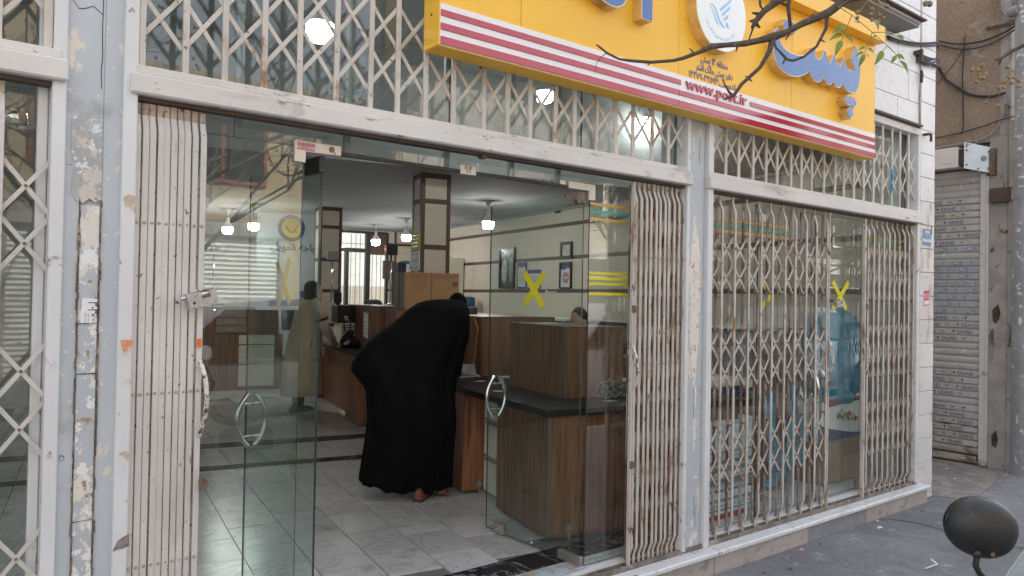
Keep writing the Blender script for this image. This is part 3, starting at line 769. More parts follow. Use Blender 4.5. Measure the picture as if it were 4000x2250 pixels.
wn_ = thing('rear_window', 'tall black framed window with frosted panes at the back of the hall', 'window', uw(4.6, 12.1, 1.34))
wn_f = MB(FU)
wn_f.box(3.98, 4.03, 12.04, 12.16, 1.34, 2.86).box(5.20, 5.24, 12.04, 12.16, 1.34, 2.86).box(4.03, 5.20, 12.04, 12.16, 2.83, 2.87).box(4.03, 5.20, 12.04, 12.16, 2.44, 2.52).box(4.03, 5.20, 12.04, 12.16, 1.32, 1.37)
part('frame', wn_f, m_greyf, wn_)
part('mullion', MB(FU).box(4.77, 4.86, 12.03, 12.16, 1.37, 2.83), m_greyf, wn_)
part('mullion', MB(FU).box(4.35, 4.42, 12.03, 12.16, 1.37, 2.44), m_greyf, wn_)
part('blind', MB(FU).box(4.865, 5.195, 12.03, 12.055, 2.40, 2.83), m_batten, wn_)
for a, b, c, d in ((4.03, 4.35, 1.37, 2.44), (4.42, 4.77, 1.37, 2.44), (4.86, 5.2, 1.37, 2.44), (4.03, 4.77, 2.52, 2.83)):
    p = part('pane', MB(FU).box(a, b, 12.10, 12.108, c, d), m_glass, wn_)
for u in (4.12, 4.24, 4.5, 4.6, 4.69, 4.95, 5.04, 5.13):
    part('bar', MB(FU).tube([(u, 12.2, 1.36), (u, 12.2, 2.82)], .006, 6), m_greyf, wn_)
part('bar', MB(FU).tube([(4.03, 12.2, 2.62), (4.77, 12.2, 2.62)], .006, 6), m_greyf, wn_)
part('handle', MB(FU).box(4.375, 4.395, 12.0, 12.03, 1.72, 1.85), m_greyf, wn_)

def column(u0, u1, w0, w1, label, zlow):
    t = thing('column', label, 'column', uw((u0 + u1) / 2, (w0 + w1) / 2, 0))
    part('core', MB(FU).box(u0 + .012, u1 - .012, w0 + .012, w1 - .012, 0, 2.9), m_batten, t)
    bw_ = .045
    for (a, b) in ((u0, w0), (u1 - bw_, w0), (u0, w1 - bw_), (u1 - bw_, w1 - bw_)):
        part('corner_trim', MB(FU).box(a, a + bw_, b, b + bw_, 0, 2.9), m_batten, t)
    for z in (2.87, 2.595, 2.095, 1.62, 1.1, .6):
        part('batten', MB(FU).box(u0 + bw_, u1 - bw_, w0 + .002, w1 - .002, z - .027, z + .027).box(u0 + .002, u1 - .002, w0 + bw_, w1 - bw_, z - .027, z + .027), m_batten, t)
    zz = [2.843, 2.622, 2.568, 2.122, 2.068, 1.647, 1.593, 1.127, 1.073, .627, .573, .0]
    for k in range(0, 12, 2):
        if zz[k] < zlow: continue
        part('panel', MB(FU).box(u0 + bw_, u1 - bw_, w0 + .005, w0 + .012, zz[k + 1], zz[k]), m_panel, t)
        part('panel', MB(FU).box(u0 + .005, u0 + .012, w0 + bw_, w1 - bw_, zz[k + 1], zz[k]), m_panel, t)
    return t
c1 = column(3.365, 3.705, 4.64, 4.94, 'near square column with cream panels and brown trim behind the cardboard box', .9)
c2 = column(3.07, 3.42, 8.46, 8.80, 'far square column with cream panels beside the rear window', .9)

# ================================================================== FOLDING GATES
def bar_mesh(w, z0, z1, yf=-.100, yb=-.076, th=.010, kink=True):
    pth = [(yb, z0), (yb, z0 + .055), (yf, z0 + .115), (yf, z1 - .105), (yb, z1 - .045), (yb, z1)] if kink else [(yf, z0), (yf, z1)]
    mb = MB(); n = len(pth); V = []; mi = []
    for (y, z) in pth:
        for sx, sy in ((-1, -1), (-.72, -1), (.72, -1), (1, -1), (1, 1), (-1, 1)):
            V.append((sx * w / 2, y + (th / 2) * sy * (1 if abs(sx) < .9 or sy > 0 else .45), z))
    Fc = []
    for i in range(n - 1):
        for k in range(6):
            k2 = (k + 1) % 6
            Fc.append((i * 6 + k, i * 6 + k2, (i + 1) * 6 + k2, (i + 1) * 6 + k)); mi.append(2 if k in (3, 5) else 1 if kink and i >= n - 2 else 0)
    Fc += [(5, 4, 3, 2, 1, 0), tuple(range((n - 1) * 6, n * 6))]; mi += [0, 0]
    return mb.add(V, Fc, mi)
def strip_mesh(L, w, y=0.0):
    return MB().box(-w / 2, w / 2, -.0022, .0022, -L / 2 - w * .4, L / 2 + w * .4, b=.001)
def rivets(pts, y, r=.0062):
    mb = MB()
    for x, z in pts: mb.lathe([(r, y), (r * .95, y - .002), (r * .55, y - .0042), (.0008, y - .0045)], (x, 0, z), 8, axis='y')
    return mb
PAIRS = [1.813, 1.166, .518]
m_side = M('grimy_bar_side', (.40, .34, .29), .7, var=.2, vs=6, spots=((RUST2, 9, .48, .64, (1, 1, .3)), (RUST, 14, .56, .68, (1, 1, .4))))
def gate(label, xs, group, L=.242, bw=.021, rear=True, seed=1, z0=-.035, z1=2.268, handle=None, tabs=(), mat=None):
    mat = mat or m_gate
    t = thing('folding_gate', label, 'gate', ((xs[0] + xs[-1]) / 2, -.1, z0), group)
    rg = random.Random(seed)
    bm = mesh_of('bar', bar_mesh(bw, 0, z1 - z0), [mat, m_gatetop, m_side])
    rm = mesh_of('rear_channel', MB().box(-bw / 2, bw / 2, -.057, -.049, .03, z1 - z0 - .02), [m_rear])
    b0 = (WL[t.name][0], 0, 0)
    for i, x in enumerate(xs):
        inst(bm, 'bar', t, (x + rg.uniform(-.0012, .0012) * (2 if rear else .4), rg.uniform(-.003, .002), z0), (0, rg.uniform(-.0014, .0014) * (1.3 if rear else .6), rg.uniform(-.05, .05) * (1 if rear else .4)))
        if rear: inst(rm, 'rear_channel', t, (x, 0, z0), (0, rg.uniform(-.0015, .0015), 0))
    sm = mesh_of('strip', strip_mesh(L, .0155), [mat])
    rv = []; joints = []
    for a, b in zip(xs, xs[1:]):
        dx = b - a; dz = math.sqrt(max(L * L - dx * dx, .01)); ang = math.atan2(dx, dz)
        for zc in PAIRS:
            for s in (-1, 1):
                zm = zc + s * dz / 2
                inst(sm, 'strip', t, ((a + b) / 2, -.0845, zm), (0, ang + rg.uniform(-.012, .012), 0))
                inst(sm, 'strip', t, ((a + b) / 2, -.0792, zm), (0, -ang + rg.uniform(-.012, .012), 0))
                rv.append(((a + b) / 2, zm))
    part('rivet', rivets(rv, -.0868), m_rustcap, t, kind='stuff')
    mr = [(x, zc) for x in xs for zc in PAIRS]
    part('bar_rivet', rivets(mr, -.105, .0068), M('pale_rivet', (.42, .33, .26), .6, var=.3, vs=90), t, kind='stuff')
    if rear:
        dz = math.sqrt(max(L * L - (xs[1] - xs[0]) ** 2, .01))
        jj = MB()
        for x in xs:
            for zc in PAIRS:
                for s in (-1, 1): jj.box(x - .006, x + .006, -.090, -.06, zc + s * dz - .008, zc + s * dz + .008, b=.002)
        part('joint', jj, m_rustcap, t, kind='stuff')
    if handle is not None:
        hx = handle
        P = [(hx, -.107, 1.285), (hx + .004, -.118, 1.262), (hx + .014, -.134, 1.21), (hx + .019, -.142, 1.135), (hx + .014, -.134, 1.06), (hx + .004, -.118, 1.01), (hx, -.107, .985)]
        hm = MB()
        for p, q in zip(P, P[1:]): hm.obox(p, q, .017, .006, up=(.3, -1, 0))
        part('handle', hm, M('worn_handle', (.64, .60, .56), .4, metal=.3, var=.15, vs=40, spots=((RUST, 30, .56, .64),)), t)
    for (x, z, s) in tabs:
        part('lock_tab', MB().prism([(x, z - .022), (x + s * .022, z - .022), (x + s * .032, z - .012), (x + s * .032, z + .012), (x + s * .022, z + .022), (x, z + .022)], -.118, -.110).prism([(x + s * .012, z - .006), (x + s * .024, z - .006), (x + s * .024, z + .006), (x + s * .012, z + .006)], -.1192, -.117), m_rustm, t)
    return t
def lin(a, b, n): return [a + (b - a) * i / (n - 1) for i in range(n)]
GG = 'folding lattice gates across the shopfront'
xs = lin(.637, .866, 10)
xs[-1] += .004; xs[-2] += .002
g1 = gate('folded white gate packed tight at the left side of the doorway', xs, GG, bw=.0228, rear=False, seed=2, handle=.876, tabs=((.880, .80, 1),))
part('orange_sticker', MB().box(.861, .877, -.1125, -.1095, 1.336, 1.371), m_orange, g1)
xs = lin(3.372, 3.806, 11)
g2 = gate('folded white gate loosely bunched at the right side of the doorway', xs, GG, seed=3, mat=m_gate2, handle=3.345, tabs=((3.335, 1.50, 1), (3.335, .575, 1)))
part('end_stile', MB().box(3.338, 3.352, -.112, -.085, -.03, 2.26, b=.003), m_gate2, g2)
xs = [4.066, 4.212, 4.36, 4.512, 4.661, 4.805, 4.955, 5.098, 5.245, 5.397, 5.546]
g3 = gate('stretched-out white lattice gate with wide diamonds in the right bay', xs, GG, seed=4, mat=m_gate2, handle=5.556, tabs=((5.556, .93, 1),))
part('end_stile', MB().box(5.556, 5.568, -.112, -.085, -.03, 2.26, b=.003), m_gate2, g3)
xs = lin(6.175, 7.005, 10)
g4 = gate('half-folded rusty lattice gate beside the marble corner', xs, GG, seed=5, mat=m_gate2, handle=6.125, tabs=((6.128, 1.535, 1), (6.128, 1.005, 1)))
part('end_stile', MB().box(6.11, 6.132, -.112, -.085, -.03, 2.26, b=.003), m_gate2, g4)
xs = [-.62, -.457, -.29, -.124, .04, .206, .362]
g5 = gate('white lattice gate with large rusty crossings at the left edge', xs, GG, L=.255, seed=6, rear=False)

def grille(label, x0, x1, n, z0, z1, group, seed, rows=(2.495, 2.705, 2.915, 3.125), diag=True):
    t = thing('fixed_grille', label, 'grille', ((x0 + x1) / 2, -.1, z0), group)
    rg = random.Random(seed)
    xs = lin(x0, x1, n)
    bm = mesh_of('bar', MB().box(-.0118, .0118, -.106, -.094, 0, z1 - z0, b=.0015), [m_grille])
    for x in xs[1:-1]: inst(bm, 'bar', t, (x + rg.uniform(-.003, .003), 0, z0), (0, rg.uniform(-.006, .006), rg.uniform(-.15, .15)))
    dx = xs[1] - xs[0]; dz = rows[1] - rows[0]; L = math.hypot(dx, dz) - .012; a = math.atan2(dx, dz)
    sm = mesh_of('strip', strip_mesh(L, .0185), [m_grille])
    for i, (p, q) in enumerate(zip(xs, xs[1:])):
        for r, (za, zb) in enumerate(zip(rows, rows[1:])):
            if zb > z1 + .03: continue
            inst(sm, 'strip', t, ((p + q) / 2, -.0925, (za + zb) / 2), (0, a + rg.uniform(-.028, .028), 0))
            inst(sm, 'strip', t, ((p + q) / 2 + rg.uniform(-.003, .003), -.0875, (za + zb) / 2 + rg.uniform(-.004, .004)), (0, -a + rg.uniform(-.028, .028), 0))
    return t
GU = 'fixed grilles over the crossbeams'
u1 = grille('white upper grille with crossed strips above the open doorway', .624, 3.822, 21, 2.398, 3.085, GU, 11)
part('edge_stile', MB().box(.628, .650, -.118, -.09, 2.40, 3.08, b=.002), m_grille, u1)
u2 = grille('rust-streaked upper grille above the closed bay on the right', 4.077, 7.03, 20, 2.398, 3.085, GU, 12)
u3 = grille('corner of an upper grille above the gate at the left edge', -.45, .365, 6, 2.398, 3.085, GU, 13)
part('edge_stile', MB().box(.322, .350, -.118, -.09, 2.40, 3.08, b=.002), m_grille, u3)

# padlocks
def padlock(loc, label, ang, s=1.0, tilt=0.0):
    t = thing('padlock', label, 'padlock', loc, 'padlocks on the gates')
    F = np.array(Matrix.Translation(loc) @ Matrix.Rotation(ang, 4, 'Z') @ Matrix.Rotation(tilt, 4, 'Y') @ Matrix.Scale(s, 4))
    # rectangular bar padlock: body with a notch, steel bar across it
    body = [(-.055, -.028), (.055, -.028), (.055, .028), (.030, .028), (.030, .002), (-.002, .002), (-.002, .028), (-.055, .028)]
    b = MB(F); b.prism(body, -.017, .017)
    part('body', b, M('worn_brass_nickel', (.50, .50, .49), .36, metal=.7, var=.14, vs=40, spots=(((.42, .30, .2), 50, .62, .7),)), t)
    part('bolt', MB(F).tube([(-.075, 0, .016), (.032, 0, .016)], .0075, 10), m_chrome, t, smooth=SM)
    part('keyhole', MB(F).lathe([(.006, -.0175), (.005, -.0185), (.001, -.0185)], (-.035, 0, -.008), 10, axis='y'), m_dkmet, t)
    return t
padlock((.862, -.150, 1.528), 'large steel bar padlock hanging on the tightly folded left gate', math.radians(8), 1.05, math.radians(-14))
part('hasp', MB().lathe([(.017, -.144), (.017, -.152), (.009, -.153)], (.875, 0, 1.548), 10, axis='y').box(.86, .885, -.146, -.105, 1.535, 1.56), m_rustm, g1)
padlock((5.632, -.150, 1.555), 'small padlock on the edge of the stretched lattice gate', math.radians(-6), .85)
part('hasp', MB().lathe([(.016, -.144), (.016, -.152), (.009, -.153)], (5.625, 0, 1.575), 10, axis='y').box(5.56, 5.64, -.146, -.105, 1.566, 1.586), m_rustm, g3)

# ================================================================== GLASS FRONT
GX = [1, 1, 0, 0, 1, 1]
def pane(x0, x1, z0, z1, label, group, mat=None, cat='glass', y=0.0):
    return solo('glass_pane', MB().box(x0, x1, y - .004, y + .004, z0, z1, mi=GX), [mat or m_glass, m_gedge], label, cat, group)
GP = 'fixed panes of the shopfront'
sl = pane(.628, 1.322, .005, 2.203, 'fixed pane between the packed gate and the open left door', GP)
sr = pane(3.078, 3.835, .005, 2.203, 'fixed pane with yellow and green tape beside the right hinge', GP)
pane(.628, 3.835, 2.206, 2.36, 'long low transom pane over the open doorway', GP, m_glassd)
for a, b, t in ((.628, 2.088, 'tall upper pane behind the grille left of the yellow sign'), (2.092, 3.0, 'upper pane half hidden below the middle of the sign'), (3.004, 3.835, 'upper pane behind the grille next to the middle pillar')):
    pane(a, b, 2.38, 3.09, t, GP, m_glassd)
pane(4.05, 4.758, .005, 2.203, 'fixed pane behind the wide lattice beside the middle pillar', GP, m_glassd)
pane(6.305, 7.04, .005, 2.203, 'fixed pane behind the half-folded gate by the marble corner', GP, m_glassd)
pane(4.05, 7.04, 2.206, 2.36, 'low transom pane above the closed glass doors', GP, m_glassd)
pane(4.05, 5.5, 2.38, 3.09, 'upper pane with tree reflections in the right bay', GP, m_glassd)
pane(5.504, 7.04, 2.38, 3.09, 'upper pane at the rusty right end of the grille', GP, m_glassd)
pane(-2.2, .338, -.03, 2.36, 'tall pane behind the gate at the left edge', GP, m_glassd)
pane(-2.2, .338, 2.38, 3.09, 'upper pane at the left edge above the beam', GP, m_glassd)
rail = solo('door_header', MB().box(1.33, 3.07, -.008, .010, 2.188, 2.203), m_dkmet, 'thin dark header strip under the transom pane', 'header')
ub = thing('upper_mullions', 'slim dark uprights behind the transom glass', 'mullion', (2.2, .05, 2.2))
for x in (1.05, 1.55, 2.1, 2.52, 2.86): part('upright', MB().box(x - .016, x + .016, .03, .05, 2.21, 3.08), m_sepmat, ub)

def tape(par, name, p, q, w, y0, y1, mat, F=None):
    d = Vector((q[0] - p[0], q[1] - p[1])).normalized(); n = Vector((-d.y, d.x)) * w / 2
    part(name, MB(F).prism([(p[0] + n.x, p[1] + n.y), (q[0] + n.x, q[1] + n.y), (q[0] - n.x, q[1] - n.y), (p[0] - n.x, p[1] - n.y)], y0, y1), mat, par)
for z, m in ((2.115, m_tapeb), (2.071, m_tapeg), (2.027, m_tapeb), (1.708, m_tape), (1.677, m_tape), (1.646, m_tape), (1.587, m_tape)):
    part('tape_stripe', MB().box(3.081, 3.83, -.0052, -.0041, z - .0085, z + .0085), m, sr)

HB = [(0, .006), (.004, .012)]
def bow_handle(par, F, t, z, s=.135):
    for sg in (1, -1):
        P = []; n = 14
        for i in range(n + 1):
            a = -1 + 2 * i / n
            P.append((t, sg * (.016 + .060 * (1 - abs(a) ** 2.2)), z + a * s))
        part('handle', MB(F).tube(P, .0130, 12), m_chrome, par, smooth=SM)
        for dz in (-.085, .085):
            part('handle_post', MB(F).tube([(t, sg * .005, z + dz), (t, sg * .055, z + dz)], .0085, 10), m_chrome, par, smooth=SM)
def leaf(loc, ang, w, label, zt=2.175):
    t = thing('glass_door', label, 'door', (loc[0], loc[1], .012), 'glass doors of the shopfront')
    F = frame(loc[0], loc[1], ang)
    part('pane', MB(F).box(.008, w, -.005, .005, .012, zt, mi=GX), [m_gdoor, m_gedge], t)
    return t, F
dl, FL = leaf((1.42, .012), math.atan2(.819, -.039), .82, 'left glass door swung open inward with a pale yellow cross')
dr, FRt = leaf((3.05, .012), math.radians(90.6), .90, 'right glass door swung open inward with a bright yellow cross')
bow_handle(dl, FL, .745, .892)
bow_handle(dr, FRt, .815, .897)
tape(dl, 'tape_strip', (.305, 1.722), (.437, 1.488), .040, .0052, .0062, M('faded_yellow_tape', (.66, .55, .16), .5, var=.05), FL)
tape(dl, 'tape_strip', (.455, 1.714), (.292, 1.508), .040, .0063, .0072, bpy.data.materials['faded_yellow_tape'], FL)
tape(dr, 'tape_strip', (.532, 1.716), (.348, 1.504), .046, .0052, .0062, m_tape, FRt)
tape(dr, 'tape_strip', (.338, 1.712), (.524, 1.512), .046, .0063, .0072, m_tape, FRt)
# door fittings
part('top_patch', MB(FL).box(.0, .155, -.014, .014, 2.105, 2.180, b=.003), m_dkmet, dl)
part('top_patch', MB(FRt).box(.0, .160, -.014, .014, 2.115, 2.182, b=.003), M('worn_patch', (.30, .25, .20), .5, metal=.3, var=.2, vs=20, spots=((RUST, 20, .55, .62),)), dr)
part('bottom_patch', MB(FRt).box(-.02, .17, -.016, .016, .006, .060, b=.003), m_steel, dr)
part('bottom_patch', MB(FL).box(-.02, .17, -.016, .016, .006, .060, b=.003), m_steel, dl)
part('floor_lock', MB(FRt).box(.70, .80, -.018, .018, .005, .075, b=.003), m_steel, dr)
part('lock_cylinder', MB(FRt).lathe([(.016, .018), (.015, .030), (.004, .031)], (.75, 0, .038), 12, axis='y'), m_chrome, dr)
part('corner_clip', MB(FRt).lathe([(.012, .005), (.011, .012), (.002, .013)], (.42, 0, .03), 10, axis='y'), m_chrome, dr)
Lp = thing('corner_plate', 'cream L-shaped corner plate with faded pink label over the left door', 'plate', (1.39, -.01, 2.13))
part('plate', MB().prism([(1.278, 2.227), (1.496, 2.227), (1.496, 2.185), (1.328, 2.183), (1.328, 2.135), (1.279, 2.135)], -.018, -.005), m_beige, Lp)
part('label', MB().prism([(1.287, 2.221), (1.37, 2.221), (1.37, 2.19), (1.366, 2.186), (1.289, 2.189)], -.0195, -.0175), m_pink, Lp)
part('phone_number', MB().text(T_TEL, face_y(1.329, -.0199, 2.193), .017), m_whitelet, Lp)
part('screw', MB().lathe([(.013, -.018), (.012, -.024), (.008, -.026), (.003, -.026)], (1.450, 0, 2.207), 14, axis='y'), m_rustcap, Lp)
part('key_tab', MB().prism([(1.455, 2.203), (1.466, 2.198), (1.470, 2.188), (1.464, 2.186), (1.458, 2.192)], -.021, -.018), m_steel, Lp)
Rp = thing('corner_plate', 'plain cream corner plate above the right door hinge', 'plate', (3.0, -.01, 2.13))
part('plate', MB().prism([(2.897, 2.224), (3.107, 2.224), (3.107, 2.134), (3.062, 2.134), (3.062, 2.186), (2.897, 2.186)], -.018, -.005), m_beige, Rp)
part('paper_scrap', MB().box(2.84, 2.885, -.006, -.0045, 2.197, 2.226), m_white, Rp)
n94 = thing('number_plate', 'small cream plate with the rusty number over the doorway', 'number plate', (2.205, -.01, 2.18))
part('plate', MB().box(2.157, 2.254, -.012, -.0045, 2.182, 2.230, b=.002), m_beige, n94)
part('digits', MB().text(T_94, face_y(2.205, -.0128, 2.190), .052), m_rustcap, n94)
# right bay doors
def closed_leaf(x0, x1, label, hx):
    t = thing('glass_door', label, 'door', (x0, 0, .012), 'glass doors of the shopfront')
    part('pane', MB().box(x0, x1, -.005, .005, .012, 2.2, mi=GX), [m_glassd, m_gedge], t)
    bow_handle(t, None, hx, .90)
    return t
d3 = closed_leaf(4.764, 5.532, 'closed glass door behind the stretched gate with three tape stripes', 5.472)
d4 = closed_leaf(5.538, 6.30, 'closed glass door with a yellow cross seen in the gap between the gates', 5.60)
tape(d3, 'tape_strip', (4.79, 1.735), (4.935, 1.60), .045, -.0062, -.0052, m_tape)
tape(d3, 'tape_strip', (4.945, 1.62), (4.80, 1.51), .045, -.0072, -.0063, m_tape)
tape(d4, 'tape_strip', (5.80, 1.735), (6.015, 1.512), .044, -.0062, -.0052, m_tape)
tape(d4, 'tape_strip', (6.045, 1.735), (5.80, 1.512), .044, -.0072, -.0063, m_tape)
for z, m in ((2.122, m_tapeb), (2.081, m_tapeg), (2.040, m_tapeb)):
    part('tape_stripe', MB().box(4.766, 5.20, -.0062, -.0052, z - .0085, z + .0085), m, d3)
ps = thing('tape_band', 'ochre and green tape bands on the pane beside the middle pillar', 'tape', (4.4, -.005, 2.03))
for z, m in ((2.122, m_tapeb), (2.081, m_tapeg), (2.040, m_tapeb)):
    part('tape_stripe', MB().box(4.085, 4.755, -.0055, -.0042, z - .0085, z + .0085), m, ps)
ps = thing('tape_band', 'ochre and green tape bands behind the half-folded gate', 'tape', (6.6, -.005, 2.03))
for z, m in ((2.122, m_tapeb), (2.081, m_tapeg), (2.040, m_tapeb)):
    part('tape_stripe', MB().box(6.33, 7.02, -.0055, -.0042, z - .0085, z + .0085), m, ps)
for d, x in ((d3, 4.764), (d4, 6.21)):
    part('bottom_patch', MB().box(x, x + .09, -.018, .018, .022, .080, b=.003), m_steel, d)
    part('top_patch', MB().box(x, x + .09, -.018, .018, 2.14, 2.198, b=.003), m_beige, d)
part('floor_lock', MB().box(5.44, 5.51, -.018, .018, .012, .075, b=.003), m_steel, d3)
part('floor_lock', MB().box(5.56, 5.63, -.018, .018, .012, .075, b=.003), m_steel, d4)
dm = solo('ceiling_dome', MB().ell((.265, .12, 2.185), (.045, .045, .045), 16, 10), m_chrome, 'small chrome dome lamp behind the glass at the left edge', 'lamp', smooth=True)

# ================================================================== SIGN
S = thing('shop_sign', 'big yellow shop sign with red stripes and blue raised letters', 'sign', (3.9, -.2, 2.715))
px = [1.862, 2.343, 3.556, 4.772, 5.953]
for a, b in zip(px, px[1:]):
    part('panel', MB().box(a + .0016, b - .0016, -.250, -.235, 2.9105, 3.61, b=.001), m_yel, S)
part('side_return', MB().box(1.856, 1.862, -.256, -.125, 2.716, 3.735), m_yel, S)
part('side_return', MB().box(5.953, 5.959, -.250, -.125, 2.716, 3.735), m_yel, S)
part('under_return', MB().box(1.862, 5.953, -.252, -.125, 2.712, 2.7165), m_yel, S)
part('rear_board', MB().box(1.866, 5.95, -.134, -.125, 2.72, 3.61), m_sepmat, S)
xv = [1.856, 3.1, 4.45, 5.3, 5.932]
for a, b in zip(xv, xv[1:]):
    part('visor', MB().box(a + .0008, b - .0008, -.342, -.125, 3.612, 3.736, b=.002), m_yel, S)
for a, b in ((1.862, 3.556), (3.556, 5.953)):
    part('white_band', MB().box(a + .0008, b - .0008, -.2555, -.238, 2.7168, 2.910), m_wht, S)
def stripe(x0, x1, z0, z1): part('red_stripe', MB().box(x0, x1, -.2605, -.2556, z0, z1, b=.001), m_red, S)
stripe(1.866, 3.573, 2.851, 2.881)
stripe(4.273, 5.952, 2.843, 2.874)
for a, b in ((1.866, 3.5545), (3.5575, 5.952)):
    stripe(a, b, 2.787, 2.819); stripe(a, b, 2.7195, 2.757)
V = TX['www.post.ir'][0]; wd = V[:, 0].max() - V[:, 0].min()
part('lettering', MB().text('www.post.ir', face_y(3.614, -.2556, 2.838), .096, align='l', sx=.62 / (wd * .096)), m_red, S)
def line(t, x0, x1, z, size):
    V = TX[t][0]; wd = V[:, 0].max() - V[:, 0].min()
    part('lettering', MB().text(t, face_y((x0 + x1) / 2, -.2503, z), size, sx=(x1 - x0) / (wd * size)), m_navy, S)
line(T_L1, 3.762, 4.036, 3.036, .062)
line(T_L2, 3.718, 4.089, 2.977, .062)
line(T_L3, 3.653, 4.130, 2.921, .056)
def letter(poly, label, y0=-.322, yb=-.2505):
    L = part('letter', MB().prism(poly, y0 + .006, yb), m_gold, S, label=label)
    cx = sum(p[0] for p in poly) / len(poly); cz = sum(p[1] for p in poly) / len(poly)
    part('trim', MB().prism(poly, y0 + .001, y0 + .0058), m_trim, L)
    # face panel inset by a few millimetres
    n = len(poly); inn = []
    ar = sum(poly[i][0] * poly[(i + 1) % n][1] - poly[(i + 1) % n][0] * poly[i][1] for i in range(n)); sg = 1 if ar > 0 else -1
    for i in range(n):
        a = Vector(poly[i - 1]); b = Vector(poly[i]); c = Vector(poly[(i + 1) % n])
        d1 = (b - a).normalized(); d2 = (c - b).normalized()
        nn = Vector((-d1.y, d1.x)) + Vector((-d2.y, d2.x))
        if nn.length < 1e-3: nn = Vector((-d1.y, d1.x))
        nn.normalize(); inn.append(tuple(b + nn * (.0045 * sg)))
    part('face', MB().prism(inn, y0 - .001, y0 + .0008), m_blue, L)
body = [(4.443, 3.341), (4.456, 3.374), (4.474, 3.395), (4.49, 3.39), (4.499, 3.359), (4.502, 3.328), (4.528, 3.296), (4.576, 3.272), (4.644, 3.26), (4.723, 3.263), (4.802, 3.28), (4.873, 3.314), (4.923, 3.356), (4.949, 3.37), (4.96, 3.347), (4.942, 3.312), (4.945, 3.298), (4.977, 3.291), (5.024, 3.298), (5.05, 3.327), (5.069, 3.374), (5.087, 3.375), (5.11, 3.328), (5.143, 3.294), (5.17, 3.312), (5.2, 3.371), (5.218, 3.369), (5.236, 3.326), (5.282, 3.299), (5.315, 3.325), (5.331, 3.376), (5.348, 3.37), (5.372, 3.33), (5.407, 3.302), (5.51, 3.305), (5.488, 3.336), (5.449, 3.391), (5.522, 3.503), (5.544, 3.481), (5.57, 3.402), (5.588, 3.333), (5.579, 3.258), (5.563, 3.194), (5.516, 3.144), (5.446, 3.134), (5.388, 3.141), (5.347, 3.16), (5.33, 3.177), (5.302, 3.148), (5.268, 3.135), (5.229, 3.144), (5.201, 3.17), (5.174, 3.148), (5.141, 3.133), (5.108, 3.141), (5.082, 3.166), (5.059, 3.172), (5.033, 3.141), (4.997, 3.124), (4.954, 3.129), (4.912, 3.151), (4.878, 3.183), (4.835, 3.153), (4.785, 3.129), (4.716, 3.11), (4.638, 3.103), (4.561, 3.115), (4.504, 3.135), (4.461, 3.175), (4.441, 3.229), (4.437, 3.287)]
letter(body, 'long curved blue letter group with teeth')
letter([(4.539, 3.428), (4.583, 3.481), (4.615, 3.457), (4.663, 3.482), (4.718, 3.443), (4.677, 3.391), (4.641, 3.417), (4.598, 3.396)], 'pair of blue dots above the curved letter')
letter([(5.366, 3.066), (5.414, 3.114), (5.45, 3.084), (5.495, 3.113), (5.539, 3.066), (5.495, 3.02), (5.451, 3.045), (5.407, 3.032)], 'pair of blue dots below the curved letter')
letter([(5.400, 2.985), (5.448, 3.038), (5.494, 2.98), (5.45, 2.936)], 'lowest single blue dot')
letter([(3.152, 3.134), (3.239, 3.134), (3.243, 3.60), (3.15, 3.60)], 'straight blue upright letter')
bowl = [(2.70, 3.42), (2.66, 3.30), (2.69, 3.22), (2.76, 3.185), (2.84, 3.157), (2.877, 3.146), (2.917, 3.141), (2.957, 3.145), (2.992, 3.162), (3.016, 3.185), (3.032, 3.22), (3.04, 3.29), (3.03, 3.40), (2.99, 3.42), (2.975, 3.30), (2.95, 3.25), (2.90, 3.225), (2.83, 3.235), (2.77, 3.28), (2.75, 3.35), (2.76, 3.42)]
letter(bowl, 'rounded blue bowl letter at the top edge')
dc = (3.872, 3.352)
D = part('emblem_disc', MB().lathe([(.25, -.2505), (.25, -.321), (.2475, -.3225), (.001, -.3225)], (dc[0], 0, dc[1]), 72, mi=0, axis='y'), m_gold, S, smooth=SM)
part('disc_face', MB().lathe([(.2465, -.3228), (.2465, -.3250), (.001, -.3252)], (dc[0], 0, dc[1]), 72, axis='y'), m_disc, D)
for w in ([(3.748, 3.367), (3.765, 3.375), (3.785, 3.373), (3.806, 3.36), (3.83, 3.331), (3.852, 3.296), (3.872, 3.279), (3.893, 3.266), (3.906, 3.254), (3.885, 3.251), (3.86, 3.263), (3.84, 3.281), (3.819, 3.313), (3.798, 3.346), (3.777, 3.363)],
          [(3.748, 3.358), (3.77, 3.351), (3.79, 3.326), (3.811, 3.299), (3.828, 3.275), (3.85, 3.256), (3.828, 3.26), (3.807, 3.278), (3.787, 3.315), (3.766, 3.345)],
          [(3.846, 3.361), (3.951, 3.443), (3.968, 3.452), (3.964, 3.434), (3.857, 3.345)], [(3.867, 3.334), (3.952, 3.403), (3.956, 3.393), (3.945, 3.378), (3.88, 3.322)],
          [(3.886, 3.308), (3.935, 3.347), (3.939, 3.338), (3.929, 3.32), (3.897, 3.296)], [(3.905, 3.281), (3.923, 3.296), (3.949, 3.262), (3.922, 3.259)]):
    part('emblem_stroke', MB().prism(w, -.3258, -.3251), m_lblue, D)
mb = MB(); n = len(T_EM); cur = 0; tot = 0
adv = [max(TX[c][0][:, 0].max(), .2) if c != ' ' and len(TX[c][0]) else .3 for c in T_EM]
tot = sum(adv); ang0, ang1 = math.radians(206), math.radians(318)
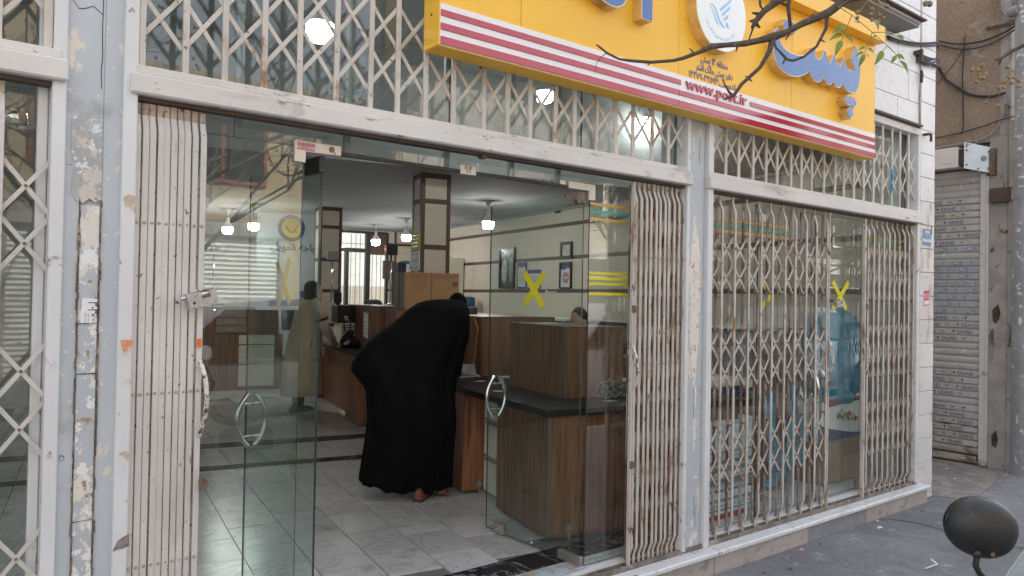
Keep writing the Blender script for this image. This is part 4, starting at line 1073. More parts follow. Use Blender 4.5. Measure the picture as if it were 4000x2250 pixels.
for c, a in zip(T_EM, adv):
    th = ang0 + (cur + a / 2) / tot * (ang1 - ang0); cur += a
    if c == ' ' or not len(TX[c][0]): continue
    r = .178; F = face_y(dc[0] + r * math.cos(th), -.3256, dc[1] + r * math.sin(th)); q = th + pi / 2
    Rm = np.eye(4); Rm[:2, :2] = [[math.cos(q), -math.sin(q)], [math.sin(q), math.cos(q)]]
    mb.text(c, F @ Rm, .030)
part('emblem_lettering', mb, m_lblue, D)
for x, z in ((1.86, 2.87), (1.86, 3.4)):
    part('screw', MB().lathe([(.006, 1.856), (.005, 1.853), (.001, 1.853)], (0, -.19, z), 8, axis='x'), m_dkmet, S)

# plates and stickers on the facade
np_ = thing('house_number_plate', 'blue and white house number plate on the marble corner', 'number plate', (7.195, -.125, 2.1))
part('plate', MB().box(7.112, 7.278, -.131, -.123, 2.100, 2.252, b=.002), m_plate, np_)
part('blue_field', MB().box(7.118, 7.272, -.1325, -.131, 2.160, 2.246), m_plblue, np_)
part('lower_field', MB().box(7.118, 7.272, -.1325, -.131, 2.104, 2.130), m_plblue, np_)
part('white_field', MB().box(7.118, 7.272, -.1322, -.131, 2.132, 2.158), m_white, np_)
part('digits', MB().text(T_449, face_y(7.195, -.1330, 2.182), .075, sx=.9), m_whitelet, np_)
part('postcode', MB().text(T_PN, face_y(7.195, -.1328, 2.140), .021), m_blk, np_)
rsk = thing('sticker', 'torn red and white advert sticker on the marble corner', 'sticker', (7.215, -.125, 1.54))
part('sheet', MB().prism([(7.160, 1.545), (7.270, 1.560), (7.258, 1.692), (7.155, 1.684)], -.1252, -.1235), m_redst, rsk)
part('lettering', MB().text(T_SH, face_y(7.207, -.1256, 1.645), .028).text(T_SH, face_y(7.207, -.1256, 1.618), .034), m_whitelet, rsk)
part('white_block', MB().prism([(7.166, 1.556), (7.262, 1.567), (7.258, 1.602), (7.163, 1.594)], -.1258, -.1253), m_white, rsk)
rst = solo('rust_run', MB().prism([(7.285, 2.43), (7.30, 2.425), (7.306, 2.39), (7.312, 2.29), (7.308, 2.20), (7.296, 2.20), (7.292, 2.29), (7.284, 2.35)], -.1238, -.1222), M('rust_stain', (.21, .10, .055), .8, var=.3, vs=20), 'brown rust run down the marble corner above the number plate', 'stain')
b30 = thing('sticker', 'white bill with black ۳۰ numerals on the left pillar', 'sticker', (.486, -.108, 1.43))
part('sheet', MB().prism([(.4575, 1.435), (.505, 1.433), (.512, 1.522), (.462, 1.526)], -.1092, -.1075), m_white, b30)
def rotF(x, y, z, a):
    Rm = np.eye(4); Rm[:2, :2] = [[math.cos(a), -math.sin(a)], [math.sin(a), math.cos(a)]]
    return face_y(x, y, z) @ Rm
part('numerals', MB().text(T_30, rotF(.482, -.1096, 1.500, -pi / 2 - .05), .052, sx=.62).text(T_30, rotF(.482, -.1096, 1.474, -pi / 2 - .05), .052, sx=.62), m_blk, b30)
part('phone_number', MB().text(T_78, rotF(.494, -.1096, 1.448, -pi / 2 - .05), .016), m_blk, b30)
part('small_print', MB().text(T_TEL, rotF(.470, -.1096, 1.448, -pi / 2 - .05), .009).text(T_TEL, rotF(.480, -.1096, 1.448, -pi / 2 - .05), .008), m_blk, b30)
ot = solo('sticker', MB().prism([(.586, 1.372), (.628, 1.374), (.627, 1.350), (.620, 1.325), (.617, 1.300), (.612, 1.330), (.607, 1.345), (.604, 1.312), (.598, 1.325), (.592, 1.345)], -.1305, -.1283), m_oranget, 'torn orange sticker on the white post beside the packed gate', 'sticker')
solo('tape_remnant', MB().prism([(.584, 1.895), (.60, 1.91), (.628, 1.905), (.626, 1.865), (.632, 1.84), (.62, 1.85), (.606, 1.868), (.592, 1.866)], -.1305, -.1285), M('old_tape', (.52, .44, .33), .7, var=.25, vs=40), 'brown tape remnant on the white post beside the packed gate', 'tape')
solo('tape_remnant', MB().prism([(.588, .955), (.612, .965), (.628, .955), (.622, .92), (.61, .945)], -.1305, -.1285), bpy.data.materials['old_tape'], 'lower brown tape remnant on the white post', 'tape')
solo('scorch_mark', MB().prism([(.577, .60), (.592, .635), (.612, .648), (.632, .655), (.632, .612), (.612, .605), (.594, .605)], -.1302, -.1285), M('scorch', (.22, .19, .175), .9, var=.4, vs=30), 'dark scorch mark low on the white post by the packed gate', 'stain')
solo('scribble', MB().tube([(.412 + .008 * math.cos(a * .7), -.1045, .955 + .010 * math.sin(a * .7) + .004 * math.cos(a * 1.6)) for a in range(14)], .0008, 4), m_blk, 'small black ring scribble on the left pillar', 'graffiti')

# ================================================================== NEIGHBOUR ON THE RIGHT (wall facing the shop end)
nb = thing('stucco_building', 'brown rough stucco building with a roller shutter at the right edge', 'building', (9.6, 1, -.2))
part('stucco_wall', MB().box(9.2, 9.9, -.02, 6.5, 3.36, 9.5), m_stucco, nb)
part('core', MB().box(9.30, 14, .06, 9, -.3, 3.36), m_conc, nb)
part('corner_pier', MB().box(9.19, 9.9, -.105, .075, -.3, 3.40, b=.006), m_conc, nb)
part('corner_edge', MB().box(9.185, 9.9, -.125, -.106, -.3, 4.9, b=.004), m_conc, nb)
part('upper_corner', MB().box(9.2, 9.9, -.104, -.022, 3.405, 9.5), m_conc, nb)
part('street_face', MB().box(9.9, 18, -.12, .05, -.3, 9.5), m_bst, nb)
part('plaster_ledge', MB().add([(9.2, .13, 4.60), (9.2, -.20, 4.58), (9.12, -.22, 4.60), (9.14, .10, 4.62), (9.2, .13, 4.63), (9.2, -.20, 4.62), (9.12, -.22, 4.625), (9.14, .10, 4.635)], [(0, 1, 2, 3), (4, 7, 6, 5), (0, 4, 5, 1), (1, 5, 6, 2), (2, 6, 7, 3), (3, 7, 4, 0)]), m_stucco, nb)
part('rust_stain', MB(FS).prism([(.035, 1.52), (-.02, 1.58), (-.045, 1.49), (-.03, 1.42), (.0, 1.37), (.03, 1.40)], .0165, .009), M('rust_scorch', (.08, .05, .035), .9, var=.5, vs=20), nb)
part('rust_stain', MB(FS).prism([(.035, .16), (-.01, .22), (-.03, .12), (-.01, .03), (.03, .05)], .0165, .009), bpy.data.materials['rust_scorch'], nb)
shn = thing('roller_shutter', 'closed pale roller shutter printed with GRAND in blue', 'shutter', (9.2, .8, -.18), None)
# slats: local x = +Y world; text must read along -Y
rows = [(2.733, 'G'), (2.637, 'G'), (2.589, 'G'), (2.486, 'G'), (2.414, 'G'), (2.330, 'G'), (2.254, 'G'), (2.160, 'P'), (2.086, '-'), (2.015, 'P'), (1.936, 'P'), (1.857, 'P'), (1.778, 'P'), (1.699, 'P'), (1.621, 'P'), (1.544, 'P'), (1.475, 'P'), (1.401, 'G'), (1.323, 'G'), (1.235, 'G'), (1.163, 'G'), (1.086, '-'), (1.010, '-'), (.934, '-'), (.858, '-'), (.783, 'G'), (.700, 'G'), (.622, 'G'), (.545, 'G'), (.468, '-'), (.392, 'G'), (.315, 'G'), (.24, 'G'), (.163, 'G'), (.087, 'G'), (.012, 'G'), (-.065, '-')]
rows = [(3.04, '-'), (2.965, '-'), (2.885, '-'), (2.81, '-')] + [(2.733 - .0772 * k, r[1]) for k, r in enumerate(rows)]
rg = random.Random(8)
def slat(z, h, dirty):
    n = 6; V = []; y0, y1 = .16, 1.9
    prof = [(.0, -h / 2), (.006, -h / 2 + .006), (.012, -h * .25), (.013, 0), (.012, h * .25), (.005, h / 2 - .004), (-.002, h / 2)]
    tilt = RN.uniform(-.001, .001)
    for y in (y0, y1):
        for dx, dz in prof: V.append((9.215 - dx, y, z + dz + tilt))
    k = len(prof)
    return MB().add(V, [(i, i + 1, k + i + 1, k + i) for i in range(k - 1)])
off = {}
for i, (z, kind) in enumerate(rows):
    dirty = z < .45
    s_ = part('slat', slat(z, .0765, dirty), m_shutd if z < .28 or kind == '-' and z < 0 else m_shut, shn, smooth=SM)
    if kind == '-': continue
    ph = rg.uniform(0, .33)
    xf = 9.2005
    per = .385 if kind == 'G' else .30
    film = MB().add([(xf, .18, z - .0255), (xf, 1.6, z - .0255), (xf, 1.6, z + .0255), (xf, .18, z + .0255)], [(0, 1, 2, 3)])
    part('printed_film', film, m_filmb if kind == 'P' else m_film, s_)
    def quad(a0, a1, b0, b1, x, mt, nm='print_block'):
        part(nm, MB().add([(x, a0, z + b0), (x, a1, z + b0), (x, a1, z + b1), (x, a0, z + b1)], [(0, 1, 2, 3)]), mt, s_)
    y = .18 + ph
    while y < 1.0:
        if kind == 'G':
            if y - .09 > .17: part('word', MB().text('GRAND', face_mx(xf - .0008, y, z - .0200), .057, sx=.84), m_ink, s_)
            c = y + .117
            part('logo', MB().add([(xf - .0008, c + a, z + b) for a, b in ((.016, .004), (.006, .017), (-.013, .015), (-.018, .006), (-.002, .003), (-.006, -.017), (.004, -.017), (.007, -.002))], [(0, 1, 2, 4, 7), (2, 3, 4), (4, 5, 6, 7)]), m_ink, s_)
            c = y - .185
            if c - .06 > .18:
                quad(c - .062, c + .062, -.017, .017, xf - .0005, m_ink2)
                quad(c - .058, c + .058, -.013, .013, xf - .0008, m_film)
                quad(c + .01, c + .045, -.007, .007, xf - .0011, m_ink2)
        else:
            if y - .03 > .19:
                quad(y - .044, y + .044, -.019, .019, xf - .0007, m_ink)
                part('word', MB().text('PRO', face_mx(xf - .0013, y, z - .0165), .046, sx=.88), m_whitelet, s_)
            c = y - .135
            if c > .2: part('word', MB().text('T', face_mx(xf - .0008, c, z - .0165), .046), m_ink, s_)
        y += per
part('bottom_rail', MB().box(9.195, 9.225, .19, 1.9, -.175, -.105, b=.003), m_shutd, shn)
part('side_rail', MB().box(9.170, 9.235, .100, .160, -.17, 3.02, b=.006), m_rail, shn)
part('side_rail_edge', MB().box(9.165, 9.235, .073, .098, -.17, 2.98, b=.004), m_rail, shn)
part('shutter_box', MB().box(9.05, 9.28, .345, 1.9, 3.10, 3.325, b=.004), m_boxw, shn)
part('box_hatch', MB().box(9.043, 9.05, .40, .52, 3.15, 3.255, b=.002), m_boxw, shn)
part('motor', MB().lathe([(.05, .24), (.05, .345), (.01, .346)], (9.13, 0, 3.21), 14, axis='y').box(9.08, 9.24, .27, .345, 3.12, 3.30), m_brown, shn)
mp = part('motor_plate', MB().add([(9.03, .272, 3.075), (9.14, .04, 3.005), (9.14, .04, 3.285), (9.03, .272, 3.365), (9.038, .276, 3.075), (9.148, .044, 3.005), (9.148, .044, 3.285), (9.038, .276, 3.365)], [(3, 2, 1, 0), (4, 5, 6, 7), (0, 1, 5, 4), (1, 2, 6, 5), (2, 3, 7, 6), (3, 0, 4, 7)]), m_plate, shn)
for y, z in ((.25, 3.32), (.25, 3.11), (.06, 3.24), (.06, 3.06), (.25, 3.27), (.15, 3.06)):
    x = 9.03 + (.272 - y) * .474 - .004
    part('bolt', MB().lathe([(.011, x + .006), (.011, x - .003), (.002, x - .004)], (0, y, z), 8, axis='x'), m_rustcap, shn)
part('oval_boss', MB().lathe([(.028, 9.10), (.026, 9.085), (.004, 9.083)], (0, .10, 3.17), 14, axis='x'), m_cableg, shn)
part('plate_bracket', MB().box(9.10, 9.2, .0, .045, 2.98, 3.27), m_rustm, shn)
lk = thing('padlock', 'rusty padlock lying at the foot of the roller shutter', 'padlock', (9.15, .12, -.18), 'padlocks on the gates')
part('body', MB().box(9.10, 9.15, .06, .115, -.178, -.125, b=.006), m_conc, lk)
part('shackle', MB().tube([(9.12, .12 + .03 * math.sin(a), -.15 + .028 * math.cos(a)) for a in [k * pi / 6 for k in range(0, 13)]], .006, 6), m_rustcap, lk)
bb = thing('meter_box', 'flat brown metal box on the concrete pier', 'box', (9.15, -.05, 2.67))
part('lid', MB().box(9.12, 9.19, -.155, .045, 2.68, 2.835, b=.003), m_brown, bb)
pp = thing('drain_pipe', 'fat grey-white drainpipe down the right edge', 'pipe', (9.10, -.27, -.2))
part('lower_run', MB().tube([(9.1, -.27, -.2), (9.1, -.27, 2.70)], .088, 20), m_pipe, pp, smooth=SM)
part('upper_run', MB().tube([(9.1, -.275, 2.70), (9.1, -.275, 5.6)], .083, 20), m_pipe, pp, smooth=SM)
part('collar', MB().tube([(9.1, -.272, 2.69), (9.1, -.272, 2.805)], .096, 20), m_pipe, pp, smooth=SM)
pp2 = thing('drain_pipe', 'short pale pipe bend above the wires at the top right', 'pipe', (9.05, -.13, 4.65))
part('bend', MB().tube([(9.07, -.125, 6.2), (9.07, -.125, 4.80), (9.07, -.13, 4.72), (9.06, -.16, 4.68), (9.05, -.24, 4.69)], .062, 16), m_pipe, pp2, smooth=SM)
pp3 = thing('conduit', 'thin square downpipe beside the concrete pier', 'pipe', (9.17, -.145, -.2))
part('tube', MB().box(9.145, 9.185, -.165, -.127, -.2, 2.68).box(9.145, 9.185, -.165, -.127, 2.84, 3.55), m_conc, pp3)
for z in (1.35, 2.12, .55): part('strap', MB().box(9.138, 9.19, -.172, -.120, z, z + .035), m_pipe, pp3)
br = thing('wall_bracket', 'small rusty bracket on the corner above the shutter', 'bracket', (9.17, -.1, 3.66))
part('arm', MB().box(9.08, 9.2, -.13, -.10, 3.70, 3.72).box(9.08, 9.1, -.13, -.10, 3.60, 3.70), m_rustm, br)

# cables
def sag(p, q, s, n=12):
    return [(p[0] + (q[0] - p[0]) * t, p[1] + (q[1] - p[1]) * t, p[2] + (q[2] - p[2]) * t - s * 4 * t * (1 - t)) for t in [i / n for i in range(n + 1)]]
def cable(P, r, label, m=None): solo('cable', MB().tube(P, r, 7), m or m_cable, label, 'cable', 'cables across the walls', smooth=True)
cable(sag((6.40, -.135, 3.825), (7.36, -.14, 3.99), .03) + sag((7.36, -.14, 3.99), (9.16, .6, 4.60), .05)[1:] + sag((9.16, .6, 4.60), (9.15, -.18, 4.56), .10)[1:], .010, 'thick cable sagging from behind the sign to the stucco corner')
cable(sag((6.40, -.140, 3.805), (7.36, -.145, 3.965), .03) + sag((7.36, -.145, 3.965), (9.16, .62, 4.575), .05)[1:] + sag((9.16, .62, 4.575), (9.15, -.17, 4.52), .13)[1:], .008, 'second cable hanging just under the thick one')
cable(sag((6.9, -.14, 3.80), (7.36, -.15, 3.76), .02) + [(8.2, .2, 4.08), (9.17, .60, 4.28), (9.17, .52, 4.13), (9.17, .40, 4.02), (9.17, .29, 3.925), (9.17, .17, 3.875), (9.17, .05, 3.85), (9.17, -.08, 3.862)], .015, 'thick black bundle drooping across the stucco wall')
cable([(9.17, -.075, 3.86), (9.17, -.07, 3.65), (9.17, -.02, 3.52), (9.17, .06, 3.43), (9.17, .14, 3.40), (9.17, .22, 3.39), (9.17, .42, 3.375), (9.17, .75, 3.36)], .009, 'pale conduit curving down to the shutter box', m_cableg)
cable([(9.14, .17, 3.395), (9.10, .19, 3.34), (9.06, .22, 3.33), (9.03, .25, 3.345)], .006, 'short lead looping into the motor plate', m_cableg)
cable([(9.185, .335, 4.60), (9.185, .34, 4.48), (9.185, .355, 4.2), (9.185, .35, 3.9), (9.185, .34, 3.6), (9.185, .35, 3.52), (9.185, .37, 3.49)], .007, 'thin wire running straight down the stucco wall')
cable([(9.185, .95, 3.50), (9.185, .6, 3.49), (9.185, .36, 3.505), (9.185, .1, 3.55), (9.16, -.06, 3.58), (9.14, -.3, 3.60)], .006, 'thin wires crossing low over the stucco')
cable([(9.185, .62, 4.11), (9.185, .40, 4.36), (9.185, .345, 4.47)], .004, 'faint slanting wire on the stucco wall')
cable([(7.02, -.135, 3.80), (7.022, -.135, 3.60), (7.02, -.13, 3.40), (7.03, -.13, 3.15)], .007, 'dark cable running down the marble joint', m_conc)
jb = thing('junction_bracket', 'dark bracket with a knot of cables on the marble wall', 'bracket', (6.99, -.14, 3.75))
part('plate', MB().box(6.955, 6.985, -.175, -.123, 3.72, 3.83), m_brown, jb)
for k in range(6):
    part('cable_loop', MB().tube(sag((6.98, -.15, 3.80 - .012 * k), (7.34, -.16, 3.83 + .01 * (k % 3)), .02 + .008 * k), .0075, 6), m_cable, jb, smooth=True)
solo('cable_end', MB().tube([(7.02, -.14, 3.66), (7.03, -.145, 3.62), (7.018, -.145, 3.58), (7.028, -.14, 3.55)], .013, 7), m_cable, 'dark taped cable end hanging under the bracket', 'cable')
hk = solo('hook', MB().box(7.10, 7.15, -.18, -.123, 3.09, 3.105).box(7.135, 7.145, -.19, -.17, 3.03, 3.10), m_brown, 'small bent hook on the marble beside the grille end', 'hook')
solo('rag', MB().tube([(6.53, -.12, 2.72), (6.54, -.125, 2.66), (6.525, -.12, 2.60), (6.535, -.125, 2.55), (6.52, -.12, 2.50)], [.006, .016, .007, .012, .004], 7), m_tarp, 'blue rag knotted to the right end of the grille', 'rag')

# litter
def scrap(x, y, s, m, label, a=0):
    P = [(x + s * math.cos(a + t) * (1 + .5 * math.cos(3 * t)), y + s * .6 * math.sin(a + t), -.196 + .004 * math.sin(2 * t)) for t in [k * pi / 4 for k in range(8)]]
    mb = MB(); V = P + [(p[0], p[1], p[2] - .003) for p in P]
    mb.add(V, [tuple(range(8)), tuple(range(15, 7, -1))] + [((i + 1) % 8, i, i + 8, (i + 1) % 8 + 8) for i in range(8)])
    solo('litter', mb, m, label, 'litter', 'scraps on the pavement')
scrap(4.97, -.25, .022, m_litter_r, 'pink and white scrap by the foot of the step')
scrap(5.98, -.32, .030, m_litter, 'curled white scrap near the paving crack', .6)
scrap(4.55, -.42, .028, m_litter_b, 'brown leaf below the step', .3)
scrap(5.20, -.26, .014, m_litter_b, 'tiny dark crumb by the grey riser')
scrap(6.75, -.30, .022, m_litter_b, 'dark leaf near the end of the step', 1.0)
scrap(8.30, .05, .020, m_litter, 'white scrap on the dusty ground before the shutter')
scrap(8.75, .30, .018, m_litter, 'white chip close to the shutter foot', .7)
scrap(8.45, -.12, .03, m_litter_b, 'brown leaf on the dusty ground', .2)
scrap(9.0, -.18, .022, m_litter_r, 'pinkish scrap by the thin downpipe', .2)
scrap(4.35, -.36, .022, m_litter_b, 'crumpled dark scrap beside the travertine riser', .9)
scrap(6.15, -.22, .022, m_litter_r, 'reddish chip in the corner at the crack', .9)
solo('litter', MB().obox((5.285, -.955, -.19), (5.395, -.985, -.175), .010, .004).obox((5.395, -.985, -.175), (5.43, -.93, -.165), .012, .004), m_litter, 'bent white paper strip in front of the mirror', 'litter', 'scraps on the pavement')
scrap(4.90, -.86, .028, m_litter, 'white paper scrap at the lower frame edge')
scrap(8.6, .12, .05, m_litter_b, 'dry twig-like leaf on the dusty ground', .5)
# marks on the step: dark flecks come from the marble itself
for (x, y, s, a, lb) in ((3.9, .02, .03, .4, 'yellow leaf behind the lattice beside the middle pillar'), (4.86, .01, .02, .1, 'curled yellow leaf by the closed door fitting')):
    P = [(x + s * math.cos(t), y + s * .5 * math.sin(t), .004 + .004 * math.cos(t)) for t in [k * pi / 4 for k in range(8)]]
    solo('fallen_leaf', MB().add(P + [(p[0], p[1], p[2] - .003) for p in P], [tuple(range(8)), tuple(range(15, 7, -1))] + [((i + 1) % 8, i, i + 8, (i + 1) % 8 + 8) for i in range(8)]), M('dry_yellow_leaf', (.45, .33, .10), .7), lb, 'leaf')

# ================================================================== HALL FURNITURE
def counter(label, u, w, z=0): return thing('counter', label, 'counter', uw(u, w, z), 'walnut service counters')
A = counter('near walnut counter with a black worktop behind the right door', 3.6, 2.2)
part('base_panel', MB(FU).box(3.02, 3.04, 1.105, 1.875, .03, .795), m_wood, A)
part('base_panel', MB(FU).box(3.04, 4.6, 1.10, 1.12, .03, .795), m_wood2, A)
part('edge_strip', MB(FU).box(3.015, 3.04, 1.095, 1.105, .03, .795), m_edgeband, A)
part('base_panel', MB(FU).box(3.04, 3.5, 1.855, 1.875, .03, .795), m_wood, A)
part('plinth', MB(FU).box(3.06, 4.6, 1.14, 1.16, 0, .03).box(3.06, 3.08, 1.16, 1.85, .0, .03), m_wood2, A)
part('pedestal', MB(FU).box(2.965, 3.165, 2.385, 2.62, .025, .795, b=.002), m_wood2, A)
part('base_panel', MB(FU).box(2.98, 3.0, 2.62, 4.4, .03, .795), m_wood, A)
for a, b in ((.60, .785), (.315, .585), (.03, .30)):
    d = part('drawer', MB(FU).box(3.135, 3.6, 1.90, 2.36, a, b, b=.003), m_draw, A)
    part('grip', MB(FU).box(3.125, 3.136, 1.91, 2.35, b - .022, b - .004), m_steel, d)
part('worktop', MB(FU).add([(2.985, 1.07, .80), (4.7, 1.07, .80), (4.7, 4.63, .80), (2.93, 4.63, .80), (2.93, 2.2, .80), (2.985, 1.07, .846), (4.7, 1.07, .846), (4.7, 4.63, .846), (2.93, 4.63, .846), (2.93, 2.2, .846)], [(4, 3, 2, 1, 0), (5, 6, 7, 8, 9), (0, 1, 6, 5), (1, 2, 7, 6), (2, 3, 8, 7), (3, 4, 9, 8), (4, 0, 5, 9)]), m_top, A)
for (u0, u1, w0, w1, z1) in ((3.37, 3.86, 1.51, 2.40, 1.345), (3.41, 4.15, 3.06, 3.98, 1.370), (2.985, 3.36, 4.26, 4.62, 1.402)):
    h = part('hutch', MB(FU).box(u0, u1, w0, w1, .848, z1 - .002), m_wood, A)
    part('hutch_front', MB(FU).box(u0 + .018, u1 + .001, w0 - .004, w0 + .001, .849, z1 - .004), m_wood2, h)
    part('edge_strip', MB(FU).box(u0 - .003, u0 + .016, w0 - .005, w0 + .001, .849, z1 - .002), m_edgeband, h)
    part('hutch_top', MB(FU).box(u0 - .004, u1 + .004, w0 - .006, w1 + .004, z1 - .002, z1 + .012), m_wood, h)
for u, w in ((3.10, 2.375), (3.17, 1.092)):
    part('foot', MB(FU).lathe([(.026, -.004), (.026, .004), (.002, .005)], (u, w - .008, .075), 12, axis='y').box(u - .008, u + .008, w - .018, w - .006, .0, .06), m_steel, A)
part('worktop_paper', MB(FU).box(3.50, 3.66, 2.10, 2.24, 1.358, 1.361), m_white, A)
card = thing('desk_card', 'clear stand with pale printed card on the near counter', 'card', uw(3.22, 3.0, .846))
part('card', MB(FU).add([(3.12, 2.96, .85), (3.36, 3.04, .85), (3.36, 3.10, .955), (3.12, 3.02, .965), (3.12, 2.965, .85), (3.36, 3.045, .85), (3.36, 3.105, .955), (3.12, 3.025, .965)], [(0, 1, 2, 3), (7, 6, 5, 4), (0, 4, 5, 1), (1, 5, 6, 2), (2, 6, 7, 3), (3, 7, 4, 0)]), m_screenp, card)
solo('pen_tray', MB(FU).box(3.50, 3.64, 2.86, 2.90, .848, .866, b=.006), m_white, 'small white tray at the counter edge behind the right door', 'tray')
solo('cord', MB(FU).tube([(3.33, 3.05, 1.37), (3.335, 2.98, 1.28), (3.31, 2.96, 1.18), (3.30, 2.95, 1.08), (3.285, 2.93, 1.0), (3.24, 2.92, .93), (3.20, 2.90, .87)], .005, 6), m_cord, 'orange cord hanging down the hutch of the near counter', 'cord', smooth=True)
for u, w, a, lb in ((3.62, 1.30, .2, 'loose white sheet on the worktop before the chain'), (3.12, 2.05, -.3, 'small slip lying on the worktop by the right door handle'), (3.25, 2.72, .5, 'form lying flat between the two hutches')):
    F = FU @ np.array(Matrix.Translation((u, w, .847)) @ Matrix.Rotation(a, 4, 'Z'))
    solo('paper_sheet', MB(F).box(-.05, .05, -.035, .035, 0, .0015), m_paper, lb, 'paper')
# chain heap
ch = thing('chain', 'heap of heavy steel chain on the near counter behind the glass', 'chain', uw(3.78, 1.45, .85))
rg = random.Random(21)
lk_ = MB()
P = []; n = 20
for i in range(n + 1):
    t = 2 * pi * i / n
    P.append((.016 * math.cos(t), 0, .030 * math.sin(t)))
lk_.tube(P, .0055, 6, cap=False)
lme = mesh_of('link', lk_, [m_link], (0, 0, 0), True)
for k in range(46):
    t = rg.random(); u = 3.635 + .31 * t; hh = .115 * (1 - abs(t - .25) * 1.05)
    z = .862 + max(0, rg.random() * hh)
    inst(lme, 'link', ch, uw(u, 1.45 + rg.uniform(-.06, .05), z), (rg.uniform(0, 3.1), rg.uniform(0, 3.1), rg.uniform(0, 3.1)))

# middle counter
B = counter('middle walnut counter with a posted notice and the large carton on top', 3.5, 6.6)
part('pedestal', MB(FU).box(3.0, 3.30, 5.70, 6.33, .02, .828, b=.002), m_wood2, B)
part('base_panel', MB(FU).box(3.10, 3.12, 6.33, 8.1, .03, .828), m_wood2, B)
part('worktop', MB(FU).box(2.955, 4.7, 5.65, 8.0, .83, .875), m_top, B)
h = part('hutch', MB(FU).box(3.30, 4.6, 5.90, 7.50, .877, 1.418), m_wood, B)
part('hutch_top', MB(FU).box(3.29, 4.61, 5.89, 7.51, 1.419, 1.43), m_sepmat, h)
part('notice', MB(FU).add([(3.297, 6.42, 1.0), (3.297, 6.64, 1.02), (3.297, 6.64, 1.34), (3.297, 6.42, 1.32), (3.294, 6.42, 1.0), (3.294, 6.64, 1.02), (3.294, 6.64, 1.34), (3.294, 6.42, 1.32)], [(0, 1, 2, 3), (7, 6, 5, 4), (0, 4, 5, 1), (1, 5, 6, 2), (2, 6, 7, 3), (3, 7, 4, 0)]), m_white, h)
for z in (1.30, 1.27, 1.21, 1.15, 1.12, 1.06): part('notice_line', MB(FU).box(3.2925, 3.2938, 6.45, 6.62, z, z + .006), m_paleg, h)
box = thing('carton', 'large cardboard box with printed lines and hatched band on the counter', 'box', uw(3.37, 4.43, 1.416))
part('body', MB(FU).box(3.075, 3.665, 4.25, 4.62, 1.417, 1.802, b=.004), m_card, box)
part('end_panel', MB(FU).box(3.068, 3.076, 4.254, 4.616, 1.420, 1.799), m_cardg, box)
part('parcel_tape', MB(FU).box(3.066, 3.069, 4.42, 4.435, 1.418, 1.80), m_crack, box)
part('parcel_tape', MB(FU).box(3.352, 3.363, 4.2455, 4.2505, 1.418, 1.8035), m_tapeb2, box)
mb = MB(FU)
for k in range(28):
    a = 3.085 + k * .0195
    if 3.318 < a < 3.365: continue
    mb.add([(a, 4.2488, 1.742), (a + .006, 4.2488, 1.742), (a + .040, 4.2488, 1.797), (a + .034, 4.2488, 1.797)], [(0, 1, 2, 3)])
part('hatched_print', mb, m_cardd, box, kind='stuff')
for u0, u1, z in [(3.12, 3.315, z) for z in (1.722, 1.705, 1.687, 1.669, 1.648, 1.630)] + [(3.46, 3.65, 1.535), (3.46, 3.65, 1.517)]:
    part('printed_line', MB(FU).add([(u0, 4.2488, z), (u1, 4.2488, z), (u1, 4.2488, z + .003), (u0, 4.2488, z + .003)], [(0, 1, 2, 3)]), m_cardd, box)
part('stamp_box', MB(FU).add([(3.59, 4.2488, 1.662), (3.645, 4.2488, 1.662), (3.645, 4.2488, 1.712), (3.59, 4.2488, 1.712)], [(0, 1, 2, 3)]), m_cardd, box)
bg = thing('handbag', 'shiny black leather handbag standing on the middle counter', 'handbag', uw(3.1, 6.7, .876))
rings = []
for z, a, b in ((.877, .115, .07), (.92, .135, .085), (.98, .125, .075), (1.04, .085, .05), (1.08, .055, .03), (1.10, .04, .018)):
    rings.append([(3.10 + a * math.cos(t) * (1 + .06 * math.sin(5 * t + z * 30)), 6.55 + b * math.sin(t), z) for t in [2 * pi * k / 20 for k in range(20)]])
part('body', MB(FU).ring(rings), m_bag, bg, smooth=True)
part('strap', MB(FU).tube([(3.03, 6.5, 1.08), (3.0, 6.5, 1.18), (3.02, 6.5, 1.26), (3.06, 6.5, 1.27), (3.09, 6.5, 1.19), (3.08, 6.5, 1.09)], .009, 6), m_bag, bg, smooth=True)
part('clasp', MB(FU).box(3.12, 3.14, 6.49, 6.50, 1.03, 1.06, b=.003), m_chrome, bg)
pr = thing('printer', 'black printer with ribbed white side beside the handbag', 'printer', uw(3.2, 7.3, .876))
part('body', MB(FU).box(3.06, 3.285, 7.1, 7.48, 1.18, 1.42, b=.01), m_plas, pr)
part('lower_body', MB(FU).box(3.10, 3.285, 7.05, 7.48, .876, 1.178, b=.006), m_cream, pr)
for k in range(7): part('rib', MB(FU).box(3.11, 3.275, 7.044, 7.05, .96 + k * .03, .972 + k * .03), m_plas, pr)
part('label', MB(FU).box(3.15, 3.20, 7.095, 7.1, 1.21, 1.27), m_white, pr)
mo = thing('telephone', 'black display head on a stalk above the printer', 'display', uw(3.1, 7.3, 1.42))
part('head', MB(FU).box(3.03, 3.14, 7.2, 7.26, 1.44, 1.60, b=.02), m_plas, mo)
part('stalk', MB(FU).box(3.07, 3.10, 7.24, 7.27, 1.42, 1.46), m_plas, mo)
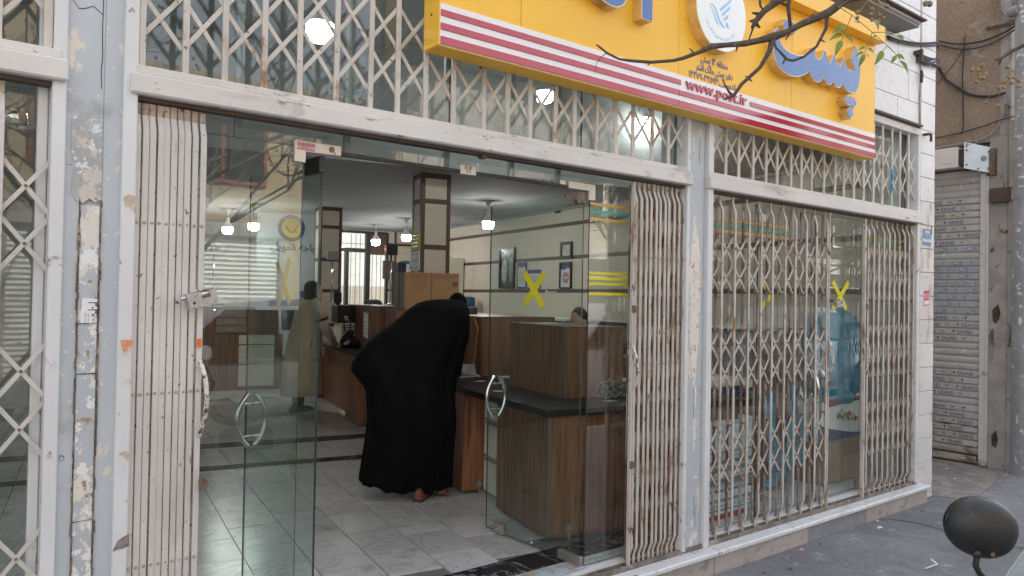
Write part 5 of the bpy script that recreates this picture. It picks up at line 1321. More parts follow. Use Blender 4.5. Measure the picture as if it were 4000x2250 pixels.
def oc(u, w, label):
    t = thing('office_chair', label, 'chair', uw(u, w, 0), 'black office chairs')
    part('backrest', MB(FU).ring([[(u + .22 * math.cos(a) * s, w + .04 * math.sin(a), z) for a in [2 * pi * k / 14 for k in range(14)]] for z, s in ((.95, .9), (1.15, 1.0), (1.35, .95), (1.46, .7), (1.49, .35))]), m_plas, t, smooth=True)
    part('seat', MB(FU).box(u - .24, u + .24, w - .5, w - .02, .45, .53, b=.03), m_plas, t)
    part('column', MB(FU).tube([(u, w - .25, .05), (u, w - .25, .45)], .03, 8), m_plas, t)
    for k in range(5):
        a = 2 * pi * k / 5
        part('leg', MB(FU).tube([(u, w - .25, .09), (u + .28 * math.cos(a), w - .25 + .28 * math.sin(a), .04)], .02, 6), m_plas, t)
oc(4.45, 10.3, 'black office chair whose rounded back shows before the rear window')
oc(3.0, 10.0, 'black office chair behind the handbag and the left counter edge')
# signs on poles
def pole_sign(u, w, z0, z1, label, led=False, zt=.12, name='counter_sign'):
    t = thing(name, label, 'sign', uw(u, w, z0), 'number displays on chrome poles')
    part('pole', MB(FU).tube([(u, w, z0), (u, w, z1)], .013, 10), m_chrome, t, smooth=True)
    part('pole_base', MB(FU).lathe([(.04, z0), (.035, z0 + .015), (.012, z0 + .02)], (u, w, 0), 12), m_chrome, t)
    hd = part('display_box', MB(FU).box(u - .075, u + .075, w - .06, w + .06, z1, z1 + zt, b=.006), m_sepmat if not led else m_plas, t)
    part('display_face', MB(FU).box(u - .083, u - .0755, w - .052, w + .052, z1 + .006, z1 + zt - .006), m_paleg, hd)
    if led: part('digits', MB(FU).box(u - .0845, u - .0832, w - .02, w + .02, z1 + zt * .45, z1 + zt * .62), m_led, hd)
    return t
pole_sign(3.22, 8.2, 1.46, 2.085, 'chrome pole sign in front of the far column')
pole_sign(3.70, 6.8, 1.43, 2.11, 'chrome pole display with red digits above the carton', True, .14)
t = pole_sign(1.62, 8.9, 1.30, 2.12, 'wide grey counter sign on a chrome pole at the far left', False, .01)
part('name_board', MB(FU).box(1.40, 1.76, 8.88, 8.90, 2.14, 2.30), m_sepmat, t)
part('lettering', MB(FU).text(T_BM, np.array([[1, 0, 0, 1.62], [0, 0, -1, 8.878], [0, 1, 0, 2.17], [0, 0, 0, 1.0]]) if False else FU @ np.array([[1, 0, 0, 1.58], [0, 0, -1, 8.876], [0, 1, 0, 2.19], [0, 0, 0, 1.0]]), .075, F0) if False else MB().text(T_BM, FU @ np.array([[1, 0, 0, 1.58], [0, 0, -1, 8.876], [0, 1, 0, 2.19], [0, 0, 0, 1.0]]), .075), m_blk, t)
# binders on shelf behind the column
bn = thing('binder', 'dark binder standing behind the near column', 'binder', uw(3.9, 7.0, 1.43))
part('cover', MB(FU).box(3.84, 3.93, 6.9, 7.2, 1.432, 2.02, b=.004), m_plas, bn)
bn2 = thing('binder', 'teal and white binder next to the dark one', 'binder', uw(4.0, 7.0, 1.43))
part('cover', MB(FU).box(3.94, 4.0, 6.9, 7.2, 1.432, 2.05, b=.004), m_teal, bn2)
part('spine', MB(FU).box(3.95, 3.99, 6.894, 6.9, 1.6, 2.0), m_white, bn2)
# papers on the column
cpn = thing('notice', 'yellow handwritten notice taped to the near column', 'notice', uw(3.363, 4.78, 2.06))
part('sheet', MB(FU).box(3.357, 3.3645, 4.645, 4.93, 2.06, 2.265), m_ypap, cpn)
for z in (2.22, 2.18, 2.14, 2.10): part('written_line', MB(FU).box(3.3555, 3.357, 4.70, 4.88, z, z + .008), m_paleg, cpn)
cpn = thing('notice', 'white framed counter number notice below the yellow one', 'notice', uw(3.363, 4.78, 1.84))
part('sheet', MB(FU).box(3.355, 3.3645, 4.645, 4.935, 1.842, 2.045), m_white, cpn)
part('border', MB(FU).box(3.3535, 3.355, 4.67, 4.91, 1.865, 1.871).box(3.3535, 3.355, 4.67, 4.91, 2.016, 2.022).box(3.3535, 3.355, 4.67, 4.676, 1.871, 2.016).box(3.3535, 3.355, 4.904, 4.91, 1.871, 2.016), m_blk, cpn)
part('lettering', MB().text(T_BR, FU @ np.array([[0, 0, -1, 3.3530], [-1, 0, 0, 4.79], [0, 1, 0, 1.93], [0, 0, 0, 1.0]]), .07), m_blk, cpn)
ep = solo('fuse_box', MB(FU).box(5.13, 5.38, 11.95, 12.07, 1.91, 2.285, b=.005), m_brown, 'brown fuse box beside the rear window', 'box')
# items on the panelled wall
def frame_on_wall(label, t0, t1, z0, z1, b, name='picture_frame'):
    f = thing(name, label, 'picture', fr((t0 + t1) / 2, .01, z0), 'framed things on the panelled wall')
    part('frame', MB(FR).box(t0, t1, .001, .03, z0, z0 + b).box(t0, t1, .001, .03, z1 - b, z1).box(t0, t0 + b, .001, .03, z0 + b, z1 - b).box(t1 - b, t1, .001, .03, z0 + b, z1 - b), m_frame, f)
    return f
def wpoly(pts, n0, n1): # pts (t,z) on the wall
    return MB(FR).prism(pts, n0, n1)
f = frame_on_wall('tall black-framed grey portrait print on the panelled wall', 6.59, 7.09, 1.72, 2.395, .03)
part('print', MB(FR).box(6.62, 7.06, .004, .012, 1.75, 2.365), m_portrait, f)
part('pale_shape', wpoly([(7.02, 1.98), (7.0, 2.14), (6.93, 2.20), (6.86, 2.16), (6.84, 2.05), (6.85, 1.95), (6.87, 1.86), (6.93, 1.80), (6.99, 1.86)], .0122, .0132), m_pale, f)
part('pale_shape', wpoly([(6.80, 2.02), (6.79, 2.12), (6.73, 2.20), (6.67, 2.26), (6.645, 2.16), (6.65, 2.0), (6.66, 1.85), (6.70, 1.80), (6.75, 1.88)], .0122, .0132), m_paleg, f)
part('glint', MB(FR).box(6.96, 7.05, .0134, .0140, 2.29, 2.345), m_white, f)  # white patch painted as a reflection on the portrait print
f = thing('certificate', 'navy-bordered certificate next to the portrait', 'certificate', fr(6.36, .01, 1.71), 'framed things on the panelled wall')
part('border', MB(FR).box(6.22, 6.51, .001, .008, 1.71, 2.135), m_navyp, f)
part('sheet', wpoly([(6.25, 1.74), (6.48, 1.74), (6.48, 2.03), (6.455, 2.06), (6.43, 2.075), (6.36, 2.04), (6.30, 2.075), (6.275, 2.06), (6.25, 2.03)], .009, .011), m_paper, f)
for k in range(9): part('print_line', MB(FR).box(6.27, 6.46, .0112, .0118, 1.80 + k * .023, 1.806 + k * .023), m_paleg, f)
f = thing('certificate', 'wider navy-topped certificate behind the yellow cross', 'certificate', fr(6.0, .01, 1.71), 'framed things on the panelled wall')
part('border', MB(FR).box(5.80, 6.20, .001, .008, 1.71, 2.01), m_navyp, f)
part('sheet', MB(FR).box(5.82, 6.18, .009, .011, 1.73, 1.95), m_paper, f)
for k in range(8): part('print_line', MB(FR).box(5.86, 6.13, .0112, .0118, 1.755 + k * .022, 1.761 + k * .022), m_paleg, f)
f = frame_on_wall('black square-framed wall clock tilted above the poster', 4.95, 5.25, 2.15, 2.40, .045, 'wall_clock')
part('dial', MB(FR).box(4.995, 5.205, .004, .012, 2.195, 2.355), m_paper, f)
part('hand', MB(FR).obox((5.10, .0135, 2.275), (5.15, .0135, 2.31), .002, .006, (0, 1, 0)).obox((5.10, .0135, 2.275), (5.06, .0135, 2.22), .002, .006, (0, 1, 0)), m_blk, f)
f = frame_on_wall('framed white poster with a pale red disc', 4.96, 5.26, 1.71, 2.10, .02)
part('sheet', MB(FR).box(4.98, 5.24, .004, .012, 1.73, 2.08), m_paper, f)
part('blue_wave', wpoly([(4.98, 2.0), (5.06, 2.015), (5.16, 1.985), (5.24, 2.0), (5.24, 2.075), (4.98, 2.075)], .0122, .0128), m_navyp, f)
part('red_disc', MB(FR).lathe([(.085, .0122), (.085, .013), (.001, .0132)], (5.11, 0, 1.87), 24, axis='y'), m_pinkp, f)
part('white_bar', MB(FR).box(5.05, 5.17, .0133, .0138, 1.86, 1.88), m_paper, f)
f = thing('wall_socket', 'two small white sockets under the cornice', 'socket', fr(5.3, .01, 2.85))
part('body', MB(FR).box(5.25, 5.37, .031, .05, 2.84, 2.875), m_dkmet, f)
f = thing('sticker', 'pale torn paper strip on the lowest brown batten', 'sticker', fr(5.6, .01, 1.66))
part('sheet', MB(FR).box(5.35, 5.60, .0035, .005, 1.655, 1.668).box(5.60, 5.66, .0035, .005, 1.65, 1.69), m_paper, f)
cb = thing('cabinet', 'tall cream metal cabinet against the panelled wall', 'cabinet', fr(8.7, .2, 0))
part('body', MB(FR).box(8.42, 9.05, .02, .45, 0, 2.28, b=.006), m_cream, cb)
part('door', MB(FR).box(8.44, 9.03, .452, .462, .06, 2.24, b=.003), m_cream, cb)
part('clutter', MB(FR).tube([(8.5, .25, 2.30), (8.8, .3, 2.31), (8.95, .25, 2.32)], .025, 6), m_plate, cb)
btl = thing('water_bottle', 'blue translucent water cooler bottle on the white ledge', 'bottle', fr(7.85, .25, 1.29))
pf = [(.11, 1.30), (.135, 1.31), (.135, 1.36), (.128, 1.37), (.135, 1.38), (.135, 1.43), (.128, 1.44), (.135, 1.45), (.135, 1.53), (.12, 1.56), (.06, 1.572), (.01, 1.573)]
part('body', MB(FR).lathe(pf, (7.85, .22, 0), 24), m_bluep, btl, smooth=SM)
wb = thing('side_counter', 'white topped side counter along the panelled wall', 'counter', fr(6.5, .3, 0), 'walnut service counters')
part('top', MB(FR).box(4.2, 8.35, .065, .62, 1.255, 1.292, b=.004), m_white, wb)
part('front', MB(FR).box(4.2, 8.35, .56, .58, .05, 1.25), m_wood, wb)
for t0 in (4.9, 5.6, 6.4): part('label', MB(FR).box(t0, t0 + .18, .62, .624, 1.262, 1.288), m_paper, wb)
# left rear cabinets
lc = thing('drawer_cabinet', 'row of cream drawers in a walnut unit at the far left', 'cabinet', uw(2.3, 10.0, 0))
part('carcass', MB(FU).box(1.0, 2.78, 9.72, 10.2, 0, .90), m_wood, lc)
part('upper_carcass', MB(FU).box(1.0, 2.72, 9.82, 10.2, .902, 1.33), m_wood, lc)
for (a, b, c, d) in ((2.09, 2.64, .74, .88), (2.09, 2.64, .42, .72), (2.09, 2.64, .06, .40)):
    dd = part('drawer', MB(FU).box(a, b, 9.70, 9.72, c, d, b=.003), m_draw, lc)
    part('grip', MB(FU).box(a + .2, b - .2, 9.69, 9.70, d - .03, d - .015), m_steel, dd)
for (c, d) in ((1.17, 1.32), (1.04, 1.155), (.92, 1.025)):
    dd = part('drawer', MB(FU).box(1.75, 2.20, 9.80, 9.82, c, d, b=.003), m_cardg, lc)
    part('grip', MB(FU).box(1.90, 2.05, 9.79, 9.80, (c + d) / 2 - .01, (c + d) / 2 + .01), m_steel, dd)
part('worktop', MB(FU).box(.95, 2.82, 9.66, 10.22, .9005, .9018 + .02), m_wood, lc) if False else None
vs = thing('file_stack', 'stack of blue-grey folders on the far left unit', 'stack', uw(1.7, 9.9, 1.33))
rg = random.Random(4)
for k in range(14):
    a = rg.uniform(-.02, .03)
    part('folder', MB(FU).box(1.42 + a, 1.86 + a + rg.uniform(0, .04), 9.83, 10.12, 1.335 + k * .021, 1.351 + k * .021), m_bundled if k % 3 else m_bundle, vs)
bnr = thing('banner', 'pale hanging banner with a round yellow and blue emblem', 'banner', uw(2.8, 9.45, 1.3))
part('cloth', MB(FU).box(2.30, 3.26, 9.45, 9.458, 1.30, 2.86), m_banner, bnr)
part('ring', MB(FU).lathe([(.215, 9.449), (.215, 9.445), (.001, 9.4445)], (2.83, 0, 2.63), 40, axis='y'), m_bring, bnr)
part('disc', MB(FU).lathe([(.155, 9.4438), (.155, 9.443), (.001, 9.4425)], (2.83, 0, 2.63), 40, axis='y'), m_byel, bnr)
def fpoly(pts, w): return MB(FU).prism(pts, w - .0008, w)
part('emblem_stroke', fpoly([(2.72, 2.66), (2.745, 2.67), (2.80, 2.60), (2.81, 2.56), (2.78, 2.57)], 9.442), m_plas, bnr)
part('emblem_stroke', fpoly([(2.80, 2.55), (2.93, 2.56), (2.90, 2.60), (2.96, 2.71), (2.84, 2.64), (2.82, 2.62), (2.90, 2.665), (2.865, 2.59)], 9.442), m_plas, bnr)
part('lettering', MB().text(T_BJ, FU @ np.array([[1, 0, 0, 2.86], [0, 0, -1, 9.4435], [0, 1, 0, 2.27], [0, 0, 0, 1.0]]), .16), m_plas, bnr)
for p in ([(2.98, 1.60), (3.20, 1.66), (3.22, 1.52), (3.0, 1.50)], [(3.10, 1.72), (3.24, 1.80), (3.25, 1.64), (3.14, 1.63)], [(2.5, 1.45), (3.2, 1.49), (3.2, 1.36), (2.5, 1.36)]):
    part('blue_shape', fpoly(p, 9.444), m_navyp, bnr)
cl2 = thing('dividing_screen', 'dark low screen behind the woman in khaki', 'screen', uw(3.0, 8.6, 0))
part('panel', MB(FU).box(2.80, 3.08, 8.40, 8.44, .02, 1.22), m_plas, cl2)

# ------------------------------------------------------------------ lamps
def bulb(u, w, zc, ztop, label):
    t = thing('pendant_bulb', label, 'lamp', uw(u, w, zc), 'bare pendant bulbs under the ceiling')
    b = MB(FU).lathe([(.045, -.068), (.066, -.060), (.075, -.035), (.079, .0), (.079, .032)], (u, w, zc), 22)
    part('diffuser', b, m_bulbw, t, smooth=SM)
    part('housing', MB(FU).lathe([(.0795, .0322), (.078, .045), (.058, .085), (.034, .118), (.026, .135), (.026, .18), (.018, .19)], (u, w, zc), 20), m_bulbh, t, smooth=SM)
    part('cord', MB(FU).tube([(u, w, zc + .18), (u, w, ztop - .05)], .005, 6), m_bulbh, t)
    part('ceiling_rose', MB(FU).lathe([(.008, -.10), (.02, -.06), (.05, -.015), (.055, 0)], (u, w, ztop), 14), m_bulbh, t)
bulb(4.955, 6.40, 2.575, 2.9, 'glowing bulb over the near counter, right of the square column')
bulb(4.744, 9.35, 2.575, 2.9, 'glowing bulb just left of the square column')
bulb(4.608, 10.77, 2.575, 2.9, 'glowing bulb in front of the rear window')
bulb(2.15, 8.71, 2.57, 2.9, 'glowing bulb seen high through the left fixed pane')
bulb(1.876, 9.65, 2.57, 2.9, 'glowing bulb seen lower left through the left fixed pane')
bulb(1.566, 1.305, 3.096, 3.95, 'large glowing bulb behind the upper grille left of the sign')
bulb(4.03, 3.10, 3.466, 3.95, 'glowing bulb behind the upper grille below the sign stripes')
bulb(6.03, 4.23, 3.69, 3.95, 'glowing bulb behind the last bays of the upper grille near the pillar')

# ------------------------------------------------------------------ right bay stock
rg = random.Random(31)
sk = thing('paper_stack', 'tall leaning stack of bundled newsprint behind the lattice', 'stack', (4.6, .25, 0))
z = .045; k = 0
while z < .70:
    h = rg.uniform(.010, .024); dx = rg.uniform(-.02, .03); 
    x1 = 4.86 + dx + (.05 if z > .35 else 0) + (.04 if z > .62 else 0); y0 = .10 + rg.uniform(-.012, .02)
    part('bundle', MB().box(4.28 + dx * .5, x1, y0, .46, z, z + h - .001, b=.002), m_bundled if rg.random() < .22 else m_bundle, sk)
    z += h; k += 1
solo('red_mat', MB().box(4.25, 4.85, .12, .46, 0.0, .043, b=.01), m_redmat, 'red plastic mat under the newsprint stack', 'mat')
b1 = thing('storage_bin', 'navy plastic bin with a pale label behind the newsprint stack', 'bin', (5.2, .8, 0))
part('body', MB().box(4.55, 5.62, .58, 1.2, 0, .86, b=.02), m_bin, b1)
part('rim', MB().box(4.53, 5.64, .56, 1.22, .862, .90, b=.006), m_draw, b1)
part('label', MB().box(5.42, 5.60, .555, .56, .84, .90), m_cream, b1)
for k in range(9): part('rib', MB().box(4.62 + k * .115, 4.645 + k * .115, .570, .581, .05, .82), m_bin, b1)
def sack(name, label, cat, c, r, mat, seed, jit=.10, top=None):
    rg = random.Random(seed); rings = []; n = 26; m = 12
    for i in range(m + 1):
        t = i / m; z = c[2] - r[2] + 2 * r[2] * t
        s = min(1.0, .84 + .7 * t) * (1 - .35 * max(0, t - .86) / .14) if t < 1 else .30
        rings.append([(c[0] + r[0] * s * math.cos(a) * (1 + jit * .5 * math.sin(3 * a + seed + t * 4) + rg.uniform(-jit, jit) * .5), c[1] + r[1] * s * math.sin(a) * (1 + rg.uniform(-jit, jit) * .5), z + rg.uniform(-.01, .01)) for a in [2 * pi * k / n for k in range(n)]])
    return solo(name, MB().ring(rings), mat, label, cat, 'sacks and cartons in the right bay', smooth=True)
sack('sack', 'brown kraft sack wrapped with blue plastic by the door handle', 'sack', (5.70, .62, .42), (.30, .22, .42), m_kraft, 2)
tp = thing('plastic_sheet', 'crumpled blue plastic draped over the kraft sack', 'plastic sheet', (5.5, .4, .1))
rg = random.Random(9)
for k, (x0, x1, z0, z1, y) in enumerate(((5.42, 5.62, .28, .80, .36), (5.72, 6.0, .18, .62, .345), (5.42, 5.78, .06, .34, .33), (5.86, 6.02, .5, .85, .40))):
    n = 7; V = []
    for i in range(n):
        for j in range(n):
            V.append((x0 + (x1 - x0) * i / 6 + rg.uniform(-.015, .015), y + rg.uniform(-.03, .03), z0 + (z1 - z0) * j / 6 + rg.uniform(-.02, .02)))
    V2 = [(a, b + .004, c) for a, b, c in V]
    Fq = [(i * n + j, (i + 1) * n + j, (i + 1) * n + j + 1, i * n + j + 1) for i in range(6) for j in range(6)]
    part('sheet', MB().add(V, Fq).add(V2, [f[::-1] for f in Fq]), m_tarp, tp, smooth=True)
sack('sack', 'big blue plastic sack piled on the fruit carton', 'sack', (6.44, .34, 1.10), (.37, .17, .41), m_tarp, 5, .16)
fc = thing('carton', 'printed carton with a fruit bowl picture in the gap between the gates', 'box', (6.35, .3, .4))
part('body', MB().box(5.98, 6.80, .215, .60, .37, .74, b=.004), m_white, fc)
part('blue_band', MB().prism([(5.985, .53), (6.2, .475), (6.5, .425), (6.795, .40), (6.795, .374), (5.985, .374)], .2125, .2148), m_navyp, fc)
part('dark_red_band', MB().prism([(6.06, .735), (6.70, .735), (6.70, .70), (6.4, .68), (6.1, .66)], .2125, .2148), m_mag, fc)
part('blue_side', MB().box(6.68, 6.795, .2122, .2148, .62, .735), m_navyp, fc)
rg = random.Random(13)
for k in range(22):
    a = rg.random(); cx = 6.30 + .33 * a; cz = .605 - .10 * a + rg.uniform(-.035, .045)
    part('fruit_print', MB().lathe([(rg.uniform(.016, .036), .2122 - k * .00004), (.001, .2120 - k * .00004)], (cx, 0, cz), 12, axis='y'), m_fruit[rg.randrange(5)], fc)
bc = thing('carton', 'plain brown carton under the fruit box', 'box', (6.45, .3, 0))
part('body', MB().box(6.10, 6.82, .22, .62, .002, .366, b=.005), m_carton, bc)
sc_ = thing('small_box', 'two stacked white switch boxes high on the side wall', 'box', fr(1.55, .03, 2.44))
part('upper_box', MB(FR).box(1.50, 1.66, .001, .06, 2.50, 2.58, b=.004), m_cream, sc_)
part('lower_box', MB(FR).box(1.52, 1.63, .001, .06, 2.42, 2.495, b=.004), m_cream, sc_)

# ================================================================== PEOPLE
def finger_hand(mb, F, s=1.0, curl=.5):
    """hand in local frame: x towards the fingertips, y across, z up (back of hand)"""
    def T(P): return [tuple((F @ np.array([p[0] * s, p[1] * s, p[2] * s, 1]))[:3]) for p in P]
    pal = []
    for x, wy, wz, z in ((-.035, .024, .020, .0), (.0, .034, .018, .002), (.04, .043, .015, .003), (.078, .042, .012, 0), (.088, .038, .009, -.001)):
        pal.append(T([(x, wy * math.cos(a), z + wz * math.sin(a)) for a in [2 * pi * k / 12 for k in range(12)]]))
    mb.ring(pal)
    for y, L in ((.031, .066), (.011, .076), (-.010, .070), (-.030, .055)):
        c = curl
        mb.tube(T([(.070, y, 0), (.086 + .0, y * 1.03, .001), (.086 + L * .45, y * 1.06, -.004 - L * .12 * c), (.086 + L * .78, y * 1.06, -.010 - L * .38 * c), (.086 + L * .95, y * 1.05, -.016 - L * .62 * c)]), [.0095 * s, .009 * s, .0085 * s, .0075 * s, .0058 * s], 8)
    mb.tube(T([(-.005, .030, -.002), (.028, .052, -.006), (.055, .064, -.012), (.078, .066, -.018)]), [.013 * s, .011 * s, .0095 * s, .007 * s], 8)
def head(mb, F, s=1.0):
    """face towards local +x"""
    def E(c, r, n=14, m=9):
        q = MB(); q.ell(c, r, n, m); A = np.array(q.v) * s
        mb.add([tuple((F @ np.array([*p, 1]))[:3]) for p in A], q.f)
    E((0, 0, .03), (.098, .076, .105)); E((.03, 0, -.035), (.068, .058, .075)); E((.062, 0, -.085), (.03, .03, .025))
    E((.10, 0, -.005), (.022, .013, .026)); E((.092, .0, .026), (.016, .04, .012))
    E((.092, 0, -.052), (.012, .024, .010)); E((.0, .078, .0), (.02, .010, .03)); E((.0, -.078, .0), (.02, .010, .03))
def hframe(u, w, z, yaw, pit=0.0):
    return FU @ np.array(Matrix.Translation((u, w, z)) @ Matrix.Rotation(yaw, 4, 'Z') @ Matrix.Rotation(pit, 4, 'Y'))
# 1. woman in the black chador leaning over the near counter
W1 = thing('person', 'woman in a long black chador bending over the near counter, seen from behind', 'person', uw(2.7, 2.4, 0))
rows = [(1.535, 2.80, 2.90, .05, 2.52), (1.525, 2.70, 2.975, .10, 2.52), (1.50, 2.615, 3.008, .15, 2.50), (1.46, 2.55, 3.018, .18, 2.48), (1.39, 2.46, 3.02, .20, 2.46), (1.32, 2.37, 3.012, .21, 2.44), (1.23, 2.235, 2.995, .215, 2.42), (1.13, 2.13, 2.955, .21, 2.40), (1.05, 2.075, 2.94, .20, 2.39), (1.0, 2.07, 2.93, .20, 2.38), (.94, 2.115, 2.90, .20, 2.38), (.88, 2.165, 2.885, .21, 2.38), (.84, 2.188, 2.878, .215, 2.38), (.76, 2.192, 2.876, .22, 2.38), (.64, 2.20, 2.885, .235, 2.38), (.5, 2.20, 2.90, .235, 2.42), (.36, 2.195, 2.915, .22, 2.47), (.24, 2.19, 2.925, .21, 2.51), (.13, 2.185, 2.93, .205, 2.53), (.075, 2.185, 2.93, .205, 2.53)]
N = 120; rings = []
for z, a, b, dw, cw in rows:
    g_ = max(0, min(1, (1.35 - z) / 1.2)); R = []
    for k in range(N):
        t = 2 * pi * k / N
        fold = 1 + g_ * (.050 * math.sin(9 * t + 1.2 + .5 * z) + .034 * math.sin(17 * t + 2 * z) + .02 * math.sin(29 * t + 1)) - .012 * g_
        c, s_ = math.cos(t), math.sin(t)
        if z > .7: fold += .022 * min(1, (1.54 - z) * 3) * math.sin(6 * t + 5 * z + 2 * (a + b)) + .012 * math.sin(13 * t - 7 * z)
        x = (a + b) / 2 + (b - a) / 2 * math.copysign(abs(c) ** .85, c) * (1 + (fold - 1) * .35)
        y = cw + dw * math.copysign(abs(s_) ** .85, s_) * (1 + (fold - 1) * 1.7)
        zz_ = z
        if z < .3: zz_ = z + (.3 - z) / .3 * (.10 * max(0, -c) ** 1.2 + .008 * math.sin(7 * t) + .008 * math.sin(15 * t) + .02 * max(0, s_) - .022)
        R.append((x, y, max(.012, zz_)))
    rings.append(R)
part('chador', MB(FU).ring(rings[::-1]), m_chador, W1, smooth=True)
part('hood', MB(FU).ell((3.0, 2.64, 1.50), (.068, .12, .092), 18, 12), m_chador, W1, smooth=True)
part('sleeve', MB(FU).tube([(2.86, 2.5, 1.30), (2.95, 2.62, 1.08), (3.02, 2.76, .96), (3.115, 2.90, .90)], [.10, .085, .07, .040], 14), m_chador, W1, smooth=True)
hm = MB(); hf = hframe(3.155, 2.90, .895, math.radians(-25))
finger_hand(hm, hf, 1.05, .25)
part('hand', fuse(hm, .004, 3), m_skin, W1, smooth=True)
for u, w, a in ((2.60, 2.345, -.15), (2.815, 2.44, .1)):
    F = hframe(u, w, 0, math.radians(62) + a)
    s1 = MB(F); rg_ = []
    for x, wy, h in ((-.045, .030, .075), (-.02, .042, .085), (.05, .045, .075), (.13, .048, .055), (.20, .040, .040), (.225, .02, .03)):
        rg_.append([(x, wy * math.cos(t), .018 + max(0.0, h * math.sin(t))) for t in [2 * pi * k / 16 for k in range(16)]])
    sh = part('shoe', s1.ring(rg_), m_shoe, W1, smooth=SM)
    part('sole', MB(F).ring([[(x, wy * math.cos(t) * 1.05, z) for t in [0]] for x, wy, z in ()], cap=False) if False else MB(F).prism([(-.05, .001), (.0, .001), (.02, .004), (.23, .001), (.23, .016), (-.05, .020)], -.040, .040), m_sole, sh)
# 2. woman in khaki coat
W2 = thing('person', 'woman in a khaki coat and black headscarf standing behind the left glass', 'person', uw(2.5, 7.07, 0))
rows = [(1.505, 2.53, 2.66, .055), (1.48, 2.47, 2.70, .12), (1.43, 2.43, 2.72, .17), (1.35, 2.40, 2.735, .19), (1.2, 2.37, 2.745, .19), (1.0, 2.31, 2.755, .19), (.8, 2.275, 2.765, .20), (.55, 2.25, 2.77, .22), (.36, 2.235, 2.77, .235), (.225, 2.23, 2.765, .24)]
N = 60; rings = []
for z, a, b, dw in rows:
    g_ = max(0, (1.2 - z)); R = []
    for k in range(N):
        t = 2 * pi * k / N; f_ = 1 + .03 * g_ * math.sin(7 * t + 2) + .02 * g_ * math.sin(12 * t)
        R.append(((a + b) / 2 + (b - a) / 2 * math.cos(t) * f_, 7.07 + dw * math.sin(t) * f_, z))
    rings.append(R)
part('coat', MB(FU).ring(rings[::-1]), m_coat, W2, smooth=True)
hd = MB(); head(hd, hframe(2.635, 7.07, 1.60, math.radians(-8)), 1.0)
hd.tube([uw(2.60, 7.07, 1.42), uw(2.62, 7.07, 1.55)], .055, 12)
part('head', fuse(hd, .010, 4), m_skin, W2, smooth=True)
sf = MB(); q = MB(); rings = []
for z, cx, rx, ry in ((1.40, 2.60, .15, .16), (1.46, 2.60, .12, .125), (1.52, 2.605, .095, .098), (1.58, 2.605, .098, .102), (1.64, 2.607, .104, .104), (1.69, 2.61, .098, .096), (1.725, 2.615, .07, .07), (1.742, 2.62, .03, .03)):
    rings.append([(cx + rx * math.cos(t) * (1 if math.cos(t) < .3 else .66), 7.07 + ry * math.sin(t), z) for t in [2 * pi * k / 20 for k in range(20)]])
part('headscarf', MB(FU).ring(rings), m_scarf, W2, smooth=True)
part('sleeve', MB(FU).tube([(2.63, 6.93, 1.40), (2.68, 6.89, 1.30), (2.75, 6.93, 1.14), (2.84, 7.05, 1.03), (2.94, 7.18, .945)], [.085, .078, .068, .060, .045], 14), m_coatsl, W2, smooth=True)
part('shoulder_cape', MB(FU).tube([(2.58, 6.95, 1.46), (2.65, 6.91, 1.37), (2.71, 6.90, 1.245)], [.08, .098, .088], 14), m_coat, W2, smooth=True)
part('trim', MB(FU).tube([(2.708, 6.90, 1.25), (2.716, 6.902, 1.222)], .0895, 14), m_plas, W2)
hm = MB(); finger_hand(hm, hframe(2.95, 7.20, .925, math.radians(35), math.radians(30)), 1.0, .8)
part('hand', fuse(hm, .005, 3), m_skin, W2, smooth=True)
part('pocket_line', MB(FU).tube([(2.56, 6.858, .70), (2.68, 6.875, .70), (2.70, 6.89, .74), (2.69, 6.89, .83)], .006, 5).tube([(2.56, 6.868, .86), (2.585, 6.868, .96)], .006, 5), m_plas, W2)
W2.location.x += .10
for w, u in ((6.98, 2.42), (7.12, 2.50)):
    part('trouser_leg', MB(FU).tube([(u, w, .10), (u, w, .30)], [.05, .062], 12), m_plas, W2, smooth=True)
    rg_ = [[(u - .09 + x, w + wy * math.cos(t), .012 + max(0.0, h * math.sin(t))) for t in [2 * pi * k / 14 for k in range(14)]] for x, wy, h in ((0, .03, .06), (.03, .042, .085), (.10, .045, .085), (.18, .048, .06), (.25, .04, .045), (.275, .02, .03))]
    sh = part('shoe', MB(FU).ring(rg_), m_trainer, W2, smooth=SM)
    part('sole', MB(FU).box(u - .09, u + .185, w - .046, w + .046, .001, .02, b=.006), m_plate, sh)
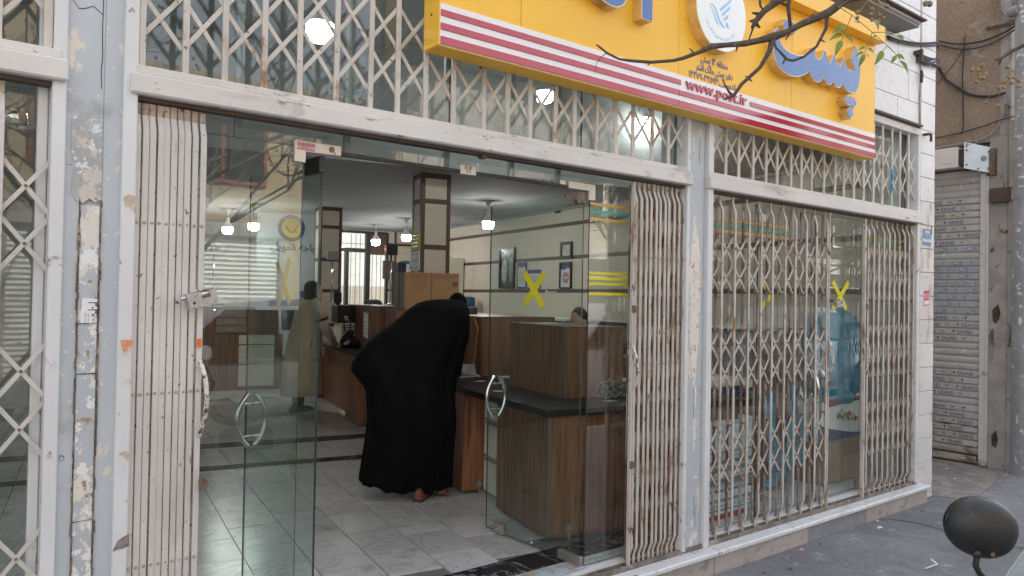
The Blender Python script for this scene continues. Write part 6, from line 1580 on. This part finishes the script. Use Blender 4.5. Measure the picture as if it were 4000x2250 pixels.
# 3/4. clerks
def clerk(label, u, w, ztop, yaw, pit, lean):
    P = thing('person', label, 'person', uw(u, w, 0))
    b = MB()
    def T(*p): return [uw(u + x, w + y, z) for x, y, z in p]
    h = ztop - .135
    F = hframe(u + lean[0], w + lean[1], h, yaw, pit)
    sx, sy = math.cos(yaw + pi / 2), math.sin(yaw + pi / 2)
    rings = []
    bx, by = 0, 0
    for t, ww, dd in ((0, .19, .14), (.3, .18, .13), (.65, .22, .14), (.88, .21, .11), (1.0, .09, .07)):
        cx, cy, cz = u + lean[0] * .8 * t, w + lean[1] * .8 * t, .48 + (h - .13 - .48) * t
        rings.append([uw(cx + ww * math.cos(a) * sx + dd * math.sin(a) * math.cos(yaw), cy + ww * math.cos(a) * sy + dd * math.sin(a) * math.sin(yaw), cz) for a in [2 * pi * k / 18 for k in range(18)]])
    b.ring(rings)
    for s_ in (-1, 1):
        x0, y0 = u + lean[0] * .7 + .22 * sx * s_, w + lean[1] * .7 + .22 * sy * s_
        f = (math.cos(yaw), math.sin(yaw))
        b.tube([uw(x0 - .06 * sx * s_, y0 - .06 * sy * s_, h - .22), uw(x0, y0, h - .27), uw(x0 + .02 * sx * s_ + .06 * f[0], y0 + .06 * f[1], h - .48), uw(x0 - .05 * sx * s_ + .30 * f[0], y0 + .30 * f[1], h - .50)], [.07, .068, .055, .042], 12)
    for s_ in (-1, 1):
        x0, y0 = u + .09 * sx * s_, w + .09 * sy * s_; f = (math.cos(yaw), math.sin(yaw))
        b.tube([uw(x0, y0, .52), uw(x0 + .40 * f[0], y0 + .40 * f[1], .52), uw(x0 + .42 * f[0], y0 + .42 * f[1], .06)], [.085, .065, .045], 10)
    part('body', fuse(b, .014, 6), m_jack, P, smooth=True)
    hd = MB(); head(hd, F, 1.0)
    hd.tube([tuple((F @ np.array([-.01, 0, -.15, 1]))[:3]), tuple((F @ np.array([0, 0, -.03, 1]))[:3])], .05, 10)
    part('head', fuse(hd, .009, 4), m_skin, P, smooth=True)
    q = MB(F); q.ell((-.022, 0, .052), (.094, .083, .095), 18, 10)
    part('hair', q, m_hair, P, smooth=True)
    for s_ in (-1, 1):
        hm = MB(); f = (math.cos(yaw), math.sin(yaw)); x0, y0 = u + lean[0] * .7 + .16 * sx * s_ + .32 * f[0], w + lean[1] * .7 + .16 * sy * s_ + .32 * f[1]
        finger_hand(hm, hframe(x0, y0, h - .50, yaw), 1.0, .4)
        part('hand', fuse(hm, .006, 2), m_skin, P, smooth=True)
    return P
clerk('clerk whose dark hair shows over the near hutch', 4.68, 3.45, 1.46, math.radians(200), math.radians(25), (-.02, 0))
clerk('clerk in a dark jacket bowing his head behind the chain heap', 4.33, 2.35, 1.20, math.radians(-25), math.radians(50), (.10, -.03))
fo = solo('folder', MB(FU).add([(4.40, 1.95, .86), (4.75, 1.95, .86), (4.75, 2.2, 1.10), (4.40, 2.2, 1.10), (4.40, 1.96, .85), (4.75, 1.96, .85), (4.75, 2.21, 1.09), (4.40, 2.21, 1.09)], [(0, 1, 2, 3), (7, 6, 5, 4), (0, 4, 5, 1), (1, 5, 6, 2), (2, 6, 7, 3), (3, 7, 4, 0)]), m_cardg, 'tan folder standing before the bowed clerk', 'folder')

# ================================================================== TREE OVER THE PAVEMENT
rg = random.Random(77)
TR = thing('chinaberry_tree', 'street tree whose bare twigs with tan berries hang before the sign', 'tree', (3.55, -3.45, -.2))
trunk = [(3.55, -3.45, -.25), (3.52, -3.43, .6), (3.50, -3.38, 1.6), (3.42, -3.2, 2.6), (3.30, -2.95, 3.4), (3.1, -2.7, 4.3), (3.0, -2.6, 5.4)]
part('trunk', MB().tube(trunk, [.16, .13, .12, .105, .09, .07, .05], 14), m_bark, TR, smooth=True)
def limb(P, R, name='branch', n=8, wob=.006):
    Q = []; RR = []
    for i in range(len(P) - 1):
        a, b = Vector(P[i]), Vector(P[i + 1]); m = max(1, int((b - a).length / .045))
        for k in range(m):
            t = k / m; q = a.lerp(b, t)
            if 0 < i + k: q += Vector((rg.uniform(-wob, wob), rg.uniform(-wob, wob), rg.uniform(-wob, wob))) * .5
            Q.append(q); RR.append((R[i] + (R[i + 1] - R[i]) * t) * (rg.uniform(.86, 1.12) if rg.random() < .8 else rg.uniform(1.15, 1.4)))
    Q.append(Vector(P[-1])); RR.append(R[-1])
    return part(name, MB().tube(Q, RR, n), m_bark, TR, smooth=True)
main = [(3.36, -3.05, 3.05), (2.95, -2.55, 2.86), (2.60, -2.18, 2.66), (2.344, -1.943, 2.537), (2.298, -1.905, 2.496), (2.232, -1.853, 2.457), (2.161, -1.796, 2.413), (2.089, -1.739, 2.387), (2.044, -1.705, 2.384), (2.004, -1.672, 2.379), (1.935, -1.618, 2.342), (1.907, -1.596, 2.331), (1.85, -1.551, 2.326), (1.803, -1.514, 2.329), (1.771, -1.489, 2.334), (1.739, -1.464, 2.351), (1.71, -1.442, 2.379)]
limb(main, [.05, .035, .022, .0135, .0125, .0115, .0105, .010, .0092, .0085, .0068, .006, .0052, .0048, .0046, .0042, .0028])
limb([(2.161, -1.796, 2.409), (2.152, -1.789, 2.365), (2.128, -1.769, 2.312), (2.085, -1.734, 2.255), (2.061, -1.715, 2.222), (2.042, -1.70, 2.21)], [.009, .0068, .0058, .0054, .005, .003])
limb([(2.061, -1.715, 2.222), (2.051, -1.707, 2.234), (2.041, -1.70, 2.258), (2.034, -1.695, 2.274)], [.0048, .004, .0034, .0022], 'twig')
limb([(2.298, -1.905, 2.49), (2.293, -1.90, 2.444), (2.272, -1.883, 2.387), (2.238, -1.856, 2.35), (2.216, -1.838, 2.338), (2.197, -1.824, 2.341), (2.171, -1.804, 2.377), (2.164, -1.799, 2.395)], [.006, .0052, .005, .0046, .0044, .0044, .004, .003], 'twig')
limb([(2.62, -2.2, 2.95), (2.40, -2.0, 2.72), (2.174, -1.809, 2.534), (2.137, -1.779, 2.493), (2.115, -1.762, 2.464), (2.106, -1.754, 2.440)], [.022, .018, .0125, .0115, .010, .005])
limb([(2.115, -1.762, 2.466), (2.106, -1.754, 2.436), (2.098, -1.747, 2.399)], [.004, .003, .002], 'twig')
limb([(2.135, -1.779, 2.49), (2.118, -1.765, 2.488), (2.104, -1.755, 2.49)], [.006, .005, .003], 'twig')
limb([(2.112, -1.760, 2.462), (2.122, -1.766, 2.452), (2.127, -1.77, 2.443)], [.006, .0045, .003], 'twig')
limb([(2.118, -1.765, 2.47), (2.100, -1.75, 2.462)], [.006, .004], 'twig')
limb([(2.30, -1.93, 2.70), (2.199, -1.829, 2.545), (2.196, -1.826, 2.51), (2.204, -1.831, 2.446)], [.012, .008, .007, .006])
limb([(2.178, -1.811, 2.545), (2.183, -1.815, 2.525), (2.195, -1.825, 2.516)], [.006, .0055, .005], 'twig')
limb([(2.12, -1.77, 2.55), (2.125, -1.77, 2.515), (2.135, -1.779, 2.495)], [.004, .0035, .003], 'twig')
limb([(3.44, -3.2, 2.7), (3.0, -2.75, 2.55), (2.75, -2.48, 2.42), (2.63, -2.354, 2.349), (2.597, -2.328, 2.326), (2.574, -2.31, 2.307), (2.561, -2.299, 2.304)], [.03, .018, .010, .0065, .006, .0055, .0025])
limb([(2.576, -2.312, 2.309), (2.573, -2.309, 2.297), (2.5715, -2.3075, 2.288)], [.005, .004, .002], 'twig')
for (px_, py_, pz_), (dx_, dy_, dz_) in (((2.25, -1.866, 2.465), (.02, -.012, .035)), ((2.205, -1.83, 2.432), (-.012, .01, -.028)), ((1.96, -1.64, 2.352), (-.012, .012, .020)), ((2.07, -1.725, 2.385), (-.005, .002, -.022)), ((1.85, -1.551, 2.327), (-.008, .006, -.014)), ((2.10, -1.745, 2.28), (.012, -.008, -.012)), ((2.28, -1.89, 2.41), (.014, -.01, -.010)), ((2.19, -1.82, 2.341), (-.004, .004, -.016)), ((2.10, -1.75, 2.275), (-.010, .008, .010))):
    limb([(px_, py_, pz_), (px_ + dx_ * .5, py_ + dy_ * .5, pz_ + dz_ * .6), (px_ + dx_, py_ + dy_, pz_ + dz_)], [.0036, .0028, .0016], 'twig', 6, .001)
# curled hair-thin twig by the stripes
tw = [(1.735, -1.462, 2.350), (1.722, -1.452, 2.338), (1.712, -1.444, 2.318), (1.709, -1.441, 2.298), (1.707, -1.44, 2.282)]
limb(tw, [.0013, .0011, .001, .0009, .0006], 'twig', 5, .001)
stems = [[(2.23, -1.979, 2.476), (2.263, -2.005, 2.45), (2.289, -2.025, 2.424), (2.315, -2.044, 2.398), (2.353, -2.073, 2.357)], [(2.263, -2.005, 2.45), (2.254, -1.997, 2.418), (2.243, -1.988, 2.383), (2.234, -1.98, 2.358)], [(2.315, -2.044, 2.398), (2.31, -2.04, 2.375), (2.301, -2.032, 2.345), (2.295, -2.028, 2.327)], [(2.315, -2.044, 2.398), (2.35, -2.072, 2.399), (2.391, -2.104, 2.377)], [(2.353, -2.073, 2.357), (2.342, -2.064, 2.341)], [(2.353, -2.073, 2.357), (2.377, -2.092, 2.327), (2.391, -2.102, 2.305)], [(2.299, -2.034, 2.53), (2.299, -2.034, 2.493), (2.288, -2.025, 2.473), (2.281, -2.018, 2.458)], [(2.299, -2.034, 2.493), (2.309, -2.041, 2.471), (2.318, -2.047, 2.457)], [(2.33, -2.06, 2.53), (2.327, -2.055, 2.477), (2.318, -2.047, 2.452)], [(2.327, -2.055, 2.477), (2.332, -2.059, 2.454)], [(2.47, -2.17, 2.515), (2.453, -2.154, 2.502), (2.448, -2.151, 2.492)], [(2.30, -2.04, 2.56), (2.26, -2.0, 2.50), (2.23, -1.979, 2.476)]]
for P in stems: part('leaf_stalk', MB().tube(P, [.0016] + [.0011] * (len(P) - 2) + [.0008], 5), m_stem, TR)
leaves = [((2.251, -1.995, 2.412), (2.216, -1.967, 2.399)), ((2.242, -1.987, 2.389), (2.209, -1.961, 2.375)), ((2.246, -1.99, 2.387), (2.268, -2.007, 2.366)), ((2.24, -1.985, 2.371), (2.224, -1.972, 2.326)), ((2.299, -2.031, 2.35), (2.28, -2.016, 2.343)), ((2.304, -2.035, 2.347), (2.32, -2.047, 2.335)), ((2.295, -2.028, 2.335), (2.274, -2.011, 2.324)), ((2.297, -2.029, 2.329), (2.284, -2.018, 2.292)), ((2.299, -2.031, 2.33), (2.309, -2.038, 2.319)), ((2.342, -2.064, 2.341), (2.322, -2.048, 2.301)), ((2.375, -2.09, 2.327), (2.362, -2.08, 2.304)), ((2.375, -2.09, 2.329), (2.396, -2.106, 2.318)), ((2.382, -2.096, 2.31), (2.403, -2.112, 2.273)), ((2.329, -2.055, 2.383), (2.311, -2.041, 2.385)), ((2.32, -2.047, 2.367), (2.308, -2.038, 2.364)), ((2.391, -2.104, 2.379), (2.372, -2.089, 2.391)), ((2.283, -2.02, 2.426), (2.268, -2.008, 2.433)), ((2.32, -2.049, 2.439), (2.329, -2.056, 2.407)), ((2.366, -2.084, 2.393), (2.354, -2.075, 2.391))]
for k, (a, b) in enumerate(leaves):
    a, b = Vector(a), Vector(b); d = b - a; L = d.length
    nrm = Vector((-.62 + rg.uniform(-.3, .3), -.6 + rg.uniform(-.3, .3), .35 + rg.uniform(-.3, .3))); side = d.normalized().cross(nrm).normalized(); up = side.cross(d.normalized())
    W = L * rg.uniform(.20, .27); V = []; prof = [(0, .05), (.12, .6), (.2, .82), (.27, .78), (.35, 1.0), (.43, .88), (.52, .86), (.6, .70), (.7, .60), (.78, .42), (.88, .26), (1, .03)]
    for t, w in prof:
        c = a + d * t + up * (L * .10 * math.sin(pi * t)) - Vector((0, 0, L * .12 * t * t))
        V += [c - side * (W * w) + up * (W * w * .35), c, c + side * (W * w) + up * (W * w * .35)]
    Fq = []
    for i in range(len(prof) - 1):
        for j in (0, 1): Fq.append((i * 3 + j, i * 3 + j + 1, i * 3 + j + 4, i * 3 + j + 3))
    part('leaf', MB().add([tuple(v) for v in V], Fq), m_leafp if k in (16, 17) else m_leaf, TR, smooth=True)
ber = [(2.532, -2.276, 2.286), (2.507, -2.257, 2.271), (2.521, -2.268, 2.27), (2.523, -2.269, 2.258), (2.525, -2.27, 2.249), (2.54, -2.282, 2.258), (2.535, -2.278, 2.248), (2.519, -2.265, 2.234), (2.593, -2.324, 2.281), (2.597, -2.327, 2.25), (2.609, -2.336, 2.249), (2.618, -2.343, 2.241), (2.584, -2.316, 2.236), (2.589, -2.32, 2.24), (2.573, -2.307, 2.218), (2.584, -2.316, 2.22), (2.603, -2.331, 2.235), (2.62, -2.344, 2.223), (2.625, -2.348, 2.225), (2.542, -2.282, 2.172), (2.572, -2.306, 2.163), (2.391, -2.169, 2.47), (2.401, -2.177, 2.469), (2.48, -2.239, 2.478), (2.299, -2.097, 2.46),
       (2.325, -2.054, 2.495), (2.349, -2.072, 2.48), (2.313, -2.044, 2.47), (2.31, -2.041, 2.454), (2.277, -2.016, 2.459), (2.277, -2.015, 2.442), (2.331, -2.058, 2.451), (2.341, -2.066, 2.443), (2.313, -2.044, 2.437), (2.331, -2.057, 2.435), (2.317, -2.048, 2.499)]
bq = MB()
rings = [[(.0068 * math.cos(a) * math.cos(2 * pi * k / 10) * (1 + .06 * math.sin(5 * k)), .0068 * math.cos(a) * math.sin(2 * pi * k / 10), .0072 * math.sin(a)) for k in range(10)] for a in (-1.4, -1, -.5, 0, .5, 1.0, 1.4)]
bme = mesh_of('berry', bq.ring(rings), [m_berry], (0, 0, 0), True); bme2 = mesh_of('berry', bq, [m_berryg], (0, 0, 0), True)
for i, p in enumerate(ber):
    if 21 <= i <= 22: inst(bme2, 'berry', TR, p, (0, 0, rg.random() * 6), (1.25,) * 3); continue
    inst(bme2 if i in (30,) else bme, 'berry', TR, p, (rg.random(), rg.random(), rg.random() * 6), (rg.uniform(.82, 1.0),) * 3)
bs = MB()
for i, p in enumerate(ber):
    root = (2.560, -2.298, 2.300) if i < 9 else (2.605, -2.333, 2.275) if i < 21 else (2.399, -2.175, 2.505) if i < 23 else (2.49, -2.25, 2.53) if i < 24 else (2.31, -2.06, 2.515)
    if i in (19, 20): root = (2.575, -2.309, 2.225)
    q = tuple(root[a] + (p[a] - root[a]) * .5 + (0, 0, .006)[a] for a in range(3))
    bs.tube([root, q, (p[0], p[1], p[2] + .006)], .0007, 4)
part('berry_stalk', bs, m_stem, TR, kind='stuff')
# upper crown out of view: limbs only
for k in range(9):
    a = rg.uniform(0, 6.28); b = Vector((3.05, -2.65, 4.3 + .12 * k)); e = b + Vector((math.cos(a) * 1.5, math.sin(a) * 1.5, rg.uniform(.8, 1.6)))
    limb([tuple(b), tuple(b.lerp(e, .5) + Vector((0, 0, .15))), tuple(e)], [.035, .02, .006], 'branch', 6)

# ================================================================== MOTORBIKE (only its mirror reaches the picture)
MBK = thing('motorbike', 'parked black motorbike showing its round mirror at the lower right corner', 'motorbike', (1.95, -3.0, -.2))
mc = Vector((1.670, -2.596, 1.112)); fd = Vector((.615, .79, .0)).normalized()
zx = fd; yy = Vector((0, 0, 1)).cross(zx).normalized(); up = zx.cross(yy)
Fm = np.eye(4)
tl = math.radians(-16)
ax, az = -yy, up
Fm[:3, 0] = ax * math.cos(tl) + az * math.sin(tl); Fm[:3, 1] = zx; Fm[:3, 2] = -ax * math.sin(tl) + az * math.cos(tl); Fm[:3, 3] = mc
rings = []
for y, k in ((.012, 1.0), (.004, 1.025), (-.004, 1.02), (-.010, .97), (-.020, .86), (-.029, .66), (-.034, .40), (-.036, .12)):
    rings.append([(.0705 * k * math.copysign(abs(math.cos(t)) ** .92, math.cos(t)), y, .0565 * k * math.copysign(abs(math.sin(t)) ** .92, math.sin(t)) * (1.0 if math.sin(t) > 0 else 1.02)) for t in [2 * pi * i / 40 for i in range(40)]])
hs = part('mirror', MB(Fm).ring(rings[::-1]), m_bike, MBK, smooth=True)
part('mirror_glass', MB(Fm).lathe([(.001, .0125), (.001, .013)], (0, 0, 0), 8, axis='y').ring([[(.068 * math.cos(t), .0135, .054 * math.sin(t)) for t in [2 * pi * i / 30 for i in range(30)]], [(.068 * math.cos(t), .0125, .054 * math.sin(t)) for t in [2 * pi * i / 30 for i in range(30)]]]), m_mirror, hs)
part('rim', MB(Fm).ring([[(r_ * math.cos(t), y_, r_ * .805 * math.sin(t)) for t in [2 * pi * i / 40 for i in range(40)]] for r_, y_ in ((.0724, .011), (.0738, .007), (.0738, .002), (.0722, -.0005))]), M('rim_plastic', (.012, .012, .013), .25), hs, smooth=True)
part('stem_socket', MB(Fm).ell((-.008, -.020, -.050), (.009, .009, .010), 12, 8), m_bike, hs, smooth=True)
part('bolt', MB(Fm).lathe([(.0042, -.036), (.0040, -.031), (.001, -.0309)][::-1], (.012, 0, -.040), 10, axis='y'), m_bolt, hs)
part('mirror_stem', MB().tube([(1.672, -2.594, 1.066), (1.664, -2.590, 1.050), (1.662, -2.589, 1.036), (1.668, -2.593, 1.022), (1.70, -2.615, .985), (1.74, -2.66, .93), (1.76, -2.70, .86)], [.0052, .0058, .006, .006, .006, .006, .006], 10), m_bike, MBK, smooth=True)
part('windshield', MB().add([(1.700, -2.622, 1.005), (1.765, -2.668, 1.105), (1.80, -2.86, 1.13), (1.74, -3.02, 1.10), (1.72, -2.98, .86), (1.71, -2.70, .86)], [(0, 1, 2, 5), (5, 2, 3, 4)]), m_shield, MBK, smooth=True)
part('windshield_edge', MB().tube([(1.700, -2.622, 1.005), (1.732, -2.645, 1.06), (1.765, -2.668, 1.105), (1.80, -2.86, 1.13), (1.74, -3.02, 1.10)], .0022, 6), m_gedgel, MBK)
part('handlebar', MB().tube([(1.74, -2.62, .86), (1.78, -2.74, .87), (1.82, -2.88, .86), (1.80, -3.02, .87), (1.74, -3.14, .86)], .013, 10), m_bike, MBK, smooth=True)
part('fork', MB().tube([(1.80, -2.86, .86), (1.58, -2.96, .12)], .022, 8).tube([(1.84, -2.94, .86), (1.62, -3.04, .12)], .022, 8), m_chrome, MBK)
part('headlight', MB().ell((1.72, -2.93, .72), (.09, .09, .09), 14, 9), m_bike, MBK, smooth=True)
part('fuel_tank', MB().ell((2.08, -3.03, .60), (.24, .13, .13), 16, 10), m_bike, MBK, smooth=True)
part('seat', MB().box(2.2, 2.85, -3.22, -3.0, .52, .60, b=.03), m_bike, MBK)
part('engine', MB().box(1.95, 2.35, -3.15, -2.95, .12, .45, b=.04), m_dkmet, MBK)
for x, y in ((1.56, -3.0), (2.85, -3.12)):
    part('wheel', MB().lathe([(.20, y - .05), (.29, y - .045), (.31, y), (.29, y + .045), (.20, y + .05)], (x, 0, .11), 28, axis='y'), m_tyre, MBK, smooth=SM)

# ================================================================== STREET BEHIND THE CAMERA (mirrored in the glass)
def opp(x0, x1, h, m, label, up, seed):
    t = thing('street_building', label, 'building', ((x0 + x1) / 2, -13.2, -.2), 'buildings mirrored from across the street')
    part('wall', MB().box(x0 + .02, x1 - .02, -22, -13.2, -.3, h), m, t)
    n = max(1, int((x1 - x0) / 2.5)); s = (x1 - x0) / n; rs_ = random.Random(seed)
    for i in range(n):
        a = x0 + i * s + .35; b = x0 + (i + 1) * s - .35
        sh = MB(); V = []; k = 0
        z = -.18
        while z < 2.75:
            V += [(a, -13.17, z), (b, -13.17, z), (a, -13.145, z + .05), (b, -13.145, z + .05)]; z += .1
        q = len(V) // 2
        sh.add(V, [(2 * j, 2 * j + 1, 2 * j + 3, 2 * j + 2) for j in range(q - 1)])
        part('shutter', sh, m_oshut if seed < 4 else m_dimfac, t)  # shutters further right are darkened so the glass mirrors less brightness
        part('shutter_frame', MB().box(a - .1, a, -13.2, -13.1, -.2, 2.95).box(b, b + .1, -13.2, -13.1, -.2, 2.95).box(a - .1, b + .1, -13.2, -13.05, 2.78, 3.1), m_rail if i % 2 else m_conc, t)
        if i % 2: part('pillar', MB().box(b + .12, b + .55, -13.2, -12.95, -.2, 3.15), m_brown if seed % 2 else m_bst, t)
        if i % 3 == 1:
            part('shop_window', MB().box(a, b, -13.14, -13.09, 1.75, 2.75), m_dwin, t); part('window_bar', MB().box((a + b) / 2 - .03, (a + b) / 2 + .03, -13.09, -13.06, 1.75, 2.75).box(a, b, -13.09, -13.06, 2.2, 2.26), m_white, t)
        z = 3.9
        while z < h - 1.6:
            f = part('window', MB().box(a + .3, b - .3, -13.22, -13.14, z, z + 1.35), m_redfr if seed % 2 else m_white, t)
            mid = (a + b) / 2
            part('pane', MB().box(a + .38, mid - .04, -13.145, -13.13, z + .08, z + 1.27).box(mid + .04, b - .38, -13.145, -13.13, z + .08, z + 1.27), m_dwin, f)
            z += 3.1
    part('cornice', MB().box(x0 + .02, x1 - .02, -13.35, -13.19, 3.2, 3.4), m_bst, t)
    return t
opp(-14, -4.2, 8.2, m_bst, 'beige building across the street, seen only mirrored at the far left', 0, 2)
opp(-4.2, 3.4, 7.4, m_brick, 'yellow brick building with red windows mirrored in the left panes', 0, 1)
opp(3.4, 9.8, 6.2, m_brick, 'low yellow brick house mirrored above the open doorway', 0, 3)
opp(9.8, 17, 7.0, m_bst, 'beige rendered building mirrored in the upper grille panes', 0, 4)
opp(17, 26, 6.0, m_dimfac, 'brick building mirrored in the right bay doors', 0, 5)
opp(26, 38, 9.0, m_dimfac, 'tall building darkened to dim its reflection at the right end', 0, 6)
def street_tree(x, y, h, label, seed):
    rs_ = random.Random(seed)
    t = thing('street_tree', label, 'tree', (x, y, -.2), 'bare street trees mirrored in the glass')
    part('trunk', MB().tube([(x, y, -.3), (x + .05, y, 1.2), (x - .05, y + .05, 2.4), (x, y, 3.4)], [.2, .16, .14, .12], 10), m_bark, t, smooth=True)
    lf = MB(); br = MB(); fr2 = MB()
    def grow(p, d, L, r, lev):
        q = p + d * L
        mid = p + d * L * .5 + Vector((rs_.uniform(-1, 1), rs_.uniform(-1, 1), rs_.uniform(-1, 1))) * L * .08
        br.tube([tuple(p), tuple(mid), tuple(q)], [r, r * .8, r * .6], 5 if lev < 2 else 4)
        if lev >= 4:
            if rs_.random() < .5:
                for _ in range(3):
                    c = q + Vector((rs_.uniform(-.15, .15), rs_.uniform(-.15, .15), rs_.uniform(-.25, 0)))
                    fr2.add([tuple(c + Vector(o) * .035) for o in ((1, 0, 0), (-1, 0, 0), (0, 1, 0), (0, -1, 0), (0, 0, 1), (0, 0, -1))], [(0, 2, 4), (2, 1, 4), (1, 3, 4), (3, 0, 4), (2, 0, 5), (1, 2, 5), (3, 1, 5), (0, 3, 5)])
            return
        for _ in range(3 if lev < 2 else 2 + (rs_.random() < .5)):
            nd = (d + Vector((rs_.uniform(-.8, .8), rs_.uniform(-.8, .8), rs_.uniform(-.25, .6)))).normalized()
            grow(q, nd, L * rs_.uniform(.62, .85), r * .58, lev + 1)
    for k in range(6):
        a = k * 2.4 + rs_.random()
        grow(Vector((x, y, 1.9 + .28 * k)), Vector((math.cos(a), math.sin(a), .55)).normalized(), h * .24, .045, 0)
    part('crown', br, m_bark, t, kind='stuff')
    part('fruit', fr2, m_berry, t, kind='stuff')
street_tree(-.5, -10.6, 6.5, 'bare tree mirrored in the left edge pane', 1)
street_tree(3.0, -9.9, 6.5, 'bare tree mirrored in the left fixed pane', 2)
street_tree(9.5, -10.6, 7.0, 'bare tree mirrored in the upper grille beside the sign', 3)
street_tree(15.5, -10.7, 6.5, 'bare tree mirrored in the upper grille below the sign', 4)
street_tree(22.5, -10.6, 7.0, 'bare tree mirrored in the right bay transom', 5)
street_tree(30.0, -10.6, 7.0, 'bare tree mirrored at the right end of the shopfront', 6)

def car(x, y, label, m, seed, yaw=0.0):
    t = thing('parked_car', label, 'car', (x, y, -.33), 'cars parked along the kerb')
    F = frame(x, y, yaw, -.33) @ np.diag([1.12, 1.08, 1.26, 1.0])
    secs = [(-2.1, .35, .72, .62), (-1.95, .22, .86, .78), (-1.2, .20, .92, .84), (-.9, .20, .94, .85), (.0, .19, .95, .86), (1.1, .20, .95, .85), (1.7, .22, .92, .82), (2.1, .28, .84, .72), (2.2, .4, .7, .6)]
    rings = [[(sx, w * cx, zb + (zt - zb) * cz) for cx, cz in ((-.9, 0), (-1, .25), (-1, .7), (-.93, .95), (-.6, 1), (.6, 1), (.93, .95), (1, .7), (1, .25), (.9, 0))] for sx, zb, zt, w in secs]
    part('body', MB(F).ring(rings), m, t, smooth=SM)
    cab = [(-1.15, .90, .92, .76), (-.45, .9, 1.38, .62), (.1, .9, 1.45, .60), (.9, .9, 1.42, .60), (1.75, .9, .95, .72)]
    rings = [[(sx, w * cx, zb + (zt - zb) * cz) for cx, cz in ((-1.12, 0), (-1.0, .85), (-.85, 1), (.85, 1), (1.0, .85), (1.12, 0))] for sx, zb, zt, w in cab]
    part('cabin', MB(F).ring(rings), m, t, smooth=SM)
    for s_ in (-1, 1):
        for x0, x1, xa, xb in ((-.98, .05, -.45, .05), (.14, .95, .14, .85), (1.02, 1.45, .95, 1.15)):
            part('side_window', MB(F).add([(x0, s_ * .790, .96), (x1, s_ * .790, .96), (xb, s_ * .655, 1.36), (xa, s_ * .655, 1.36), (x0, s_ * .785, .96), (x1, s_ * .785, .96), (xb, s_ * .650, 1.36), (xa, s_ * .650, 1.36)], [(0, 1, 2, 3), (7, 6, 5, 4), (0, 4, 5, 1), (1, 5, 6, 2), (2, 6, 7, 3), (3, 7, 4, 0)]), m_dwin, t)
        part('wing_mirror', MB(F).ell((-.72, s_ * .95, .98), (.07, .09, .06), 10, 7), m_bike, t, smooth=True)
        for wx in (-1.35, 1.35):
            wl = part('wheel', MB(F).lathe([(.18, s_ * .80 - .09), (.29, s_ * .80 - .085), (.31, s_ * .80), (.29, s_ * .80 + .085), (.18, s_ * .80 + .09)], (wx, 0, .31), 24, axis='y'), m_tyre, t, smooth=SM)
            part('rim', MB(F).lathe([(.19, s_ * .80 + s_ * .088), (.05, s_ * .80 + s_ * .075)], (wx, 0, .31), 16, axis='y'), m_plate, wl)
    return t
car(3.0, -5.5, 'silver car parked at the kerb, seen mirrored in the left pane', m_car, 1)
car(8.6, -5.5, 'white car parked at the kerb, seen mirrored beside the middle pillar', m_boxw, 2)
car(13.8, -5.5, 'second silver car at the kerb, mirrored in the closed doors', m_car, 3)
